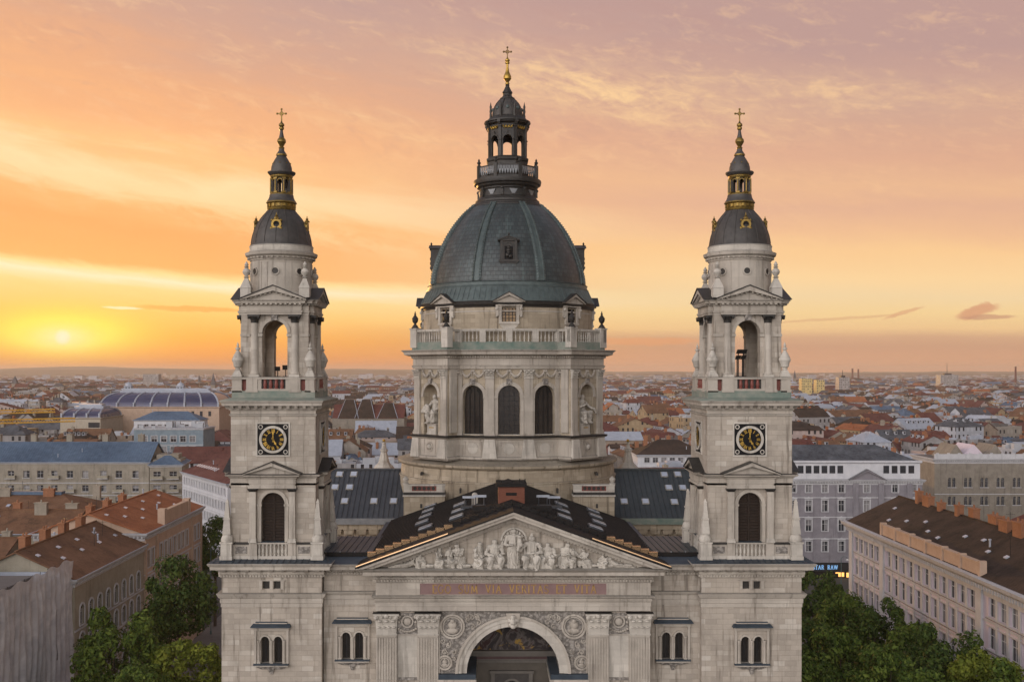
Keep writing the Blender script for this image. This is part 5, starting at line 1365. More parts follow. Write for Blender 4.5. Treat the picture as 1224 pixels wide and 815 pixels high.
        zc = Zq(535)
        for m2 in (lambda u, n, z: mp(u, n, zc + z), lambda u, n, z: mp(-u, n, zc - z)): archring(D, m2, 0, .42, .56, 0, 0, .12, None, 1, 12)
        q = mp(0, .02, zc); ball(D, q, .34, 5, 10, 1, 1, 1)
        for e in (-1, 1): mbox(D, mp, e * .95 - .06, e * .95 + .06, 0, .08, zc - .85, zc + .85, 1)
    # entablature and cornice
    e = lambda p: Z(p, 118.4)
    sweep(D, dp, [(0, Zq(440.8)), (.22, Zq(440.8)), (.22, Zq(439)), (.28, Zq(438.8)), (.28, Zq(437.2)), (.34, Zq(436.8)), (.18, Zq(436.4)), (.18, Zq(428.2)), (.30, e(427.8)), (.30, e(425.4)), (.55, e(425)), (.92, e(423.4)), (.98, e(420.6)), (1.2, e(418.2)), (1.12, e(417.6)), (-1.2, e(416.8))], mis=[1] * 14 + [2])
    dents(D, dp, .30, e(427.4), e(425.5), .15, .2, .34, mi=1, minlen=.3)
    o = D.build('drum', M, BAS); o.location = (XD, YD, 0)
    # leaded windows
    for k in range(4):
        for a in (-wa, 0, wa):
            mp = cylmap(0, 0, DRW, k * PI / 2 + a); w = MB()
            archfill(w, mp, 0, hw + .01, zb, zs, -.48, 0, True, 16)
            mbox(w, mp, -hw, hw, -.5, .05, zb - .02, zb + .05, 2)
            for i in range(5):
                u = -hw + (i + .0) * hw / 2; hgt = zs + math.sqrt(max(0, hw * hw - u * u)) if True else zs
                mbox(w, mp, u - .03, u + .03, -.48, -.42, zb, hgt if abs(u) < hw * .98 else zs, 1)
            for i in range(1, 9): z_ = zb + i * (zs - zb) / 8; mbox(w, mp, -hw, hw, -.48, -.43, z_ - .025, z_ + .025, 1)
            archring(w, mp, 0, hw * .5, hw * .55, zs, -.48, -.43, None, 1, 12)
            for i in range(1, 6):
                a_ = PI * i / 6; stroke(w, mp, [(hw * .52 * math.cos(a_), zs + hw * .52 * math.sin(a_)), (hw * .98 * math.cos(a_), zs + hw * .98 * math.sin(a_))], .05, -.48, -.43, 1)
            w.build('window', [GLASS_BIG, IRON, STONE_PALE], o)
    # parapet with balusters round the terrace
    zt0, zt1 = Zd(417.4) , Zd(397.2)
    plan = drum_plan(DRW - .1, RF - .05, BW - .05, 8); ms = miters(plan)
    b = MB()
    sweep(b, plan, [(-.02, zt0 - .3), (.32, zt0 - .3), (.30, zt0 + .62), (.22, zt0 + .66), (-.05, zt0 + .66), (-.05, zt0 - .3)], mi=1)
    sweep(b, plan, [(-.08, zt1 - .26), (.30, zt1 - .26), (.34, zt1 - .06), (.30, zt1), (-.10, zt1), (-.08, zt1 - .26)], mi=0)
    n = len(plan)
    for k in range(n):
        A = Vector(plan[k]) + ms[k] * .11; B = Vector(plan[(k + 1) % n]) + ms[(k + 1) % n] * .11; L = (B - A).length
        if L < .4: continue
        c = max(1, int(L / .40)); t_ = (B - A) / L; nn = Vector((t_.y, -t_.x))
        for i in range(c): q = A + (B - A) * ((i + .5) / c); baluster(b, q, zt0 + .66, zt1 - .26, .10, 6, 0)
        for end, q in ((0, A), (1, B)):
            if k % 11 in (0, 2, 4, 6, 8, 9) or end == 0 and k % 2 == 0:
                if end == 0:
                    p = q; hexa(b, [(*(p - t_ * .36 - nn * .22), zt0 + .6), (*(p + t_ * .36 - nn * .22), zt0 + .6), (*(p + t_ * .36 + nn * .25), zt0 + .6), (*(p - t_ * .36 + nn * .25), zt0 + .6), (*(p - t_ * .36 - nn * .22), zt1 - .02), (*(p + t_ * .36 - nn * .22), zt1 - .02), (*(p + t_ * .36 + nn * .25), zt1 - .02), (*(p - t_ * .36 + nn * .25), zt1 - .02)], 0)
    pl = b.build('balustrade', [STONE_PALE, VERDIGRIS], o)
    for k in range(4):
        bb = k * PI / 2 + PI / 4; mp = flatmap(0, 0, RF, bb)
        for s in (-1, 1):
            u = MB(); q = mp(s * 2.7, .1, 0)
            mbox(u, mp, s * 2.7 - .52, s * 2.7 + .52, -.42, .42, zt0, zt1 + .05, 1)
            mbox(u, mp, s * 2.7 - .6, s * 2.7 + .6, -.5, .5, zt1 + .05, zt1 + .2, 1)
            lathe(u, urn_prof(zt1 + .2, zt1 + 2.2, .36), q[0], q[1], 12, 0)
            lathe(u, [(.5, zt1 + .2), (.28, zt1 + .42), (.12, zt1 + .62)], q[0], q[1], 12, 0)
            u.build('urn', [DARK_COPPER, STONE_PALE], o)
    # attic
    A = MB(); M = [STONE_WARM, STONE_SMOOTH, COPPER_RIB, DARK_COPPER, STONE_PALE]
    za0, za1 = zt0 - .5, Zq(366.2); ra = 10.42
    wz0, wz1 = Z(384.6, 119.7), Z(367.8, 119.7)
    mp = cylmap(0, 0, ra)
    panel(A, mp, -PI / 8 * ra, (2 * PI - PI / 8) * ra, za0, za1, [(k * PI / 4 * ra, .82, wz0, wz1, False) for k in range(8)], .4, 0, .45)
    lathe(A, [(ra, za1 - .55), (ra + .06, za1 - .55), (ra + .06, za1 - .42), (ra, za1 - .4)], 0, 0, 64, 1, cap=False)
    lathe(A, [(ra, za1), (ra + .12, za1), (ra + .16, za1 + .15), (ra + .34, za1 + .3), (ra + .40, za1 + .62), (ra + .34, za1 + .7)], 0, 0, 80, 3, cap=False)
    for k in range(8):
        mp = cylmap(0, 0, ra, k * PI / 4)
        mbox(A, mp, -1.15, 1.15, 0, .28, wz0 - .26, wz0, 1); mbox(A, mp, -1.0, 1.0, 0, .14, wz0 - .5, wz0 - .26, 1)
        hexa(A, [mp(-.5, .06, wz0 - .95), mp(.5, .06, wz0 - .95), mp(.5, 0, wz0 - .95), mp(-.5, 0, wz0 - .95), mp(-.95, .1, wz0 - .5), mp(.95, .1, wz0 - .5), mp(.95, 0, wz0 - .5), mp(-.95, 0, wz0 - .5)], 4)
        for s in (-1, 1):
            mbox(A, mp, s * .98 - .16, s * .98 + .16, 0, .2, wz0, wz1 + .2, 1)
            mbox(A, mp, s * 1.32 - .16, s * 1.32 + .16, 0, .34, wz1 - .9, wz1 + .35, 1); q = mp(s * 1.36, .3, wz1 - .1); ball(A, q, .2, 4, 8); q = mp(s * 1.36, .22, wz1 - .95); ball(A, q, .15, 4, 8)
        mbox(A, mp, -1.2, 1.2, 0, .3, wz1 + .2, wz1 + .42, 1)
        mf = flatmap(0, 0, ra, k * PI / 4)
        pediment(A, mf, 0, 1.85, za1 + .5, Z(348.8, 118.6), -.9, .72, .26, .30, 1, 3, back=.3, dn=False)
    a = A.build('attic', M, BAS); a.location = (XD, YD, 0)
    amber = plain('amber_glass', (.20, .12, .045), (.34, .20, .07), 2, .25, 0, .5, 0)
    for k in range(8):
        mp = cylmap(0, 0, ra, k * PI / 4); w = MB()
        archfill(w, mp, 0, .83, wz0, wz1, -.3, 0, False)
        for u in (-.8, -.4, 0, .4, .8): mbox(w, mp, u - .04, u + .04, -.3, -.24, wz0, wz1, 1)
        for i in range(5): z_ = wz0 + i * (wz1 - wz0) / 4; mbox(w, mp, -.82, .82, -.3, -.25, z_ - .03, z_ + .03, 1)
        w.build('window', [amber if k in (0,) else GLASS_BIG, IRON], a)
    return o
DRUM = drum()

def dome():
    D = MB(); M = [COPPER, COPPER_RIB]
    P = lambda L: [(r * KD, Zd(p)) for p, r in L]
    sh = [(343, 93.6), (335, 92.8), (329, 91.6), (323, 90.0), (316, 87.8), (310, 85.6), (304, 83.2), (297.6, 80.4), (291, 77), (285, 73.6), (279, 69.8), (274, 66.3), (269, 62.4), (264, 58.2), (260, 54.6), (256, 50.6), (253, 47.2), (250, 43.8), (247.4, 41)]
    lathe(D, P([(365.8, 104), (364.6, 103.6), (358, 100), (353, 97.6), (350, 96.4)]), 0, 0, 96, 1, cap=False)
    lathe(D, P([(350, 96.4), (348.6, 96.6), (347.6, 95.0), (344.4, 94.8), (343.6, 95.4), (343, 93.6)]), 0, 0, 96, 1, cap=False)
    lathe(D, P(sh), 0, 0, 96, 0, cap=False)
    for i in range(96):     # standing seams of the skirt
        a = 2 * PI * i / 96; s_, c_ = math.sin(a), math.cos(a); L = P([(364.6, 103.6), (358, 100), (353, 97.6), (350, 96.4)])
        for (r0, z0), (r1, z1) in zip(L[:-1], L[1:]): tube(D, ((r0 + .02) * s_, -(r0 + .02) * c_, z0 + .02), ((r1 + .02) * s_, -(r1 + .02) * c_, z1 + .02), .03, .03, 4, 1, False)
    o = D.build('dome', M, BAS); o.location = (XD, YD, 0)
    pr = P(sh)
    for k in range(8):
        a = PI / 8 + k * PI / 4; rb = MB()
        ux, uy = math.cos(a), math.sin(a); nx, ny = math.sin(a), -math.cos(a)
        v = []
        for j, (r_, z_) in enumerate(pr):
            w = .52 * (r_ / pr[0][0]) ** .55 + .04
            for (du, dn) in ((-w, -.05), (-w, .12), (-w * .62, .22), (-w * .5, .10), (w * .5, .10), (w * .62, .22), (w, .12), (w, -.05)):
                q = (r_ + dn); v.append((nx * q + ux * du, ny * q + uy * du, z_ + dn * .35))
        m = 8; f = []
        for j in range(len(pr) - 1):
            for i in range(m - 1): f.append((j * m + i, j * m + i + 1, (j + 1) * m + i + 1, (j + 1) * m + i))
        rb.add(v, f, 0)
        # studs along both edges
        L = 0
        for (r0, z0), (r1, z1) in zip(pr[:-1], pr[1:]):
            ln = math.hypot(r1 - r0, z1 - z0); c = max(1, round(ln / .36))
            for i in range(c):
                t = (i + .5) / c; r_, z_ = r0 + (r1 - r0) * t, z0 + (z1 - z0) * t; w = .52 * (r_ / pr[0][0]) ** .55 + .04
                for s in (-1, 1):
                    q = r_ + .2; ball(rb, (nx * q + ux * s * w * .82, ny * q + uy * s * w * .82, z_ + .06), .085, 0, 6)
        rb.build('rib', COPPER_RIB, o)
    for k in range(4):     # little aedicules halfway up
        d = MB(); a = k * PI / 2; mp = flatmap(0, 0, 9.35, a); za, zb = Z(311, 121.2), Z(288.5, 121.2)
        mbox(d, mp, -1.0, 1.0, -2.8, -.02, za, zb, 0)
        mbox(d, mp, -1.12, 1.12, -1.5, .22, za - .22, za, 0); mbox(d, mp, -1.0, 1.0, -1.5, .12, za - .42, za - .22, 0)
        for s in (-1, 1): mbox(d, mp, s * .80 - .12, s * .80 + .12, -.3, .14, za, zb, 0); mbox(d, mp, s * .56 - .05, s * .56 + .05, -.2, .08, za + .1, zb - .5, 0)
        archring(d, mp, 0, .5, .62, zb - .72, -.3, .1, za + .15, 0, 10)
        mbox(d, mp, -.5, .5, -.1, .0, za + .05, zb - .6, 1)
        for (u, z_, r_) in ((0, zb - .72, .2), (0, zb - 1.1, .3), (-.12, za + .55, .3), (.16, za + .4, .26), (0, za + .85, .24)): q = mp(u, .0, z_); ball(d, q, r_, 0, 8)
        pediment(d, mp, 0, 1.14, zb, zb + .5, -3.2, .26, .16, .1, 0, 0, dn=False)
        q = mp(0, .1, 0); lathe(d, [(.16, zb + .45), (.08, zb + .6), (.14, zb + .74), (.02, zb + .95)], q[0], q[1], 8, 0)
        d.build('dormer', [DARK_COPPER, DIAL], o)
    return o
DOME = dome()
def lantern():
    D = MB(); M = [DARK_COPPER, COPPER_RIB, SHIELD, LEAD]
    P = lambda L: [(r * KD, Zd(p)) for p, r in L]
    lathe(D, P([(250, 44), (248.4, 43.5), (247.6, 41.6), (246, 41), (244.6, 38.6), (242, 38.2), (241, 36.4), (239.4, 35.6), (238, 34.2), (230, 32.4), (228.6, 33.6), (227.4, 33.4), (225.6, 36.4), (223.4, 37.2), (222.6, 39.8), (219, 40.6), (217.4, 40.2), (217, 26)]), 0, 0, 64, 0)
    for i in range(24):
        a = 2 * PI * i / 24; q = flatmap(0, 0, 37.2 * KD, a)(0, 0, Zd(243)); ball(D, q, .11, 2, 6)
    for i in range(16):
        a = PI / 16 + i * PI / 8; mp = flatmap(0, 0, 33.2 * KD, a)
        if i % 2: mbox(D, mp, -.16, .16, -.1, .32, Zd(238), Zd(228), 0); q = mp(0, .25, Zd(230)); ball(D, q, .2, 0, 8)
        else:
            hexa(D, [mp(-.14, .06, Zd(237)), mp(.14, .06, Zd(237)), mp(.14, -.2, Zd(237)), mp(-.14, -.2, Zd(237)), mp(-.5, .10, Zd(231)), mp(.5, .10, Zd(231)), mp(.5, -.2, Zd(231)), mp(-.5, -.2, Zd(231))], 2)
    lathe(D, P([(217.2, 27), (212, 26.2), (203, 26), (201, 25.4), (196, 25.2), (194.6, 26.6), (192.4, 26.9), (191, 25), (190, 24.4), (190, 10)]), 0, 0, 8, 0, rot=PI / 8)
    zb, zt = Zd(190.2), Zd(151); hw = .56; zs = Zd(165.5) - hw; ap = 23.2 * KD * math.cos(PI / 8); fw = ap * math.tan(PI / 8)
    for k in range(8):
        mp = flatmap(0, 0, ap, k * PI / 4); m2 = flatmap(0, 0, ap - .32, k * PI / 4); fw2 = (ap - .32) * math.tan(PI / 8)
        panel(D, mp, -fw, fw, zb, zt, [(0, hw, zb, zs, True)], .32, 0); panel(D, m2, -fw2, fw2, zb, zt, [(0, hw, zb, zs, True)], .001, 0)
        archring(D, mp, 0, hw, hw + .12, zs, 0, .09, None, 0, 12)
        hexa(D, [mp(-.12, .05, zs + hw), mp(.12, .05, zs + hw), mp(.12, 0, zs + hw), mp(-.12, 0, zs + hw), mp(-.02, .14, zs + hw + .5), mp(.02, .14, zs + hw + .5), mp(.02, 0, zs + hw + .5), mp(-.02, 0, zs + hw + .5)], 0)
        a = k * PI / 4 + PI / 8; q = flatmap(0, 0, 23.2 * KD, a)
        mbox(D, q, -.17, .17, -.2, .12, zb, zt, 0); mbox(D, q, -.22, .22, -.2, .2, zs - .1, zs + .05, 0); mbox(D, q, -.24, .24, -.2, .24, Zd(156), Zd(153), 0)
        q0 = q(0, .3, Zd(152.6)); ball(D, q0, .2, 0, 7)
        mbox(D, q, -.2, .2, .1, .52, Zd(151.4), Zd(148.4), 0)
        p = q(0, .2, 0); q1 = flatmap(0, 0, 21.6 * KD, a)(0, 0, 0)
        lathe(D, [(.12, Zd(145)), (.16, Zd(142)), (.10, Zd(139)), (.16, Zd(136)), (.11, Zd(133)), (.15, Zd(130.5)), (.08, Zd(128)), (.01, Zd(124.5))], q1[0], q1[1], 8, 0)
    D.add([(2.3 * math.sin(PI / 8 + i * PI / 4), -2.3 * math.cos(PI / 8 + i * PI / 4), zt - .05) for i in range(8)], [tuple(range(8))], 0)
    lathe(D, P([(151.6, 24), (150.4, 26.4), (149.6, 26.2), (148.6, 27.8), (147, 27.6), (146.2, 24.6), (144, 23), (143, 22.4), (141.4, 19.6), (141, 18.8)]), 0, 0, 32, 0)
    cap = P([(141, 18.6), (138, 18.4), (134, 17.8), (130, 16.4), (126, 14.2), (122.6, 11.4), (120, 8.9)])
    lathe(D, cap, 0, 0, 32, 3)
    for k in range(8):
        a = k * PI / 4 + PI / 8
        for (r0, z0), (r1, z1) in zip(cap[:-1], cap[1:]): tube(D, (r0 * math.sin(a), -r0 * math.cos(a), z0), (r1 * math.sin(a), -r1 * math.cos(a), z1), .10, .09, 6, 0, False)
        q = flatmap(0, 0, 16.6 * KD, k * PI / 4)(0, 0, Zd(132)); ball(D, q, .26, 1, 8)
    lathe(D, P([(120, 8.9), (119.4, 9.2), (118, 8.8), (116.8, 6.6), (114.6, 5.2), (112.6, 5.4), (111.6, 6.2), (110.4, 5.9), (109, 4.8), (105.6, 3.2), (103.4, 2.2), (102.4, 2.6), (101.4, 1.8)]), 0, 0, 24, 0)
    o = D.build('lantern', M, BAS); o.location = (XD, YD, 0)
    # gilded festoons over the arches
    for k in range(8):
        g = MB(); mp = flatmap(0, 0, ap, k * PI / 4)
        for (ua, ub) in ((-.55, -.18), (-.18, .18), (.18, .55)):
            for i in range(5):
                t = i / 5; t2 = (i + 1) / 5
                tube(g, mp(ua + (ub - ua) * t, .12, Zd(155.4) - .22 * 4 * t * (1 - t)), mp(ua + (ub - ua) * t2, .12, Zd(155.4) - .22 * 4 * t2 * (1 - t2)), .075, .075, 6)
        for u in (-.55, -.18, .18, .55): q = mp(u, .12, Zd(155.4)); ball(g, q, .12, 0, 7)
        g.build('festoon', GOLD, o)
    # gallery railing: posts, rail and hanging pointed drops
    b = MB(); z0, z1 = Zd(217.2), Zd(202.4)
    pl = [(36.6 * KD * math.sin(PI / 8 + i * PI / 4), -36.6 * KD * math.cos(PI / 8 + i * PI / 4)) for i in range(8)]
    sweep(b, pl, [(-.08, z1 - .14), (.08, z1 - .14), (.08, z1), (-.08, z1), (-.08, z1 - .14)], mi=0); sweep(b, pl, [(-.08, z0 + .02), (.08, z0 + .02), (.08, z0 + .24), (-.08, z0 + .24), (-.08, z0 + .02)], mi=0)
    for k in range(8):
        mp = flatmap(0, 0, 36.6 * KD * math.cos(PI / 8), k * PI / 4); fw = 36.6 * KD * math.sin(PI / 8)
        for i in range(9):
            u = -fw + (i + .5) * 2 * fw / 9; w = fw / 9 * .82
            hexa(b, [mp(u - .03, .03, z0 + .42), mp(u + .03, .03, z0 + .42), mp(u + .03, -.03, z0 + .42), mp(u - .03, -.03, z0 + .42), mp(u - w, .03, z0 + .95), mp(u + w, .03, z0 + .95), mp(u + w, -.03, z0 + .95), mp(u - w, -.03, z0 + .95)], 1)
            mbox(b, mp, u - w, u - w * .4, -.03, .03, z0 + .95, z1 - .14, 1); mbox(b, mp, u + w * .4, u + w, -.03, .03, z0 + .95, z1 - .14, 1)
            mbox(b, mp, u - .03, u + .03, -.02, .02, z0 + .2, z0 + .45, 0)
        q = flatmap(0, 0, 36.6 * KD, k * PI / 4 + PI / 8); mbox(b, q, -.2, .2, -.2, .2, z0, z1 + .12, 0)
        c = q(0, 0, 0); lathe(b, [(.2, z1 + .12), (.1, z1 + .2), (.22, z1 + .38), (.24, z1 + .5), (.1, z1 + .66), (.14, z1 + .76), (.02, z1 + .98)], c[0], c[1], 8, 0)
    b.build('balustrade', [DARK_COPPER, SHIELD], o)
    f = MB(); lathe(f, P([(101.8, 1.7), (101, 2.6), (99.6, 2.5), (98.6, 1.6), (97, 2.9), (94.6, 4.7), (91.6, 4.6), (89, 3.4), (86, 2.2), (81, 1.4), (77, 1.3), (76.2, 2.7), (75, 2.7), (74, 2.1), (73.2, 2.9), (71.6, 2.7), (70.4, 1.4), (69, .8)]), 0, 0, 16)
    f.build('finial', GOLD, o)
    x = MB(); box(x, -.07, .07, -.06, .06, Zd(69.6), Zd(57.4)); box(x, -.46, .46, -.062, .062, Zd(63), Zd(61.4))
    for q in ((-.46, 0, Zd(62.2)), (.46, 0, Zd(62.2)), (0, 0, Zd(57))): ball(x, q, .13, 0, 8)
    for s in (-1, 1): tube(x, (s * .05, 0, Zd(60)), (s * .24, 0, Zd(62)), .04, .04, 5); tube(x, (s * .05, 0, Zd(64.4)), (s * .24, 0, Zd(62.4)), .04, .04, 5)
    x.build('cross', plain('blackened_gold', (.10, .06, .03), (.22, .14, .06), 5, .4, .7), o)
    # inner floor light: none - the arches stand open to the sky
    return o
LANTERN = lantern()

# ---------------------------------------------------------------- things standing on the church
def statues():
    lab = {-1: 'white stone statue holding an open book in the left niche of the dome drum',
           1: 'white stone statue reaching one arm down in the right niche of the dome drum'}
    z0 = Zq(520.6) + .03
    for s in (-1, 1):
        b = PI / 4 * s; mp = flatmap(XD, YD, RF, b); q = mp(0, -.55, z0)
        t = thing('statue', lab[s], 'statue', q, b, None)
        p = MB(); box(p, -.72, .72, -.5, .55, 0, 1.15, 0); box(p, -.8, .8, -.58, .6, 1.15, 1.28, 0); box(p, -.78, .78, -.56, .6, 0, .14, 0)
        for k in range(6): box(p, -.40 + k * .14, -.31 + k * .14, -.515, -.5, .72, .86, 1)
        p.build('pedestal', [STONE_PALE, GOLD], t)
        h = 3.45
        if s < 0: caps = seated(h, 0, 1, .9) + [((-.36 * h, -.30 * h, .40 * h), (-.22 * h, -.22 * h, .62 * h), .05 * h, .05 * h), ((-.30 * h, -.27 * h, .38 * h), (-.14 * h, -.2 * h, .58 * h), .05 * h, .05 * h)]
        else: caps = seated(h, 2, 1, .9) + [((.30 * h, -.28 * h, .50 * h), (.40 * h, -.3 * h, .36 * h), .05 * h, .03 * h)]
        sculpt('body', caps, STONE_PALE, t, .08, .045, (0, .15, 1.24), 0)
statues()
def floodlights():
    # black lamps on stands inside the open belfries, dark against the sunset
    z1 = Zb(450.6) + .02
    def lamp(px, py, d, r, lab, zbase, tilt=0, grp=None):
        x, y = X(px, d), d - CAMD; zc = Z(py, d)
        t = thing('floodlight', lab, 'lamp', (x, y, zbase), 0, grp)
        g = MB(); tube(g, (0, 0, 0), (0, 0, zc - zbase - r * .4), .05, .05, 6); box(g, -.22, .22, -.22, .22, 0, .05); g.build('stand', LAMPBLACK, t)
        h = MB()
        hexa(h, [(-r, -.22, zc - zbase - r * .8), (r, -.22, zc - zbase - r * .8), (r * .8, .22, zc - zbase - r * .9), (-r * .8, .22, zc - zbase - r * .9), (-r + tilt, -.28, zc - zbase + r * .8), (r + tilt, -.28, zc - zbase + r * .8), (r * .8 + tilt, .2, zc - zbase + r * .7), (-r * .8 + tilt, .2, zc - zbase + r * .7)])
        box(h, -r * 1.05, r * 1.05, -.34, -.26, zc - zbase - r * .85, zc - zbase - r * .7)
        h.build('lamp_head', LAMPBLACK, t)
    lamp(341.5, 439, 97.6, .26, 'black floodlight on the right in the open left belfry', z1)
    lamp(332, 440.5, 97.2, .24, 'black floodlight half hidden by the pier in the left belfry', z1)
    lamp(882.5, 420, 97.8, .23, 'upper outer black floodlight in the open right belfry', z1, .12)
    lamp(881, 427, 97.8, .22, 'lower outer black floodlight in the open right belfry', z1, .12)
    lamp(888.5, 420, 97.8, .23, 'upper inner black floodlight next to the pier in the right belfry', z1, .12)
    lamp(887.4, 427, 97.8, .22, 'lower inner black floodlight next to the pier in the right belfry', z1, .12)
    # tie rods across the belfry arches
floodlights()
# ------------------------------------------------------------------ town: materials
def tiles(name, c1, c2, c3, axis_scale=1.0):
    m, t, b = mat(name, rough=.85, spec=.2)
    P = t.new('ShaderNodeNewGeometry').outputs['Position']
    n = t.noise(P, .22, 6, .65, .6); n2 = t.noise(P, 3.5, 4, .7)
    br = t.new('ShaderNodeTexVoronoi'); t.put(br.inputs['Vector'], P); br.inputs['Scale'].default_value = 1.7
    c = t.ramp(n, [(.32, c1), (.5, c2), (.68, c3)])
    c = t.mix(t.math('MULTIPLY', t.smooth(n2, .45, .75), .5), c, tuple(v * .5 for v in c1) + (1,))
    c = t.mix(t.math('MULTIPLY', t.xyz(br.outputs['Color'])[0], .22), c, tuple(v * 1.5 for v in c3) + (1,))
    t.put(b.inputs['Base Color'], c)
    w = t.new('ShaderNodeTexWave', wave_type='BANDS', bands_direction='Z'); t.put(w.inputs['Vector'], P); w.inputs['Scale'].default_value = 3.2; w.inputs['Distortion'].default_value = .6
    bump(t, b, t.math('ADD', w.outputs['Fac'], n2), .5, .06)
    return m
def render_wall(name, c1, c2, dirt=.4):
    m, t, b = mat(name, rough=.9, spec=.2)
    P = t.new('ShaderNodeNewGeometry').outputs['Position']; px, py, pz = t.xyz(P)
    n = t.noise(P, .5, 6, .65); st = t.noise(t.comb(t.math('MULTIPLY', px, 1.3), t.math('MULTIPLY', py, 1.3), t.math('MULTIPLY', pz, .12)), 1, 5, .6)
    c = t.ramp(n, [(.3, c1), (.7, c2)])
    c = t.mix(t.math('MULTIPLY', t.smooth(st, .52, .74), dirt), c, tuple(v * .42 for v in c1) + (1,))
    t.put(b.inputs['Base Color'], c); bump(t, b, n, .15, .03)
    return m
def far_wall(name, c1, c2):
    """rendered wall whose rows of dark window openings belong to its pattern (seen from hundreds of metres)"""
    m, t, b = mat(name, rough=.88, spec=.25)
    tc = t.new('ShaderNodeTexCoord').outputs['Object']; x, y, z = t.xyz(tc)
    g = t.new('ShaderNodeNewGeometry'); nx, ny, nz = t.xyz(t.new('ShaderNodeTexCoord').outputs['Normal'])
    k = t.math('GREATER_THAN', t.math('ABSOLUTE', nx), .71)
    u = t.math('ADD', t.math('MULTIPLY', x, t.math('SUBTRACT', 1, k)), t.math('MULTIPLY', y, k))
    fu = t.math('ABSOLUTE', t.math('SUBTRACT', t.math('FRACT', t.math('DIVIDE', u, 2.9)), .5)); fz = t.math('ABSOLUTE', t.math('SUBTRACT', t.math('FRACT', t.math('DIVIDE', z, 3.7)), .5))
    w = t.math('MULTIPLY', t.math('LESS_THAN', fu, .20), t.math('LESS_THAN', fz, .27))
    fr = t.math('MULTIPLY', t.math('LESS_THAN', fu, .26), t.math('LESS_THAN', fz, .33))
    wn = t.new('ShaderNodeTexWhiteNoise', noise_dimensions='2D'); t.put(wn.inputs['Vector'], t.comb(t.math('FLOOR', t.math('DIVIDE', u, 2.9)), t.math('FLOOR', t.math('DIVIDE', z, 3.7)), 0))
    w = t.math('MULTIPLY', w, t.math('GREATER_THAN', wn.outputs['Value'], .22))
    w = t.math('MULTIPLY', w, t.math('LESS_THAN', t.math('ABSOLUTE', nz), .3))
    n = t.noise(g.outputs['Position'], .25, 5, .6)
    c = t.ramp(n, [(.3, c1), (.7, c2)])
    c = t.mix(t.math('MULTIPLY', fr, .35), c, tuple(min(.8, v * 1.25) for v in c2) + (1,))
    c = t.mix(w, c, (.022, .022, .026, 1))
    t.put(b.inputs['Base Color'], c)
    t.put(b.inputs['Roughness'], t.math('MULTIPLY_ADD', w, -.6, .88))
    return m
TILE_BROWN = tiles('weathered_brown_tile', (.095, .054, .034), (.16, .083, .048), (.205, .112, .066))
TILE_RED = tiles('red_tile', (.072, .030, .027), (.122, .047, .039), (.155, .068, .056))
TILE_ORANGE = tiles('orange_tile', (.19, .066, .030), (.29, .103, .045), (.35, .14, .066))
TILE_DARK = tiles('soot_brown_tile', (.020, .016, .014), (.042, .030, .024), (.068, .045, .034))
TILE_WINE = tiles('dark_red_tile', (.075, .028, .026), (.12, .042, .036), (.16, .062, .048))
SLATE = tiles('grey_slate', (.040, .044, .052), (.075, .082, .094), (.13, .138, .155))
BLUE_ROOF = plain('blue_painted_sheet', (.045, .078, .13), (.13, .19, .27), .7, .75, .0, .2, .1)
ZINC = plain('pale_zinc', (.25, .28, .335), (.42, .45, .51), .7, .6, .05, .5, .1)
WHITE_ROOF = plain('white_membrane', (.30, .32, .35), (.44, .45, .47), .5, .7)
BITUMEN = plain('grey_bitumen', (.09, .085, .085), (.17, .16, .155), .5, .9)
BRICK = plain('chimney_brick', (.20, .085, .045), (.34, .16, .085), 3, .9)
FRAME_W = plain('white_window_paint', (.50, .50, .50), (.64, .63, .62), 3, .6)
PANE = plain('window_pane', (.018, .02, .026), (.05, .055, .065), .6, .08, 0, .6, .02)
BLIND = plain('curtain', (.13, .13, .145), (.30, .29, .29), .35, .9, 0, .3, 0, 2)
W_CREAM = render_wall('cream_render', (.36, .31, .245), (.47, .42, .345)); W_PINK = render_wall('pink_render', (.55, .475, .54), (.64, .565, .62), .25)
W_GREY = render_wall('grey_lilac_render', (.20, .19, .21), (.27, .255, .275)); W_STONE = render_wall('sandy_render', (.23, .205, .165), (.34, .305, .25), .55); W_PEACH = render_wall('peach_render', (.42, .30, .225), (.52, .385, .29), .25)
W_WHITE = render_wall('white_render', (.50, .51, .54), (.62, .62, .64), .3); W_BROWN = render_wall('brown_render', (.19, .168, .138), (.28, .25, .21), .5); W_OLIVE = render_wall('olive_grey_render', (.27, .245, .19), (.37, .335, .265), .45)
TRIM = render_wall('pale_trim', (.44, .44, .455), (.54, .54, .55), .3)

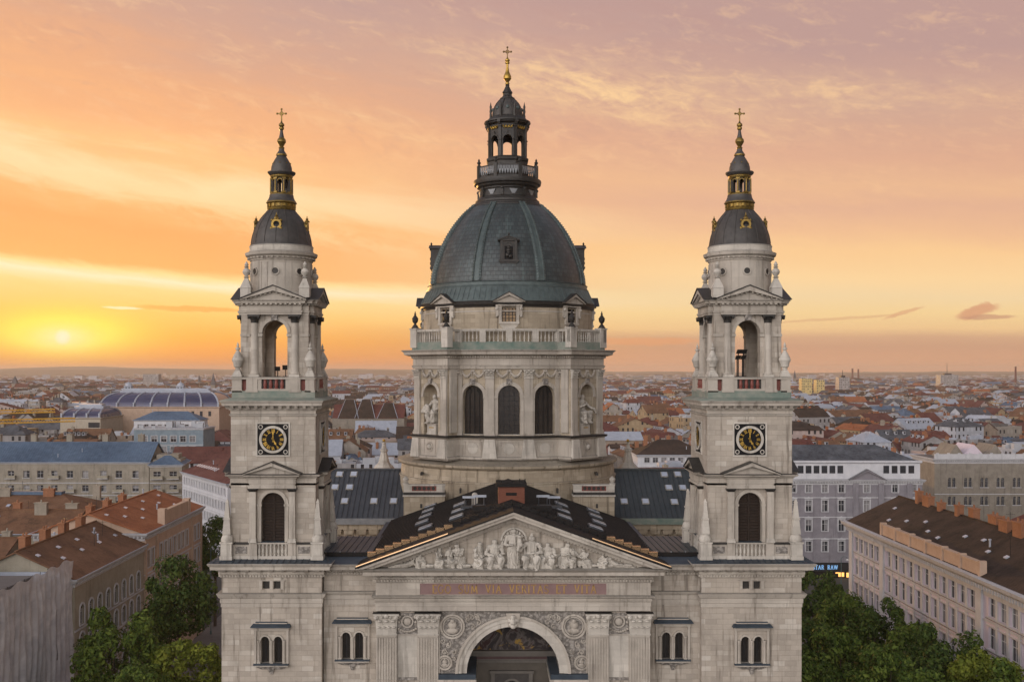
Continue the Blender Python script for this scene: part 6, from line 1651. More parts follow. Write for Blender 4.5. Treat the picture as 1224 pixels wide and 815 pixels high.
# ------------------------------------------------------------------ town: one house with all its parts
_WIN = {}
def window_proto(w, h, arch, style, var=0):
    key = (round(w, 2), round(h, 2), arch, style, var)
    if key not in _WIN:
        g = MB(); mp = flatmap(0, 0, 0, 0); zs = h - w / 2 if arch else h
        archfill(g, mp, 0, w / 2 + .02, 0, zs, -.05, 1, arch, 8)
        t = .07 if style[:5] not in ('plain', 'archp') else .05 if style == 'plain' else .015
        mbox(g, mp, -t / 2, t / 2, -.05, .03, 0, h, 0)
        for z_ in (.0, h * .62, zs): mbox(g, mp, -w / 2, w / 2, -.05, .02, z_ - t / 2, z_ + t / 2, 0)
        for s in (-1, 1): mbox(g, mp, s * w / 2 - t * .8, s * w / 2 + t * .8, -.05, .03, 0, zs, 0)
        q = .30
        mbox(g, mp, -w / 2 - .2, w / 2 + .2, -.1, q + .18, -.18, -.02, 2)
        if not arch and var:
            if var < 3: archfill(g, mp, w * (.26 if var == 1 else -.26), w * .19, h * .08, h * .95, -.035, 4, False)
            elif var == 3: archfill(g, mp, 0, w * .47, h * .45, h * .98, -.035, 4, False)
            else: archfill(g, mp, 0, w * .47, h * .05, h * .98, -.035, 4, False)
        if style in ('frame', 'hood', 'arch'):
            if arch: archring(g, mp, 0, w / 2 + .02, w / 2 + .30, zs, q - .02, q + .10, 0, 2, 10)
            else:
                for s in (-1, 1): mbox(g, mp, s * (w / 2 + .14) - .13, s * (w / 2 + .14) + .13, q - .02, q + .09, 0, h, 2)
                mbox(g, mp, -w / 2 - .27, w / 2 + .27, q - .02, q + .09, h, h + .28, 2)
            if style == 'hood':
                mbox(g, mp, -w / 2 - .36, w / 2 + .36, q, q + .28, h + .42, h + .56, 2)
                g.add([mp(-w / 2 - .3, q + .14, h + .56), mp(w / 2 + .3, q + .14, h + .56), mp(0, q + .14, h + .98), mp(-w / 2 - .3, q, h + .56), mp(w / 2 + .3, q, h + .56), mp(0, q, h + .98)], [(0, 1, 2), (0, 2, 5, 3), (1, 4, 5, 2)], 2)
        if style == 'slim':
            mbox(g, mp, -w / 2 - .5, w / 2 + .5, q - .02, q + .12, h + .12, h + .26, 2); mbox(g, mp, -w / 2 - .58, w / 2 + .58, q - .02, q + .10, -.34, -.2, 4)
            for s in (-1, 1): mbox(g, mp, s * (w / 2 - .02) - .08, s * (w / 2 - .02) + .08, -.03, .06, 0, h, 0)
        if style == 'balcony':
            mbox(g, mp, -w / 2 - .7, w / 2 + .7, q, q + 1.1, -.3, -.14, 2)
            mbox(g, mp, -w / 2 - .7, w / 2 + .7, q + 1.02, q + 1.08, -.14, .75, 3)
            for s in (-1, 1): mbox(g, mp, s * (w / 2 + .68) - .03, s * (w / 2 + .68) + .03, q, q + 1.06, -.14, .75, 3)
        o = g.build('window', [FRAME_W, PANE, TRIM, W_OLIVE, BLIND], None, smooth=0, link=False)
        _WIN[key] = o
    return _WIN[key]
def chimney(parent, x, y, z0, z1, w=.5, l=.9, brick=None, name='chimney'):
    g = MB(); h = z1 - z0
    box(g, -w, w, -l, l, 0, h - .3); box(g, -w - .1, w + .1, -l - .1, l + .1, h - .3, h - .12); 
    n = max(1, int(l / .42))
    for i in range(n): tube(g, (0, -l + (i + .5) * 2 * l / n, h - .12), (0, -l + (i + .5) * 2 * l / n, h + .35), .16, .14, 7, 0)
    o = g.build(name, brick or BRICK, parent, smooth=0); o.location = (x, y, z0)
    return o
def roof_geo(g, w, l, z, kind, rise, over=.5, mi=0, axis='x', gab=None):
    """roof over a w x l plan; axis = direction of the ridge; returns a height function"""
    a, b = w / 2 + over, l / 2 + over
    if kind == 'flat':
        box(g, -w / 2 + .25, w / 2 - .25, -l / 2 + .25, l / 2 - .25, z - .5, z + .05, mi)
        return lambda x, y: z
    sl = rise / (b if axis == 'x' else a); zo = z
    T = lambda x, y, zz: (x, y, zz)
    if kind == 'gable':
        if axis == 'x': P = [(-a, -b, zo), (a, -b, zo), (a, b, zo), (-a, b, zo), (-a, 0, z + rise), (a, 0, z + rise)]; F = [(0, 1, 5, 4), (2, 3, 4, 5)]; G = [(-w / 2, -l / 2, l / 2), (w / 2, -l / 2, l / 2)]
        else: P = [(-a, -b, zo), (a, -b, zo), (a, b, zo), (-a, b, zo), (0, -b, z + rise), (0, b, z + rise)]; F = [(1, 2, 5, 4), (3, 0, 4, 5)]
        g.add(P, F, mi); g.add([(x, y, zz - .22) for x, y, zz in P], F, mi)
        e = [(0, 1), (2, 3)] if axis == 'x' else [(1, 2), (3, 0)]
        for i, j in e: g.add([P[i], P[j], (P[j][0], P[j][1], P[j][2] - .22), (P[i][0], P[i][1], P[i][2] - .22)], [(0, 1, 2, 3)], mi)
        ends = [(0, 3, 4), (1, 2, 5)] if axis == 'x' else [(0, 1, 4), (3, 2, 5)]
        for i, j, k in ends: g.add([P[i], P[j], P[k], *( (P[q][0], P[q][1], P[q][2] - .22) for q in (i, j, k))], [(0, 2, 5, 3), (1, 2, 5, 4)], mi)
    else:
        if axis == 'x': r = max(.3, a - b) if kind == 'hip' else .2; R0, R1 = (-r, 0), (r, 0)
        else: r = max(.3, b - a); R0, R1 = (0, -r), (0, r)
        P = [(-a, -b, zo), (a, -b, zo), (a, b, zo), (-a, b, zo), (*R0, z + rise), (*R1, z + rise)]
        F = [(0, 1, 5, 4), (1, 2, 5), (2, 3, 4, 5), (3, 0, 4)] if axis == 'x' else [(0, 1, 4), (1, 2, 5, 4), (2, 3, 5), (3, 0, 4, 5)]
        g.add(P, F, mi)
        B = [(x, y, zz - .25) for x, y, zz in P[:4]]
        g.add(P[:4] + B, [(0, 1, 5, 4), (1, 2, 6, 5), (2, 3, 7, 6), (3, 0, 4, 7), (4, 5, 6, 7)], mi)
    if axis == 'x': return lambda x, y: z + rise * (1 - abs(y) / b)
    return lambda x, y: z + rise * (1 - abs(x) / a)
def house(name, label, cat, cx, cy, w, l, h, rz=0, roof=('gable', 'x', 4), wallm=None, roofm=None, fac=(), group=None, cornice=.55, base=0, seams=0, over=.5):
    """fac: list of (side 0 front/1 right/2 back/3 left, rows [(z_sill, height)], spacing or list of u, width, style)"""
    t = thing(name, label, cat, (cx, cy, base), rz, group)
    wl = MB(); mats = [wallm, TRIM]
    half = {0: (w / 2, l / 2), 2: (w / 2, l / 2), 1: (l / 2, w / 2), 3: (l / 2, w / 2)}
    done = {f[0]: f for f in fac}
    spots = []
    for k in range(4):
        hu, dist = half[k]; mp = flatmap(0, 0, dist, k * PI / 2)
        if k not in done: panel(wl, mp, -hu, hu, 0, h); continue
        _, rows, sp, ww, style = done[k]
        if isinstance(sp, (int, float)):
            n = max(1, int((2 * hu - 1.2) / sp)); us = [-(n - 1) * sp / 2 + i * sp for i in range(n)]
        else: us = sp
        z = 0; arch = style[:4] == 'arch'
        for (zs, hh) in rows:
            zt = zs + hh + .5
            panel(wl, mp, -hu, hu, z, zt, [(u, ww / 2, zs, zs + hh - (ww / 2 if arch else 0), arch) for u in us], .3, arcn=8)
            z = zt
            for i, u in enumerate(us): spots.append((k, mp(u, -.28, zs), ww, hh, arch, style if style != 'mix' else ('balcony' if (i * 7 + int(zs)) % 3 == 0 else 'plain')))
            if rows.index((zs, hh)) < len(rows) - 1 and style != 'plain': mbox(wl, mp, -hu, hu, 0, .14, zt + .1, zt + .32, 1)
        panel(wl, mp, -hu, hu, z, h)
    if roof[0] == 'gable':
        e = roof[2] * .93
        if roof[1] == 'x': wl.add([(-w / 2, -l / 2, h), (-w / 2, l / 2, h), (-w / 2, 0, h + e), (w / 2, -l / 2, h), (w / 2, l / 2, h), (w / 2, 0, h + e)], [(0, 1, 2), (3, 4, 5)])
        else: wl.add([(-w / 2, -l / 2, h), (w / 2, -l / 2, h), (0, -l / 2, h + e), (-w / 2, l / 2, h), (w / 2, l / 2, h), (0, l / 2, h + e)], [(0, 1, 2), (3, 4, 5)])
    if cornice:
        pl = rect(0, 0, w / 2, l / 2)
        sweep(wl, pl, [(0, h - cornice * 1.5), (.12, h - cornice * 1.5), (.14, h - cornice), (.3, h - cornice * .9), (cornice * .8, h - cornice * .35), (cornice * .9, h - .04), (0, h - .02)], mi=1)
        dents(wl, pl, .14, h - cornice * .95, h - cornice * .4, .22, cornice * .5, .7, mi=1)
    wl.build('wall', mats, t, smooth=0)
    g = MB(); hf = roof_geo(g, w, l, h, roof[0], roof[2], over, 0, roof[1])
    if seams:
        a, b = w / 2 + over, l / 2 + over; n = int(2 * a / seams)
        for i in range(1, n):
            x = -a + i * 2 * a / n; run = b if roof[0] == 'gable' else min(b, a - abs(x))
            if run < .6: continue
            for s in (-1, 1):
                zt = h + roof[2] * (run / b)
                hexa(g, [(x - .04, s * b, h + .01), (x + .04, s * b, h + .01), (x + .04, s * (b - run), zt), (x - .04, s * (b - run), zt), (x - .04, s * b, h + .12), (x + .04, s * b, h + .12), (x + .04, s * (b - run), zt + .1), (x - .04, s * (b - run), zt + .1)])
    a, b = w / 2 + over, l / 2 + over
    if roof[0] == 'gable':
        if roof[1] == 'x': box(g, -a, a, -.16, .16, h + roof[2] - .08, h + roof[2] + .12)
        else: box(g, -.16, .16, -b, b, h + roof[2] - .08, h + roof[2] + .12)
    g.build('roof', [roofm], t, smooth=0)
    rr = random.Random(int(cx * 7 + cy * 13))
    if roof[0] != 'flat' and h > 20:
        gt = MB(); sweep(gt, rect(0, 0, a, b), [(-.02, h - .16), (.16, h - .16), (.18, h + .02), (.02, h + .01)]); gt.build('gutter', ZINC, t, smooth=0)
        for i in range(3):
            x, y = rr.uniform(-w * .3, w * .3), rr.uniform(-l * .4, l * .4); z = hf(x, y); e = MB(); tube(e, (0, 0, -.3), (0, 0, 2.6), .035, .03, 5); tube(e, (-.6, 0, 2.3), (.6, 0, 2.3), .02, .02, 4)
            for q in (-.45, -.15, .15, .45): tube(e, (q, -.3, 2.3), (q, .3, 2.3), .015, .015, 4)
            o_ = e.build('aerial', IRON, t, smooth=0); o_.location = (x, y, z)
        for i in range(3):
            x, y = rr.uniform(-w * .35, w * .35), rr.uniform(-l * .4, l * .4); e = MB(); tube(e, (0, 0, -.3), (0, 0, .9), .14, .14, 7); tube(e, (0, 0, .9), (0, 0, 1.05), .22, .18, 7); o_ = e.build('vent_pipe', ZINC, t, smooth=0); o_.location = (x, y, hf(x, y))
    for (k, p, ww, hh, arch, style) in spots:
        o = window_proto(ww, hh, arch, style, rr.choice((0, 0, 1, 2, 3, 4))).copy(); COL.objects.link(o); o.parent = t; o.location = p; o.rotation_euler = (0, 0, k * PI / 2)
    t['hf'] = 0
    del t['hf']
    return t, hf
def roof_light(t, hf, x, y, axis, s=.45):
    g = MB(); box(g, -s, s, -s * 1.2, s * 1.2, 0, .16); o = g.build('skylight', SKYLIGHT, t, smooth=0)
    e = .1; dzx = (hf(x + e, y) - hf(x - e, y)) / (2 * e); dzy = (hf(x, y + e) - hf(x, y - e)) / (2 * e)
    o.location = (x, y, hf(x, y)); o.rotation_euler = (math.atan(dzy), -math.atan(dzx), 0)

HERO = []      # plan rectangles (x0, x1, y0, y1) kept free of the generated town
def heroes():
    # right: long pink office block
    x0 = 62.5; ya, yb = 8, 89; h = 28; w = 17
    t, hf = house('office_block', 'long pink rendered office block with soot-brown tiled roof right of the trees', 'building', x0 + w / 2, (ya + yb) / 2, w, yb - ya, h, 0,
                  ('gable', 'y', 4.3), W_PINK, TILE_DARK, [(3, [(3.2, 2.7), (7.2, 2.7), (11.2, 2.7), (15.2, 2.7), (19.3, 2.7), (23.3, 2.6)], [-37.6 + i * 2.35 for i in range(5)] + [-23.2 + i * 2.82 for i in range(11)] + [10.4 + i * 2.75 for i in range(11)], 1.72, 'slim')], None, 1.5)
    mp = flatmap(0, 0, w / 2, -PI / 2)
    def strip(u, hw_, n_, z0_, z1_, m_): g = MB(); mbox(g, mp, u - hw_, u + hw_, 0, n_, z0_, z1_); g.build('pilaster', m_, t, smooth=0)
    for u in [-36.4 + i * 2.35 for i in range(4)] + [-21.8 + i * 2.82 for i in range(10)] + [11.8 + i * 2.75 for i in range(10)]: strip(u, .3, .12, 0, 26.1, TRIM)
    for u in (-39.7, -25.6, 7.4): strip(u, .75, .32, 0, 26.4, TRIM)
    g = MB(); box(g, -w / 2 - .35, -w / 2 + .3, -8, 25.5, h - .1, h + 1.7)
    for i in range(7): y = -8 + i * 5.55; box(g, -w / 2 - .5, -w / 2 + .4, y - .3, y + .3, h - .1, h + 1.95)
    box(g, -w / 2 - .45, -w / 2 + .36, -8.2, 25.7, h + 1.5, h + 1.75)
    g.build('attic_parapet', [W_PEACH], t, smooth=0)
    rnd = random.Random(4)
    for i in range(15): chimney(t, rnd.uniform(-.5, .6), -36 + i * 4.9 + rnd.uniform(-1, 1), h + 3.4, h + 5.3 + rnd.uniform(.2, 1.0), .5, rnd.choice([.5, .8, 1.2]))
    for i in range(16): roof_light(t, hf, -rnd.uniform(2.5, 6.2), -34 + i * 4.6, 'y', .28)
    HERO.append((55, 125, -60, 108))
    t, hf = house('wing_building', 'dark red tiled courtyard wing behind the long pink office block', 'building', 92, 62, 20, 50, 25.5, 0, ('gable', 'y', 4), W_PINK, TILE_WINE, cornice=0)
    for i in range(6): chimney(t, -2 + i % 2, -22 + i * 8, 28.4, 31.2, .5, .9)
    # right, facing: grey-lilac palace with a pediment over its middle bay
    d = 273; y = d - CAMD; xa, xb = 70.5, 113; w = xb - xa; xm = (xa + xb) / 2; h = 25.6
    cols = [X(px, d) - xm for px in (929, 948, 966.6, 986, 1005.8, 1036, 1070, 1092)]
    t, hf = house('palace', 'grey lilac four storey palace with a low pediment and grey slate roof', 'building', xm, y + 9, w, 18, h, 0, ('flat', 'x', 0), W_GREY, SLATE,
                  [(0, [(6.9, 2.6), (12.2, 2.9), (17.3, 2.9), (22.3, 2.3)], cols, 1.5, 'hood')], None, .9)
    mp = flatmap(0, 0, 9, 0)
    for px in (1022.6, 1053, 1087): g = MB(); u = X(px, d) - xm; mbox(g, mp, u - .7, u + .7, 0, .4, 6, 24.6); g.build('pilaster', W_GREY, t, smooth=0)
    g = MB(); box(g, -w / 2 + .4, w / 2 - .4, -8.6, 8.6, h, 30.4, 0)
    sweep(g, rect(0, 0, w / 2 - .4, 8.6), [(0, 29.8), (.4, 30), (.45, 30.5), (0, 30.55)], mi=0)
    for px in [948 + i * 9.5 for i in range(7)] + [1060 + i * 10 for i in range(4)]: u = X(px, d) - xm; box(g, u - .75, u + .75, -8.64, -8.5, h + 1.6, h + 3.6, 1)
    pediment(g, flatmap(0, 0, 9, 0), X(1036, d) - xm, 4.8, h - .1, h + 2.7, -.5, 1.0, .4, .5, 2, 1, dn=False)
    g.build('attic', [W_WHITE, PANE, W_GREY], t, smooth=0)
    g = MB(); roof_geo(g, w - 3, 15, 30.5, 'hip', 3.6, .4, 0, 'x'); g.build('roof', SLATE, t, smooth=0)
    g = MB(); box(g, -w / 2 - .02, w / 2 + .05, -9.35, -8.9, 1.75, 4.0, 0); box(g, -w / 2, w / 2, -9.3, -9.0, 0, 1.7, 1)
    u0 = X(985.8, d) - xm; mq = flatmap(0, 0, 9.35, 0)
    # shop sign: letters of light blue neon
    gl = MB(); letters(gl, mq, 'STAR RAW', u0, 2.3, 1.05, .0, .08, 6.5, .2, 0)
    em = bpy.data.materials.new('sign_light'); em.use_nodes = True; tt = NT(em.node_tree); bb = em.node_tree.nodes['Principled BSDF']; bb.inputs['Base Color'].default_value = (.3, .5, .7, 1); bb.inputs['Emission Color'].default_value = (.22, .5, .85, 1); bb.inputs['Emission Strength'].default_value = .4
    sb = g.build('shop_band', [LAMPBLACK, GLASS], t, smooth=0); gl.build('shop_sign', em, sb, smooth=0)
    wm = bpy.data.materials.new('lit_shop_window'); wm.use_nodes = True; bb = wm.node_tree.nodes['Principled BSDF']; bb.inputs['Base Color'].default_value = (.5, .3, .1, 1); bb.inputs['Emission Color'].default_value = (1, .50, .13, 1); bb.inputs['Emission Strength'].default_value = 1.5
    g = MB()
    for (px, py, ww, hh) in ((1005, 686, 1.5, 1.1), (1000, 684, .8, .3), (1013, 686.5, .8, 1.2)): u = X(px, d) - xm; z = Z(py, d); mbox(g, mq, u - ww / 2, u + ww / 2, -.02, .03, z - hh / 2, z + hh / 2)
    g.build('lit_window', wm, sb, smooth=0)
    HERO.append((60, 124, 150, 205))
    # far right: brown stone building with paired arched windows
    d = 318; y = d - CAMD; xa, xb = X(1117, d), X(1290, d); h = 27.3
    us = [X(1135 + i * 19.4 + j * 5.4, d) - (xa + xb) / 2 for i in range(8) for j in (0, 1)]
    t, hf = house('stone_building', 'brown stone building with paired arched windows behind the pink office block', 'building', (xa + xb) / 2, y + 8, xb - xa, 16, h, 0, ('flat', 'x', 0), W_BROWN, BITUMEN,
                  [(0, [(13.2, 2.6), (18.6, 2.9)], us, .95, 'archplain')], None, 1.0)
    g = MB(); box(g, -(xb - xa) / 2, (xb - xa) / 2, -8, -7.6, h, h + 1.4)
    for i in range(14): u = -(xb - xa) / 2 + 1 + i * 3.3; box(g, u - .3, u + .3, -8.12, -7.5, h, h + 1.7)
    g.build('parapet', TRIM, t, smooth=0)
    for px, wd in ((1145, 3), (1166, 4), (1192, 3.2)):
        g = MB(); u = X(px, d) - (xa + xb) / 2; g.add([(u - wd, -7, h), (u + wd, -7, h), (u, -7, h + 4.2), (u - wd, 4, h), (u + wd, 4, h), (u, 4, h + 4.2)], [(0, 1, 2), (0, 2, 5, 3), (1, 4, 5, 2), (3, 5, 4)]); g.build('gable', W_PINK if px == 1166 else W_BROWN, t, smooth=0)
    HERO.append((124, 200, 205, 250))
    # left: building under scaffold netting
    xf = -59.6
    t, hf = house('scaffolded_building', 'building wrapped in grey scaffold netting at the bottom left', 'building', xf - 10.5, 30, 17, 56, 24.5, 0, ('flat', 'x', 0), W_GREY, ZINC, cornice=0)
    g = MB(); mp = flatmap(0, 0, 8.5, PI / 2)
    for i in range(24):
        u = -28 + i * 2.43
        for n in (.35, 1.25): a = mp(u, n, 0); tube(g, a, (a[0], a[1], 26.6), .045, .045, 5, 0, False)
    for j in range(13):
        z = 1.9 + j * 2.0
        for n in (.35, 1.25): tube(g, mp(-28, n, z), mp(28, n, z), .04, .04, 5, 0, False)
        mbox(g, mp, -28, 28, .4, 1.2, z - .35, z - .28, 1)
    g.build('scaffold', [IRON, W_BROWN], t, smooth=0)
    nm = bpy.data.materials.new('scaffold_netting'); nm.use_nodes = True; nt = NT(nm.node_tree); nt.n.clear()
    P = nt.new('ShaderNodeNewGeometry').outputs['Position']; _, py_, pz_ = nt.xyz(P); q = nt.noise(nt.comb(0, nt.math('MULTIPLY', py_, .45), nt.math('MULTIPLY', pz_, .4)), 1, 5, .6, .8)
    df = nt.new('ShaderNodeBsdfDiffuse'); nt.put(df.inputs[0], nt.ramp(q, [(.3, (.58, .58, .62)), (.5, (.66, .655, .68)), (.7, (.74, .73, .74))]))
    tr = nt.new('ShaderNodeBsdfTransparent'); mx = nt.new('ShaderNodeMixShader'); nt.put(mx.inputs[0], nt.math('MULTIPLY_ADD', q, .5, .50)); nt.l.new(tr.outputs[0], mx.inputs[1]); nt.l.new(df.outputs[0], mx.inputs[2])
    out = nt.new('ShaderNodeOutputMaterial'); nt.l.new(mx.outputs[0], out.inputs[0])
    g = MB(); nu, nz = 240, 50; v = []
    for i in range(nu + 1):
        u = -28.3 + 56.6 * i / nu
        for j in range(nz + 1):
            z = 27.0 * (1 - j / nz); p = Vector((u * .55, z * .10, 1.7)); k = min(1, j / 6)
            n = 1.75 + (.34 * mnoise.noise(p) + .10 * mnoise.noise(p * 2.9)) * k + .16 * math.sin(z * PI / 2) * mnoise.noise(Vector((u * .3, z * .3, 5))) + .16 * math.sin(u * 4.1 + 2.5 * mnoise.noise(Vector((u * .4, z * .12, 8)))) * k
            v.append(mp(u, n, z + (.25 * math.sin(u * 1.29) if j == 0 else 0)))
    f = [(i * (nz + 1) + j, (i + 1) * (nz + 1) + j, (i + 1) * (nz + 1) + j + 1, i * (nz + 1) + j + 1) for i in range(nu) for j in range(nz)]
    # the sheet is torn open along one seam
    f = [q_ for k_, q_ in enumerate(f) if not (k_ // nz in (213, 214, 215) and 10 < k_ % nz < 24)]
    g.add(v, f); g.build('netting', nm, t, smooth=80, recalc=False)
    g = MB(); hexa(g, [mp(28, -9, 24), mp(28.2, -9, 24), mp(28.2, -9, 24), mp(28, -9, 24)] + [mp(28, -9, 24)] * 4) if False else None
    box(g, -8.5, 8.6, 27.6, 28.05, 20, 25.2); box(g, -6, 8.2, 8, 20, 24.5, 26.2, 1)
    g.add([(-8.4, 12, 24.5), (-8.4, 27.5, 24.5), (-8.4, 20, 29.5), (-1, 12, 24.5), (-1, 27.5, 24.5), (-1, 20, 29.5)], [(0, 2, 1), (0, 3, 5, 2), (1, 2, 5, 4), (3, 4, 5)], 0)
    g.build('roof_shed', [ZINC, BITUMEN], t, smooth=0)
    HERO.append((-140, -50, -30, 60))
    # left: brown-roofed house with two rows of arched windows
    t, hf = house('town_house', 'olive house with two rows of arched windows and a brown tiled roof', 'house', xf - 8.3, 73.2, 16.6, 30, 24.1, 0, ('gable', 'y', 4.0), W_OLIVE, TILE_BROWN,
                  [(1, [(5.5, 2.6), (9.4, 2.6), (13.1, 2.7), (17.0, 2.9)], 3.5, 1.6, 'arch')], None, .8)
    for i in range(8): roof_light(t, hf, 2.2 + (i % 2) * 2.2, -13 + i * 3.6, 'y', .3)
    for i in range(4): chimney(t, -.6, -11 + i * 7, 27.3, 29.8, .5, 1.0)
    # left: peach house with an attic slab and an orange roof
    t, hf = house('town_house', 'peach house with an attic slab on its cornice and an orange tiled roof', 'house', xf - 9.5, 106.3, 19, 35.6, 26, 0, ('gable', 'y', 3.4), W_PEACH, TILE_ORANGE,
                  [(1, [(6.0, 2.7), (10.4, 2.7), (15.2, 2.8), (19.8, 2.9)], [-15.6, -13.2] + [-8.6 + i * 2.7 for i in range(7)] + [13.2, 15.6], 1.45, 'frame')], None, .9)
    g = MB(); box(g, 9.0, 9.9, -8, 8, 26, 28.5); [box(g, 8.8, 10.1, y_ - .7, y_ + .7, 26, 28.9) for y_ in (-7.6, 7.6)]; g.build('attic_parapet', W_PEACH, t, smooth=0)
    mp = flatmap(0, 0, 9.5, PI / 2)
    for u in (-17.3, -11, 11, 17.3): g = MB(); mbox(g, mp, u - .4, u + .4, 0, .3, 0, 24.8); g.build('pilaster', W_PEACH, t, smooth=0)
    for i in range(10): roof_light(t, hf, 2 + (i % 3) * 2.1, -15 + i * 3.2, 'y', .3)
    for i in range(3): chimney(t, -1.2, -14 + i * 8, 28.4, 30.4, .5, 1.0)
    HERO.append((-82, -50, 50, 128))
    # courtyard wings behind them, each with its row of chimneys
    rnd = random.Random(11)
    for nm, lb, cx, cy, w, l, h, rm, ax, nc in (
        ('courtyard_wing', 'low brown tiled courtyard wing with a row of chimneys behind the arched-window house', -92, 78, 30, 14, 23.5, TILE_BROWN, 'x', 6),
        ('courtyard_wing', 'brown tiled wing with the longest chimney row, next behind the low courtyard wing', -98, 101, 46, 13, 25.0, TILE_BROWN, 'x', 9),
        ('courtyard_wing', 'hipped brown roof with a pale blue metal ridge in front of the blue-roofed apartments', -100, 124, 40, 17, 25.4, TILE_BROWN, 'x', 5),
        ('courtyard_wing', 'dark brown tiled wing at the left edge below the blue-roofed apartments', -128, 112, 24, 30, 24.0, TILE_DARK, 'y', 5)):
        t, hf = house(nm, lb, 'building', cx, cy, w, l, h, 0, ('hip' if cy == 124 else 'gable', ax, 3.4), W_OLIVE, rm, cornice=0)
        for i in range(nc):
            if ax == 'x': chimney(t, -w / 2 + 2 + i * (w - 4) / max(1, nc - 1) + rnd.uniform(-.6, .6), rnd.choice([-1.2, .5, 1]), h + 2.2, h + 4.4 + rnd.uniform(0, .8), rnd.choice([.7, 1.1]), .45, W_STONE if i % 3 else BRICK)
            else: chimney(t, rnd.uniform(-1, 1), -l / 2 + 2 + i * (l - 4) / max(1, nc - 1), h + 2.2, h + 4.6, .5, .9)
        if cy == 124: g = MB(); box(g, -12, 12, -1.0, 1.0, h + 3.1, h + 3.75); g.build('ridge_cap', BLUE_ROOF, t, smooth=0)
        for i in range(4): roof_light(t, hf, rnd.uniform(-w * .35, w * .35), -rnd.uniform(2, l * .35), ax, .35)
    HERO.append((-150, -80, 60, 145))
    # left: long apartment house under blue sheet roofs
    d = 321; y = d - CAMD; xa, xb = X(-48, d), X(178, d); h = 26
    us = [X(px, d) - (xa + xb) / 2 for px in (-40, -22, -5, 13, 31.6, 48, 65, 83.5, 102, 123.6, 142, 162)]
    rows = [(5.6, 1.9), (9.6, 1.9), (13.2, 1.9), (17.0, 1.9), (21.2, 2.1)]
    t, hf = house('apartment_house', 'long sandy apartment house under a blue standing-seam roof, balconies on its front', 'building', (xa + xb) / 2, y + 8, xb - xa, 16, h, 0, ('gable', 'x', 5.6), W_STONE, BLUE_ROOF, [(0, rows, us, 1.9, 'mix')], None, .4, seams=.75)
    for i in range(5): chimney(t, -22 + i * 11.3, 2.5, h + 3, h + 8, .9, .6, W_STONE)
    t, hf = house('apartment_house', 'corner apartment house stepping back beside the long blue roof, dark balconies', 'building', X(194, d), y + 7.5, 9.6, 15, 25.2, R(8), ('hip', 'y', 3.0), W_STONE, BLUE_ROOF, [(0, rows[:4] + [(21, 2.1)], [-2.6, 2.2], 2.2, 'balcony')], None, .5, seams=.75)
    g = MB(); box(g, -4.2, 4.2, -5.5, 5, 25.2, 26.6); box(g, -3.4, 3.2, -3.5, 4, 26.6, 28); g.build('roof_step', W_STONE, t, smooth=0)
    HERO.append((-175, -62, 140, 252))
    # left: white block with red roof and a row of skylights
    p0, p1 = Vector((X(218, 312), 312 - CAMD)), Vector((X(272, 278), 278 - CAMD)); u = (p1 - p0); L = u.length; u.normalize(); nrm = Vector((u.y, -u.x)); c = (p0 + p1) / 2 - nrm * 8
    rz = math.atan2(u.y, u.x)
    t, hf = house('white_house', 'white four storey house with a red tiled roof and a row of lit skylights', 'house', c.x, c.y, L, 16, 24, rz, ('hip', 'x', 4.4), W_WHITE, TILE_RED, [(0, [(4.2, 2.1), (8.2, 2.1), (12.4, 2.2), (16.6, 2.2), (20.6, 1.9)], 2.4, 1.2, 'frame'), (3, [(12.4, 2.2), (16.6, 2.2), (20.6, 1.9)], 2.6, 1.2, 'frame')], None, .7)
    for i in range(9): roof_light(t, hf, -L / 2 + 5 + i * 2.1, -4.6, 'x', .5)
    HERO.append((-96, -56, 180, 232))
    # between the dome and the right tower: white attic under a dark roof
    d = 372; y = d - CAMD; xa, xb = X(762, d), X(845, d)
    t, hf = house('attic_house', 'white-fronted house with attic windows under a dark hipped roof left of the right tower', 'house', (xa + xb) / 2, y + 8, xb - xa, 17, 24.2, 0, ('hip', 'x', 4.8), W_WHITE, TILE_DARK,
                  [(0, [(17.0, 2.2), (21.4, 1.7)], 3.0, 1.9, 'frame')], None, .7)
    for i in range(5): chimney(t, -8 + i * 4.2, 2, 26.5, 30.4, .7, .5)
    HERO.append((X(755, d), X(850, d), y - 2, y + 22))
    # left distance: great hall with a ribbed glass vault and its smaller neighbour
    glassv = plain('violet_glass', (.030, .034, .075), (.065, .07, .135), .2, .22, .1, .5, 0)
    def vault(nm, lb, pxa, pxb, pyb, pyt, d, ribs, turrets, wall_py, wm):
        xa, xb = X(pxa, d), X(pxb, d); cx, w = (xa + xb) / 2, xb - xa; zb, zt = Z(pyb, d), Z(pyt, d + 12); l = 34
        t = thing(nm, lb, 'building', (cx, d - CAMD + l / 2, 0)); g = MB()
        box(g, -w / 2, w / 2, -l / 2, l / 2, 0, zb, 0); sweep(g, rect(0, 0, w / 2, l / 2), [(0, zb - .8), (.5, zb - .5), (.6, zb), (0, zb + .05)], mi=0)
        for i in range(4): u = w * (.2 + .07 * i); box(g, u, u + 1.6, -l / 2 - .05, -l / 2 + .2, zb - 5.4, zb - 2.6, 1)
        g.build('wall', [wm, PANE], t, smooth=0)
        v = MB(); n = 10; H = zt - zb; inset = w * .115
        sec = [(math.cos(PI / 2 * i / n), H * math.sin(PI / 2 * i / n)) for i in range(n + 1)]
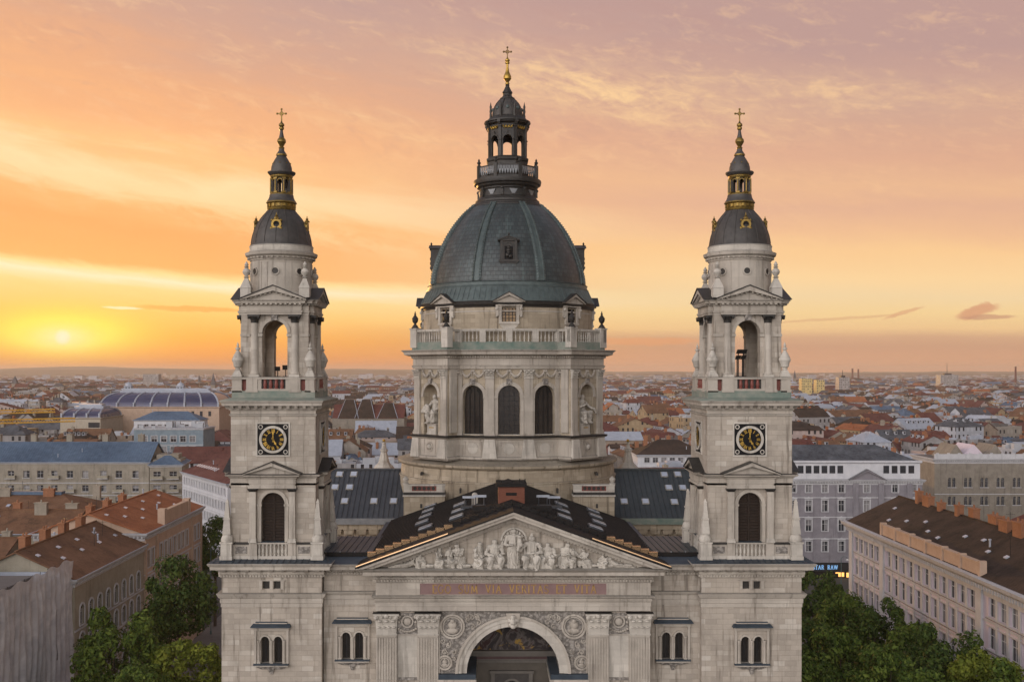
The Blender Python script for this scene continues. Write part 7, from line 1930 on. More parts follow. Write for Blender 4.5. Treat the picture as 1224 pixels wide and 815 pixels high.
        P = [[(-(w / 2 - .6) + inset * (1 - s), -(l / 2 - .6) + (l * .36) * (1 - s), zb + z), ((w / 2 - .6) - inset * (1 - s), -(l / 2 - .6) + (l * .36) * (1 - s), zb + z), ((w / 2 - .6) - inset * (1 - s), (l / 2 - .6) - (l * .36) * (1 - s), zb + z), (-(w / 2 - .6) + inset * (1 - s), (l / 2 - .6) - (l * .36) * (1 - s), zb + z)] for s, z in sec]
        vs = [p for ring in P for p in ring]; fs = [(i * 4 + k, i * 4 + (k + 1) % 4, i * 4 + 4 + (k + 1) % 4, i * 4 + 4 + k) for i in range(n) for k in range(4)] + [tuple(n * 4 + k for k in range(4))]
        v.add(vs, fs); vo = v.build('glass_vault', glassv, t, smooth=0)
        r = MB()
        for j in range(ribs + 1):
            tt_ = j / ribs
            for i in range(n):
                for a_, b_ in ((0, 1), (3, 2)):
                    A = Vector(P[i][a_]).lerp(Vector(P[i][b_]), tt_); B = Vector(P[i + 1][a_]).lerp(Vector(P[i + 1][b_]), tt_); tube(r, A, B, .5, .5, 5, 0, False)
            q = Vector(P[0][0]).lerp(Vector(P[0][1]), tt_); box(r, q.x - .45, q.x + .45, q.y - .9, q.y - .1, zb, zb + 2.4, 0)
        box(r, -w / 2 + inset + .3, w / 2 - inset - .3, -l * .5 + l * .36 + .6 - 1.2, l * .5 - l * .36 - .6 + 1.2, zt - .1, zt + 1.2, 1); box(r, -w / 2 + inset + 2, w / 2 - inset - 2, -3, 3, zt + 1.2, zt + 2.4, 1)
        r.build('rib', [ZINC, ZINC], vo, smooth=0)
        for px in turrets:
            g = MB(); u = X(px, d + 17) - cx; box(g, u - 2.0, u + 2.0, -2, 2, zt + .5, zt + 3.6, 0)
            for s in (-1, 1): box(g, u + s * .9 - .45, u + s * .9 + .45, -2.05, -1.9, zt + 1.2, zt + 3.1, 1)
            box(g, u - 2.4, u + 2.4, -2.4, 2.4, zt + 3.6, zt + 4.0, 0); lathe(g, [(2.2, zt + 4.0), (1.8, zt + 5.0), (.8, zt + 5.7), (.15, zt + 6.1), (.08, zt + 8)], u, 0, 12, 0); g.build('turret', [ZINC, PANE], t, smooth=0)
        HERO.append((xa - 4, xb + 4, d - CAMD - 4, d - CAMD + l + 4))
    vault('exchange_hall', 'great ochre hall with a ribbed violet glass vault and two roof turrets', 118, 262, 486, 469, 600, 7, (154, 216), 0, W_PEACH)
    vault('vaulted_hall', 'smaller violet glass vaulted hall beside the crane jib', 72, 120, 499, 488, 560, 3, (), 0, W_CREAM)
    # blue-grey office house and a blue-grey hipped roof in front of the great hall
    d = 436; y = d - CAMD; xa, xb = X(160, d), X(243, d); wb = render_wall('blue_grey_render', (.17, .22, .26), (.24, .30, .34), .3)
    t, hf = house('office_house', 'blue grey office house with white roof plant below the great glass hall', 'building', (xa + xb) / 2, y + 9, xb - xa, 18, Z(512, d), 0, ('flat', 'x', 0), wb, WHITE_ROOF, [(0, [(11, 2.4), (15.4, 2.4), (20, 2.4), (24.4, 2.4)], 4.0, 2.3, 'frame')], None, .4)
    g = MB(); rq = random.Random(2); z = Z(512, d)
    for i in range(14): u, v, s = rq.uniform(-13, 13), rq.uniform(-7, 7), rq.uniform(.5, 1.6); box(g, u - s, u + s, v - s * .6, v + s * .6, z, z + rq.uniform(.8, 2.6))
    g.build('roof_plant', WHITE_ROOF, t, smooth=0); HERO.append((xa - 2, xb + 2, y - 14, y + 20))
    d = 530; y = d - CAMD; xa, xb = X(160, d), X(238, d)
    t, hf = house('pavilion_house', 'low house with a hipped blue grey metal roof directly before the great hall', 'house', (xa + xb) / 2, y + 8, xb - xa, 16, Z(502, d), 0, ('hip', 'x', 4.2), W_WHITE, BLUE_ROOF, [(0, [(20.6, 2.6), (24.6, 2.2)], 3.4, 2.0, 'frame')], None, .4); HERO.append((xa - 2, xb + 2, y - 12, y + 18))
    # slender steep-roofed market hall seen between left tower and dome
    d = 610; t = thing('market_hall', 'long hall with steep dark roofs and pale ridges between left tower and dome', 'building', (X(440, d), d - CAMD + 10, 0)); g = MB(); w = 42
    box(g, -w / 2, w / 2, -9, 9, 0, Z(500, d)); g.build('wall', W_BROWN, t, smooth=0)
    for i, (px, hw, pt) in enumerate(((416, 6, 478), (436, 6, 478), (463, 6, 482))):
        g = MB(); u = X(px, d) - X(440, d); z0 = Z(500, d); z1 = Z(pt, d)
        g.add([(u - hw, -9.5, z0), (u + hw, -9.5, z0), (u + 2.6, -2, z1), (u - 2.6, -2, z1), (u - hw, 9.5, z0), (u + hw, 9.5, z0), (u + 2.6, 2, z1), (u - 2.6, 2, z1)], [(0, 1, 2, 3), (4, 7, 6, 5), (0, 3, 7, 4), (1, 5, 6, 2), (3, 2, 6, 7)], 0)
        tube(g, (u - hw, -9.5, z0), (u - 2.6, -2, z1), .16, .14, 5, 1); tube(g, (u + hw, -9.5, z0), (u + 2.6, -2, z1), .16, .14, 5, 1); g.build('roof_tower', [TILE_DARK, ZINC], t, smooth=0)
    g = MB(); g.add([(-w / 2, -9.4, Z(499.6, d)), (w / 2, -9.4, Z(499.6, d)), (w / 2, 0, Z(484, d)), (-w / 2, 0, Z(484, d)), (w / 2, 9.4, Z(499.6, d)), (-w / 2, 9.4, Z(499.6, d))], [(0, 1, 2, 3), (3, 2, 4, 5)]); g.build('roof', TILE_WINE, t, smooth=0)
    HERO.append((X(414, d) - 6, X(466, d) + 6, d - CAMD - 4, d - CAMD + 24))
    # far towers that stand up to the horizon
    def far(nm, lb, cat, px, d, w, l, ptop, m, roofm=None, spire=0):
        t = thing(nm, lb, cat, (X(px, d), d - CAMD, 0)); h = Z(ptop, d); g = MB(); box(g, -w / 2, w / 2, -l / 2, l / 2, 0, h - spire); g.build('wall', m, t, smooth=0)
        if spire: g = MB(); hexa(g, [(-w / 2 - .4, -l / 2 - .4, h - spire), (w / 2 + .4, -l / 2 - .4, h - spire), (w / 2 + .4, l / 2 + .4, h - spire), (-w / 2 - .4, l / 2 + .4, h - spire)] + [(-.1, -.1, h), (.1, -.1, h), (.1, .1, h), (-.1, .1, h)]); g.build('spire', roofm, t, smooth=0)
        elif roofm: g = MB(); box(g, -w * .2, w * .2, -l * .2, l * .2, h, h + 3); tube(g, (0, 0, h), (0, 0, h + w * .7), .5, .3, 6); g.build('roof_plant', roofm, t, smooth=0)
        HERO.append((X(px, d) - w, X(px, d) + w, d - CAMD - l, d - CAMD + l))
    WG = far_wall('concrete_slab', (.28, .26, .25), (.36, .34, .33)); WY = far_wall('yellow_block', (.50, .38, .16), (.58, .46, .22))
    far('tower_block', 'grey concrete tower block with an aerial near the right horizon', 'tower block', 1132, 2100, 36, 22, 448, WG, IRON)
    far('tower_block', 'pale wide tower block on the left horizon beyond the glass hall', 'tower block', 182, 2300, 34, 20, 447, WG)
    far('apartment_block', 'yellow apartment block just right of the right bell tower near the horizon', 'apartment block', 963, 1500, 15, 14, 452.5, WY)
    far('apartment_block', 'yellow apartment block second from the right bell tower near the horizon', 'apartment block', 979, 1560, 12, 14, 454, WY)
    far('office_tower', 'brown office block with a dark flat top near the right horizon', 'tower block', 1007, 1700, 17, 18, 451, WG, IRON)
    far('church_tower', 'dark pointed church spire on the left horizon right of the glass hall', 'church', 255, 1900, 8, 8, 445.5, W_BROWN, SLATE, 22)
    far('church_tower', 'thin dark spire on the left horizon above the glass hall turret', 'church', 238, 2300, 5, 5, 447.5, W_BROWN, SLATE, 16)
    far('church_tower', 'small dark steeple at the far left horizon', 'church', 18, 1900, 9, 9, 449, W_BROWN, SLATE, 14)
    far('church_tower', 'thin pale spire just right of the right bell tower on the horizon', 'church', 950, 2400, 5, 5, 442.5, W_BROWN, SLATE, 18)
    for px, d, top, lb in ((1214, 2600, 439, 'brick factory chimney on the far right horizon'), (1019, 4200, 441, 'left one of two thin chimneys on the right horizon'), (1026, 4200, 441.6, 'right one of two thin chimneys on the right horizon')):
        t = thing('factory_chimney', lb, 'chimney', (X(px, d), d - CAMD, 0)); g = MB(); lathe(g, [(d * .0011, 0), (d * .0008, Z(top, d)), (d * .0009, Z(top, d) + 2)], 0, 0, 12); g.build('shaft', TILE_WINE, t)
    # yellow tower crane reaching in from the left
    cm = plain('crane_yellow', (.48, .25, .02), (.66, .37, .04), 2, .5)
    for nm, lb, d, pya, pyb, pxe in (('crane', 'yellow lattice crane jib, the upper one, left edge before the vaulted hall', 430, 495, 492.5, 66), ('crane', 'yellow lattice crane jib, the lower one, left edge before the vaulted hall', 400, 507, 503.5, 90)):
        a = Vector((X(-90, d - 20), d - 20 - CAMD, Z(pya + 1.5, d - 20))); b = Vector((X(pxe, d), d - CAMD, Z(pyb, d)))
        t = thing(nm, lb, 'crane', (a.x, a.y, 0)); off = Vector((a.x, a.y, 0)); g = MB(); A, B = a - off, b - off; ln = (B - A); up = Vector((0, 0, 1)); sd_ = Vector((ln.y, -ln.x, 0)).normalized() * .6
        for q in (sd_, -sd_): tube(g, A + q, B + q, .22, .22, 6)
        tube(g, A + up * 1.3, B + up * 1.3, .24, .24, 6)
        n = 46
        for i in range(n):
            p0, p1, pm = A + ln * (i / n), A + ln * ((i + 1) / n), A + ln * ((i + .5) / n) + up * 1.3
            for q in (sd_, -sd_): tube(g, p0 + q, pm, .07, .07, 4, 0, False); tube(g, pm, p1 + q, .07, .07, 4, 0, False)
        g.build('jib', cm, t, smooth=0); g = MB()
        for ex in (-.7, .7):
            for ey in (-.7, .7): tube(g, (A.x + ex, A.y + ey, 0), (A.x + ex, A.y + ey, A.z + 5), .13, .13, 5)
        for i in range(26):
            z = i * 1.4
            if z < A.z + 3: tube(g, (A.x - .7, A.y - .7, z), (A.x + .7, A.y - .7, z + 1.4), .06, .06, 4); tube(g, (A.x + .7, A.y + .7, z), (A.x + .7, A.y - .7, z + 1.4), .06, .06, 4)
        g.build('mast', cm, t, smooth=0)
    # street lamps by the trees
    for px, py, d, lit, lb in ((252, 655, 214, 0, 'green street lamp with a curved arm left of the left tower'), (957, 688, 210, 1, 'lit street lamp among the trees right of the right tower'), (1005.5, 668, 235, 0, 'tall thin lamp post before the grey lilac palace')):
        t = thing('street_lamp', lb, 'street lamp', (X(px, d), d - CAMD, 0)); h = Z(py, d); g = MB(); lathe(g, [(.22, 0), (.2, .8), (.11, 1.0), (.08, h)], 0, 0, 8)
        for i in range(6): a0, a1 = PI * i / 6, PI * (i + 1) / 6; tube(g, (.7 - .7 * math.cos(a0), 0, h + .6 * math.sin(a0)), (.7 - .7 * math.cos(a1), 0, h + .6 * math.sin(a1)), .06, .06, 5)
        g.build('post', plain('lamp_green', (.05, .09, .09), (.09, .14, .14), 3, .5) if 'lamp_green' not in MATS else MATS['lamp_green'], t)
        g = MB(); lathe(g, [(.12, h + .1), (.34, h - .15), (.3, h - .3), (.05, h - .34)], 1.4, 0, 10); lm = wm if lit else FRAME_W
        g.build('lamp_head', lm, t)
        if lit:
            pl = bpy.data.lights.new('street_lamp_light', 'POINT'); pl.energy = 260; pl.color = (1, .62, .25); pl.shadow_soft_size = .4; po = bpy.data.objects.new('street_lamp_light', pl); COL.objects.link(po); po.parent = t; po.location = (1.4, -.2, h - .9)
heroes()
# ------------------------------------------------------------------ the town to the horizon
ROOFS = [('red', TILE_RED), ('brown', TILE_BROWN), ('dark brown', TILE_DARK), ('wine red', TILE_WINE), ('orange', TILE_ORANGE), ('slate grey', SLATE), ('pale zinc', ZINC), ('blue', BLUE_ROOF), ('white flat', WHITE_ROOF), ('grey flat', BITUMEN)]
WALLS = [('cream', far_wall('far_cream', (.26, .23, .20), (.34, .31, .27))), ('white', far_wall('far_white', (.34, .36, .40), (.45, .46, .49))), ('ochre', far_wall('far_ochre', (.30, .22, .13), (.37, .28, .18))),
         ('pink', far_wall('far_pink', (.34, .27, .25), (.42, .34, .31))), ('grey', far_wall('far_grey', (.24, .23, .23), (.32, .31, .31))), ('brown', far_wall('far_brown', (.22, .17, .13), (.30, .24, .19)))]
def gen_house(rnd, cx, cy, w, l, rz, far=0):
    k = rnd.random()
    if k < .42: kind = 'gable'
    elif k < .58: kind = 'hip'
    elif k < .71: kind = 'mansard'
    else: kind = 'flat'
    h = rnd.uniform(14.5, 22.5) + (rnd.random() < .12) * rnd.uniform(2, 5)
    rm = rnd.choices(range(8), (13, 17, 17, 11, 4, 17, 16, 5))[0] if kind != 'flat' else rnd.choice((8, 8, 9, 6))
    wm = rnd.choices(range(6), (26, 24, 12, 14, 14, 10))[0]
    rise = min(w, l) * rnd.uniform(.22, .42); ax = 'x' if w >= l else 'y'
    if rnd.random() < .15: ax = 'y' if ax == 'x' else 'x'
    return dict(c=(cx, cy), w=w, l=l, rz=rz, kind=kind, h=h, rm=rm, wm=wm, rise=rise, ax=ax, seed=rnd.random(), nch=rnd.choice((0, 1, 2, 2, 3)), dorm=rnd.choice((0, 0, 3, 5)))
def house_parts(r, detail=True):
    """(wall mesh, roof mesh, chimney boxes) in the house's own axes"""
    wl, rf = MB(), MB(); w, l, h = r['w'], r['l'], r['h']; rnd = random.Random(r['seed'])
    box(wl, -w / 2, w / 2, -l / 2, l / 2, 0, h)
    if r['kind'] == 'flat':
        for (a, b, c, d) in ((-w / 2, w / 2, -l / 2, -l / 2 + .3), (-w / 2, w / 2, l / 2 - .3, l / 2), (-w / 2, -w / 2 + .3, -l / 2 + .3, l / 2 - .3), (w / 2 - .3, w / 2, -l / 2 + .3, l / 2 - .3)): box(wl, a, b, c, d, h + .002, h + .8)
        box(rf, -w / 2 + .32, w / 2 - .32, -l / 2 + .32, l / 2 - .32, h - .3, h + .1)
        if detail:
            for i in range(6): x, y, s = rnd.uniform(-w * .35, w * .35), rnd.uniform(-l * .35, l * .35), rnd.uniform(.8, 2.4); box(rf, x - s, x + s, y - s * .7, y + s * .7, h + .1, h + rnd.uniform(1, 3))
        hf = lambda x, y: h
    elif r['kind'] == 'mansard':
        a, b = w / 2 + .3, l / 2 + .3; i = min(w, l) * .2; z1 = h + 3.4
        P = [(-a, -b, h), (a, -b, h), (a, b, h), (-a, b, h), (-a + i, -b + i, z1), (a - i, -b + i, z1), (a - i, b - i, z1), (-a + i, b - i, z1)]
        rf.add(P, [(0, 1, 5, 4), (1, 2, 6, 5), (2, 3, 7, 6), (3, 0, 4, 7), (4, 5, 6, 7)])
        hf = lambda x, y: z1
    else:
        hf = roof_geo(rf, w, l, h, r['kind'], r['rise'], .4, 0, r['ax'])
        if r['kind'] == 'gable':
            if r['ax'] == 'x': wl.add([(s * (w / 2), q * l / 2, h) for s in (-1, 1) for q in (-1, 1)] + [(-w / 2, 0, h + r['rise'] * .94), (w / 2, 0, h + r['rise'] * .94)], [(0, 1, 4), (2, 3, 5)])
            else: wl.add([(q * w / 2, s * (l / 2), h) for s in (-1, 1) for q in (-1, 1)] + [(0, -l / 2, h + r['rise'] * .94), (0, l / 2, h + r['rise'] * .94)], [(0, 1, 4), (2, 3, 5)])
    if detail and r['kind'] != 'flat':
        for i in range(4):
            x, y, s = rnd.uniform(-w * .4, w * .4), rnd.uniform(-l * .4, l * .4), rnd.uniform(.2, .5); box(rf, x - s, x + s, y - s, y + s, hf(x, y) - .4, hf(x, y) + rnd.uniform(.3, 1.2))
    ch = []
    for i in range(r['nch']):
        x, y = rnd.uniform(-w * .38, w * .38), rnd.uniform(-l * .38, l * .38); ch.append((x, y, hf(x, y) - .6, hf(x, y) + rnd.uniform(1.2, 2.6), rnd.uniform(.4, .7), rnd.uniform(.5, 1.3)))
    dm = []
    if detail and r['dorm'] and r['kind'] in ('gable', 'hip', 'mansard'):
        n = r['dorm']
        for i in range(n):
            u = (i + .5) / n - .5
            if r['kind'] == 'mansard' or r['ax'] == 'x': dm.append((u * w * .8, -l / 2 + (min(w, l) * .12 if r['kind'] == 'mansard' else l * .24)))
            else: dm.append((-w * .26, u * l * .8))
    return wl, rf, ch, dm, hf

def city():
    rnd = random.Random(21); recs = []
    def blocked(x, y, m=9):
        if y < 330 and -45 < x < 60 and y < 120: return True
        return any(a - m < x < b + m and c - m < y < d_ + m for a, b, c, d_ in HERO)
    yb = 138
    while yb < 3300:
        d = yb + CAMD; xl, xr = -.74 * d - 60, .78 * d + 60; x = xl + rnd.uniform(0, 60)
        bl = rnd.uniform(56, 84)
        while x < xr:
            bw = rnd.uniform(58, 100); cx, cy = x + bw / 2, yb + bl / 2
            rz = .55 * mnoise.noise(Vector((cx * .0016, cy * .0016, 4.2))) + .12
            if yb < 420: rz *= .3
            co, si = math.cos(rz), math.sin(rz)
            def put(lx, ly, w, l, q=0):
                px, py = cx + lx * co - ly * si, cy + lx * si + ly * co
                if blocked(px, py) or py < 132: return
                if -66 < px < 70 and py < 205 : return
                recs.append(gen_house(rnd, px, py, w, l, rz))
            for sy in (-1, 1):
                u = -bw / 2
                while u < bw / 2 - 8:
                    w = min(rnd.choice((rnd.uniform(12, 24), rnd.uniform(16, 44))), bw / 2 - u); l = rnd.uniform(12, 16); put(u + w / 2, sy * (bl / 2 - l / 2), w - .15, l); u += w
            for sx in (-1, 1):
                v = -bl / 2 + 15
                while v < bl / 2 - 20:
                    l = min(rnd.uniform(14, 24), bl / 2 - 15 - v); put(sx * (bw / 2 - 6.5), v + l / 2, 13, l - .15); v += l
            if rnd.random() < .7: put(rnd.uniform(-8, 8), 0, rnd.uniform(10, 16), bl - 34)
            if rnd.random() < .8: put(rnd.uniform(-22, 22), rnd.uniform(-6, 6), rnd.uniform(14, 26), 9)
            x += bw + rnd.uniform(8, 13)
        yb += bl + rnd.uniform(8, 12) + max(0, (yb - 1500) * .01)
    # which of them does the drone see, and how much of each?
    vs, fs, own = [], [], []
    def solid(P, F, o):
        b = len(vs); vs.extend(P)
        for f in F: fs.append(tuple(b + i for i in f)); own.append(o)
    BF = [(0, 3, 2, 1), (4, 5, 6, 7), (0, 1, 5, 4), (1, 2, 6, 5), (2, 3, 7, 6), (3, 0, 4, 7)]
    def sbox(x0, x1, y0, y1, z0, z1): solid([(x0, y0, z0), (x1, y0, z0), (x1, y1, z0), (x0, y1, z0), (x0, y0, z1), (x1, y0, z1), (x1, y1, z1), (x0, y1, z1)], BF, -1)
    for c in TOWX: sbox(c - 4.4, c + 4.4, 0, 8.8, 0, 37); sbox(c - 3.8, c + 3.8, .6, 8.2, 37, 54)
    sbox(-15, 19, 0, 12, 0, 38); sbox(-24, 28, 30, 38, 0, 41.6); sbox(XD - 12, XD + 12, 26, 50, 0, 56)
    for o in COL.objects:
        if o.type == 'MESH' and o.parent and o.parent.get('category') in ('building', 'house') and o.name.split('.')[0] in ('wall', 'roof', 'glass_vault'):
            mw = o.parent.matrix_basis @ o.matrix_basis; solid([tuple(mw @ v.co) for v in o.data.vertices], [tuple(p.vertices) for p in o.data.polygons], -1)
    for i, r in enumerate(recs):
        wl, rf, *_ = house_parts(r, False); co, si = math.cos(r['rz']), math.sin(r['rz']); cx, cy = r['c']
        for g in (wl, rf): solid([(cx + x * co - y * si, cy + x * si + y * co, z) for x, y, z in g.v], g.f, i)
    bvh = BVHTree.FromPolygons(vs, fs)
    hits = {}; o = Vector((0, -CAMD, CAMZ))
    py = 444.5
    while py < 660:
        px = 1.0
        while px < 1224:
            if not (277 < px < 394 and py > 470) and not (838 < px < 946 and py > 470):
                loc, n, idx, ds = bvh.ray_cast(o, Vector(((px - PX0) / FPX, 1, -(py - PY0) / FPX)))
                if idx is not None and own[idx] >= 0: hits[own[idx]] = hits.get(own[idx], 0) + 1
            px += 2.0
        py += 1.25
    order = sorted(hits, key=lambda i: -hits[i]); keep = [i for i in order[:296] if hits[i] >= 3]; ks = set(keep)
    # individuals, labelled by look and by their place among their like
    def zone(px):
        return 'left of the left tower' if px < 300 else 'between left tower and dome' if px < 600 else 'between dome and right tower' if px < 880 else 'right of the right tower'
    kn = {'gable': 'gabled', 'hip': 'hip-roofed', 'mansard': 'mansard', 'flat': 'flat-topped'}
    cnt = {}
    ordn = ['nearest', 'second nearest', 'third nearest', 'fourth nearest', 'fifth nearest', 'sixth nearest', 'seventh nearest', 'eighth nearest', 'ninth nearest', 'tenth nearest', 'eleventh nearest', 'twelfth nearest']
    keep.sort(key=lambda i: recs[i]['c'][1])
    CH = None
    box_m = {}
    for i in keep:
        r = recs[i]; px = PX0 + r['c'][0] / (r['c'][1] + CAMD) * FPX; rc = ROOFS[r['rm']][0].replace(' flat', '')
        desc = f"{WALLS[r['wm']][0]} {kn[r['kind']]} house with {rc} roof"; key = (desc, zone(px)); c = cnt.get(key, 0); cnt[key] = c + 1
        t = thing('town_house', f"{ordn[min(c, 11)]} {desc} {zone(px)}", 'house', (*r['c'], 0), r['rz'], 'town houses beyond the basilica')
        wl, rf, ch, dm, hf = house_parts(r)
        wl.build('wall', WALLS[r['wm']][1], t, smooth=0); ro = rf.build('roof', ROOFS[r['rm']][1], t, smooth=0, recalc=True)
        for (x, y, z0, z1, a, b) in ch:
            o_ = chimney(t, x, y, z0, z1, a, b, BRICK if r['seed'] < .5 else W_STONE)
        if r['c'][1] < 520:
            for (x, y) in dm:
                g = MB(); z = hf(x, y) if r['kind'] != 'mansard' else r['h'] + .6; box(g, -.65, .65, -.3, 2.0, -.1, 1.5, 0); box(g, -.45, .45, -.33, -.28, .25, 1.25, 1); box(g, -.8, .8, -.5, 2.0, 1.5, 1.62, 2)
                o_ = g.build('dormer', [WALLS[1][1], PANE, ROOFS[r['rm']][1]], t, smooth=0); o_.location = (x, y, z)
                if r['kind'] != 'mansard' and r['ax'] == 'y': o_.rotation_euler = (0, 0, -PI / 2)
    # everything further or hidden: one far town
    far = MB(); nW = len(WALLS)
    def merge(g, r, mi):
        co, si = math.cos(r['rz']), math.sin(r['rz']); cx, cy = r['c']
        far.add([(cx + x * co - y * si, cy + x * si + y * co, z) for x, y, z in g.v], g.f, mi)
    for i, r in enumerate(recs):
        if i in ks: continue
        near = r['c'][1] < 1200
        wl, rf, ch, dm, hf = house_parts(r, near); merge(wl, r, r['wm']); merge(rf, r, nW + r['rm'])
        if near:
            c = MB(); [box(c, x - a, x + a, y - b, y + b, z0, z1) for (x, y, z0, z1, a, b) in ch]; merge(c, r, nW + 4)
    for i in range(9500):
        d = 3300 * (9800 / 3300) ** rnd.random(); x = rnd.uniform(-.72, .76) * d
        if mnoise.noise(Vector((x * .0009, d * .0006, 7))) > .16: continue
        r = dict(c=(x, d - CAMD), w=rnd.uniform(14, 46), l=rnd.uniform(10, 20), rz=rnd.uniform(-.6, .6)); h = rnd.uniform(6, 15) + (rnd.random() < .05) * rnd.uniform(6, 22); g = MB(); box(g, -r['w'] / 2, r['w'] / 2, -r['l'] / 2, r['l'] / 2, 0, h); merge(g, r, rnd.choice((0, 1, 1, 3, 4)))
        g = MB(); roof_geo(g, r['w'], r['l'], h + .01, rnd.choice(('gable', 'hip')), rnd.uniform(1, 4), .2); merge(g, r, nW + rnd.choice((0, 1, 3, 5, 6, 8)))
    o = far.build('far_town', [m for _, m in WALLS] + [m for _, m in ROOFS], None, smooth=0, recalc=False)
    tag(o, 'rooftops of the far town spreading to the horizon', 'town', None, 'stuff')
    # tree clumps and parks among the far roofs
    lm = bpy.data.materials['leaf_dark'] if 'leaf_dark' in bpy.data.materials else plain('leaf_dark', (.022, .04, .012), (.055, .085, .025), .8, .8)
    g = MB()
    for i in range(1500):
        d = 380 * (9500 / 380) ** (rnd.random() ** .8); x = rnd.uniform(-.5, .55) * d; y = d - CAMD
        if blocked(x, y, 4) or (-66 < x < 70 and y < 205): continue
        s = rnd.uniform(4, 7) * (1 + d / 4000); hh = rnd.uniform(9, 15)
        for k in range(9):
            p = Vector((x + rnd.gauss(0, s * .6), y + rnd.gauss(0, s * .6), hh * rnd.uniform(.35, 1)))
            for j in range(3):
                a = Vector((rnd.gauss(0, 1), rnd.gauss(0, 1), rnd.gauss(0, 1))).normalized(); b = a.orthogonal().normalized(); q = s * .42
                g.add([p + a * q, p + b * q, p - a * q * .9, p - b * q * 1.1], [(0, 1, 2, 3)])
    o = g.build('far_trees', lm, None, smooth=0, recalc=False); tag(o, 'dark tree clumps and parks scattered among the far roofs', 'trees', None, 'stuff')
city()
# ------------------------------------------------------------------ street trees
def leafm(name, a, b, c):
    m, t, bs = mat(name, rough=.7, spec=.25)
    g = t.new('ShaderNodeNewGeometry'); n = t.noise(g.outputs['Position'], .55, 5, .6)
    f = t.math('MULTIPLY_ADD', g.outputs['Random Per Island'], .55, t.math('MULTIPLY', n, .5))
    t.put(bs.inputs['Base Color'], t.ramp(f, [(.2, a), (.5, b), (.85, c)]))
    bs.inputs['Subsurface Weight'].default_value = 0
    return m
LEAF = [leafm('leaf_green', (.022, .045, .006), (.068, .110, .014), (.15, .195, .03)), leafm('leaf_yellowgreen', (.060, .085, .007), (.135, .165, .016), (.22, .24, .03)), leafm('leaf_deep', (.015, .034, .006), (.045, .078, .012), (.10, .14, .024))]
BARK = plain('bark', (.05, .038, .028), (.11, .085, .062), 4, .95)
def tree_mesh(seed, nleaf=11000):
    rnd = random.Random(seed); cl = []
    # clump centres through an uneven egg of radius 1 (unit tree: crown radius 1, centre 0)
    while len(cl) < 62:
        p = Vector((rnd.uniform(-1, 1), rnd.uniform(-1, 1), rnd.uniform(-1, 1)))
        if p.length > 1: continue
        q = 1 + .20 * mnoise.noise(p * 1.7 + Vector((seed * 3.1, 0, 0)))
        p = p.normalized() * (p.length ** .45) * .82 * q; p.z *= 1.05; cl.append((p, rnd.uniform(.13, .30)))
    g = MB()
    for i in range(nleaf):
        c, r = cl[int(rnd.random() * len(cl)) % len(cl)]
        d = Vector((rnd.gauss(0, 1), rnd.gauss(0, 1), rnd.gauss(0, .8) + .25)).normalized()
        p = c + d * r * rnd.uniform(.72, 1.08)
        n = (d + Vector((rnd.gauss(0, .5), rnd.gauss(0, .5), rnd.gauss(0, .5) + .35))).normalized(); a = n.orthogonal().normalized(); a.rotate(Matrix.Rotation(rnd.uniform(0, 6.28), 3, n)); b = n.cross(a); s = rnd.choice((rnd.uniform(.014, .026), rnd.uniform(.026, .050)))
        g.add([p + a * s * 1.5, p + b * s * .8 + n * s * .25, p - a * s * 1.5, p - b * s * .8 + n * s * .25], [(0, 1, 2, 3)])
    me = g.build('crown', LEAF[0], None, smooth=0, recalc=False, link=False).data
    return me, cl
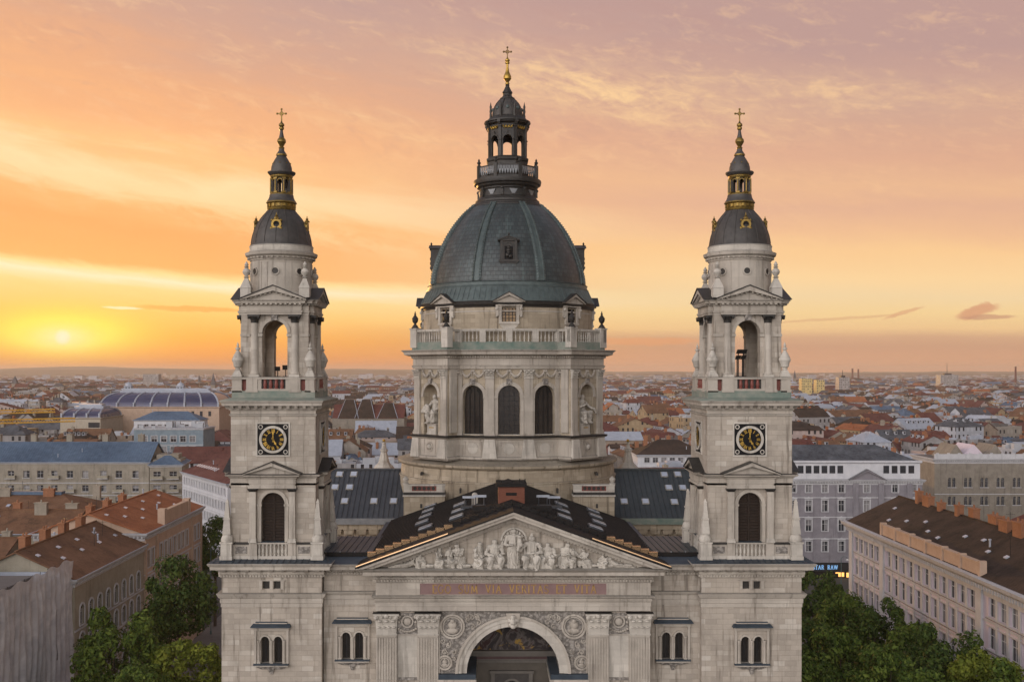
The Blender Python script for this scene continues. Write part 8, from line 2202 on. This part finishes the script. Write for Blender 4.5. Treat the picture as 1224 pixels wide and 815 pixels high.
def trees():
    kinds = [tree_mesh(s) for s in (1, 2, 3)]
    T = [  # px, py of the top, x, crown radius, height factor, leaf, label
        (140, 732, -50, 6.6, 0, 'broad green tree before the arched-window house, left of the yellow-green tree'),
        (213, 670, -49, 6.0, 2, 'tall dark tree hiding the lower front of the peach house'),
        (226, 760, -40, 5.6, 1, 'low yellow-green tree touching the left tower at the bottom'),
        (182, 724, -53, 4.0, 2, 'dark tree squeezed between the broad green tree and the tall dark tree'),
        (257, 622, -58, 5.4, 2, 'small dark tree in the gap between white house and left tower'),
        (172, 790, -42, 4.6, 0, 'low green tree at the bottom edge below the broad green tree'),
        (979, 686, 55, 5.2, 2, 'dark tree under the shop sign right of the right tower'),
        (1012, 712, 52, 5.0, 0, 'green tree at the far corner of the pink office block'),
        (968, 738, 44, 5.0, 2, 'dark tree against the right edge of the right tower base'),
        (1047, 720, 54, 5.4, 2, 'dark tree rising highest against the middle of the pink office block'),
        (1002, 757, 43, 5.4, 0, 'broad green tree in front of the right tower base tree, bottom right of the church'),
        (1086, 742, 53, 5.6, 0, 'green tree second along the pink office block front'),
        (1130, 752, 54, 5.6, 2, 'dark tree before the right-hand windows of the pink office block'),
        (1060, 780, 44, 5.0, 0, 'bright green tree at the bottom edge between two broad trees'),
        (1176, 776, 55, 5.6, 1, 'yellowish green tree at the bottom right below the pink office windows'),
        (1214, 796, 55, 4.8, 0, 'green tree in the bottom right corner of the photo'),
        (962, 792, 37, 4.4, 0, 'low tree at the bottom edge touching the right tower base'),
        (1110, 800, 46, 4.6, 0, 'low green tree at the bottom edge before the dark office block tree')]
    rnd = random.Random(9)
    for i, (px, py, x, r, lf, lb) in enumerate(T):
        d = x * FPX / (px - PX0); top = Z(py, d); me, cl = kinds[i % 3]
        t = thing('street_tree', lb, 'tree', (x, d - CAMD, 0), 0, 'street trees beside the basilica')
        rz_ = r * rnd.uniform(1.05, 1.25); cz = top - rz_ * .92; rot = rnd.uniform(0, 6.28)
        m2 = me.copy(); m2.materials.clear(); m2.materials.append(LEAF[lf])
        c = bpy.data.objects.new('crown', m2); COL.objects.link(c); c.parent = t; c.location = (0, 0, cz); c.scale = (r, r, rz_); c.rotation_euler = (0, 0, rot)
        g = MB(); tube(g, (0, 0, 0), (.1, .1, cz - rz_ * .5), .34, .22, 9)
        for p, q in cl[:12]:
            e = Vector((p.x * r, p.y * r, p.z * rz_)); e.rotate(Matrix.Rotation(rot, 3, 'Z')); e.z += cz; s = Vector((.1, .1, cz - rz_ * .55)); mid = s.lerp(e, .5) + Vector((0, 0, .4)); tube(g, s, mid, .15, .09, 6, 0, False); tube(g, mid, e, .09, .03, 5, 0, False)
        g.build('trunk', BARK, t)
trees()
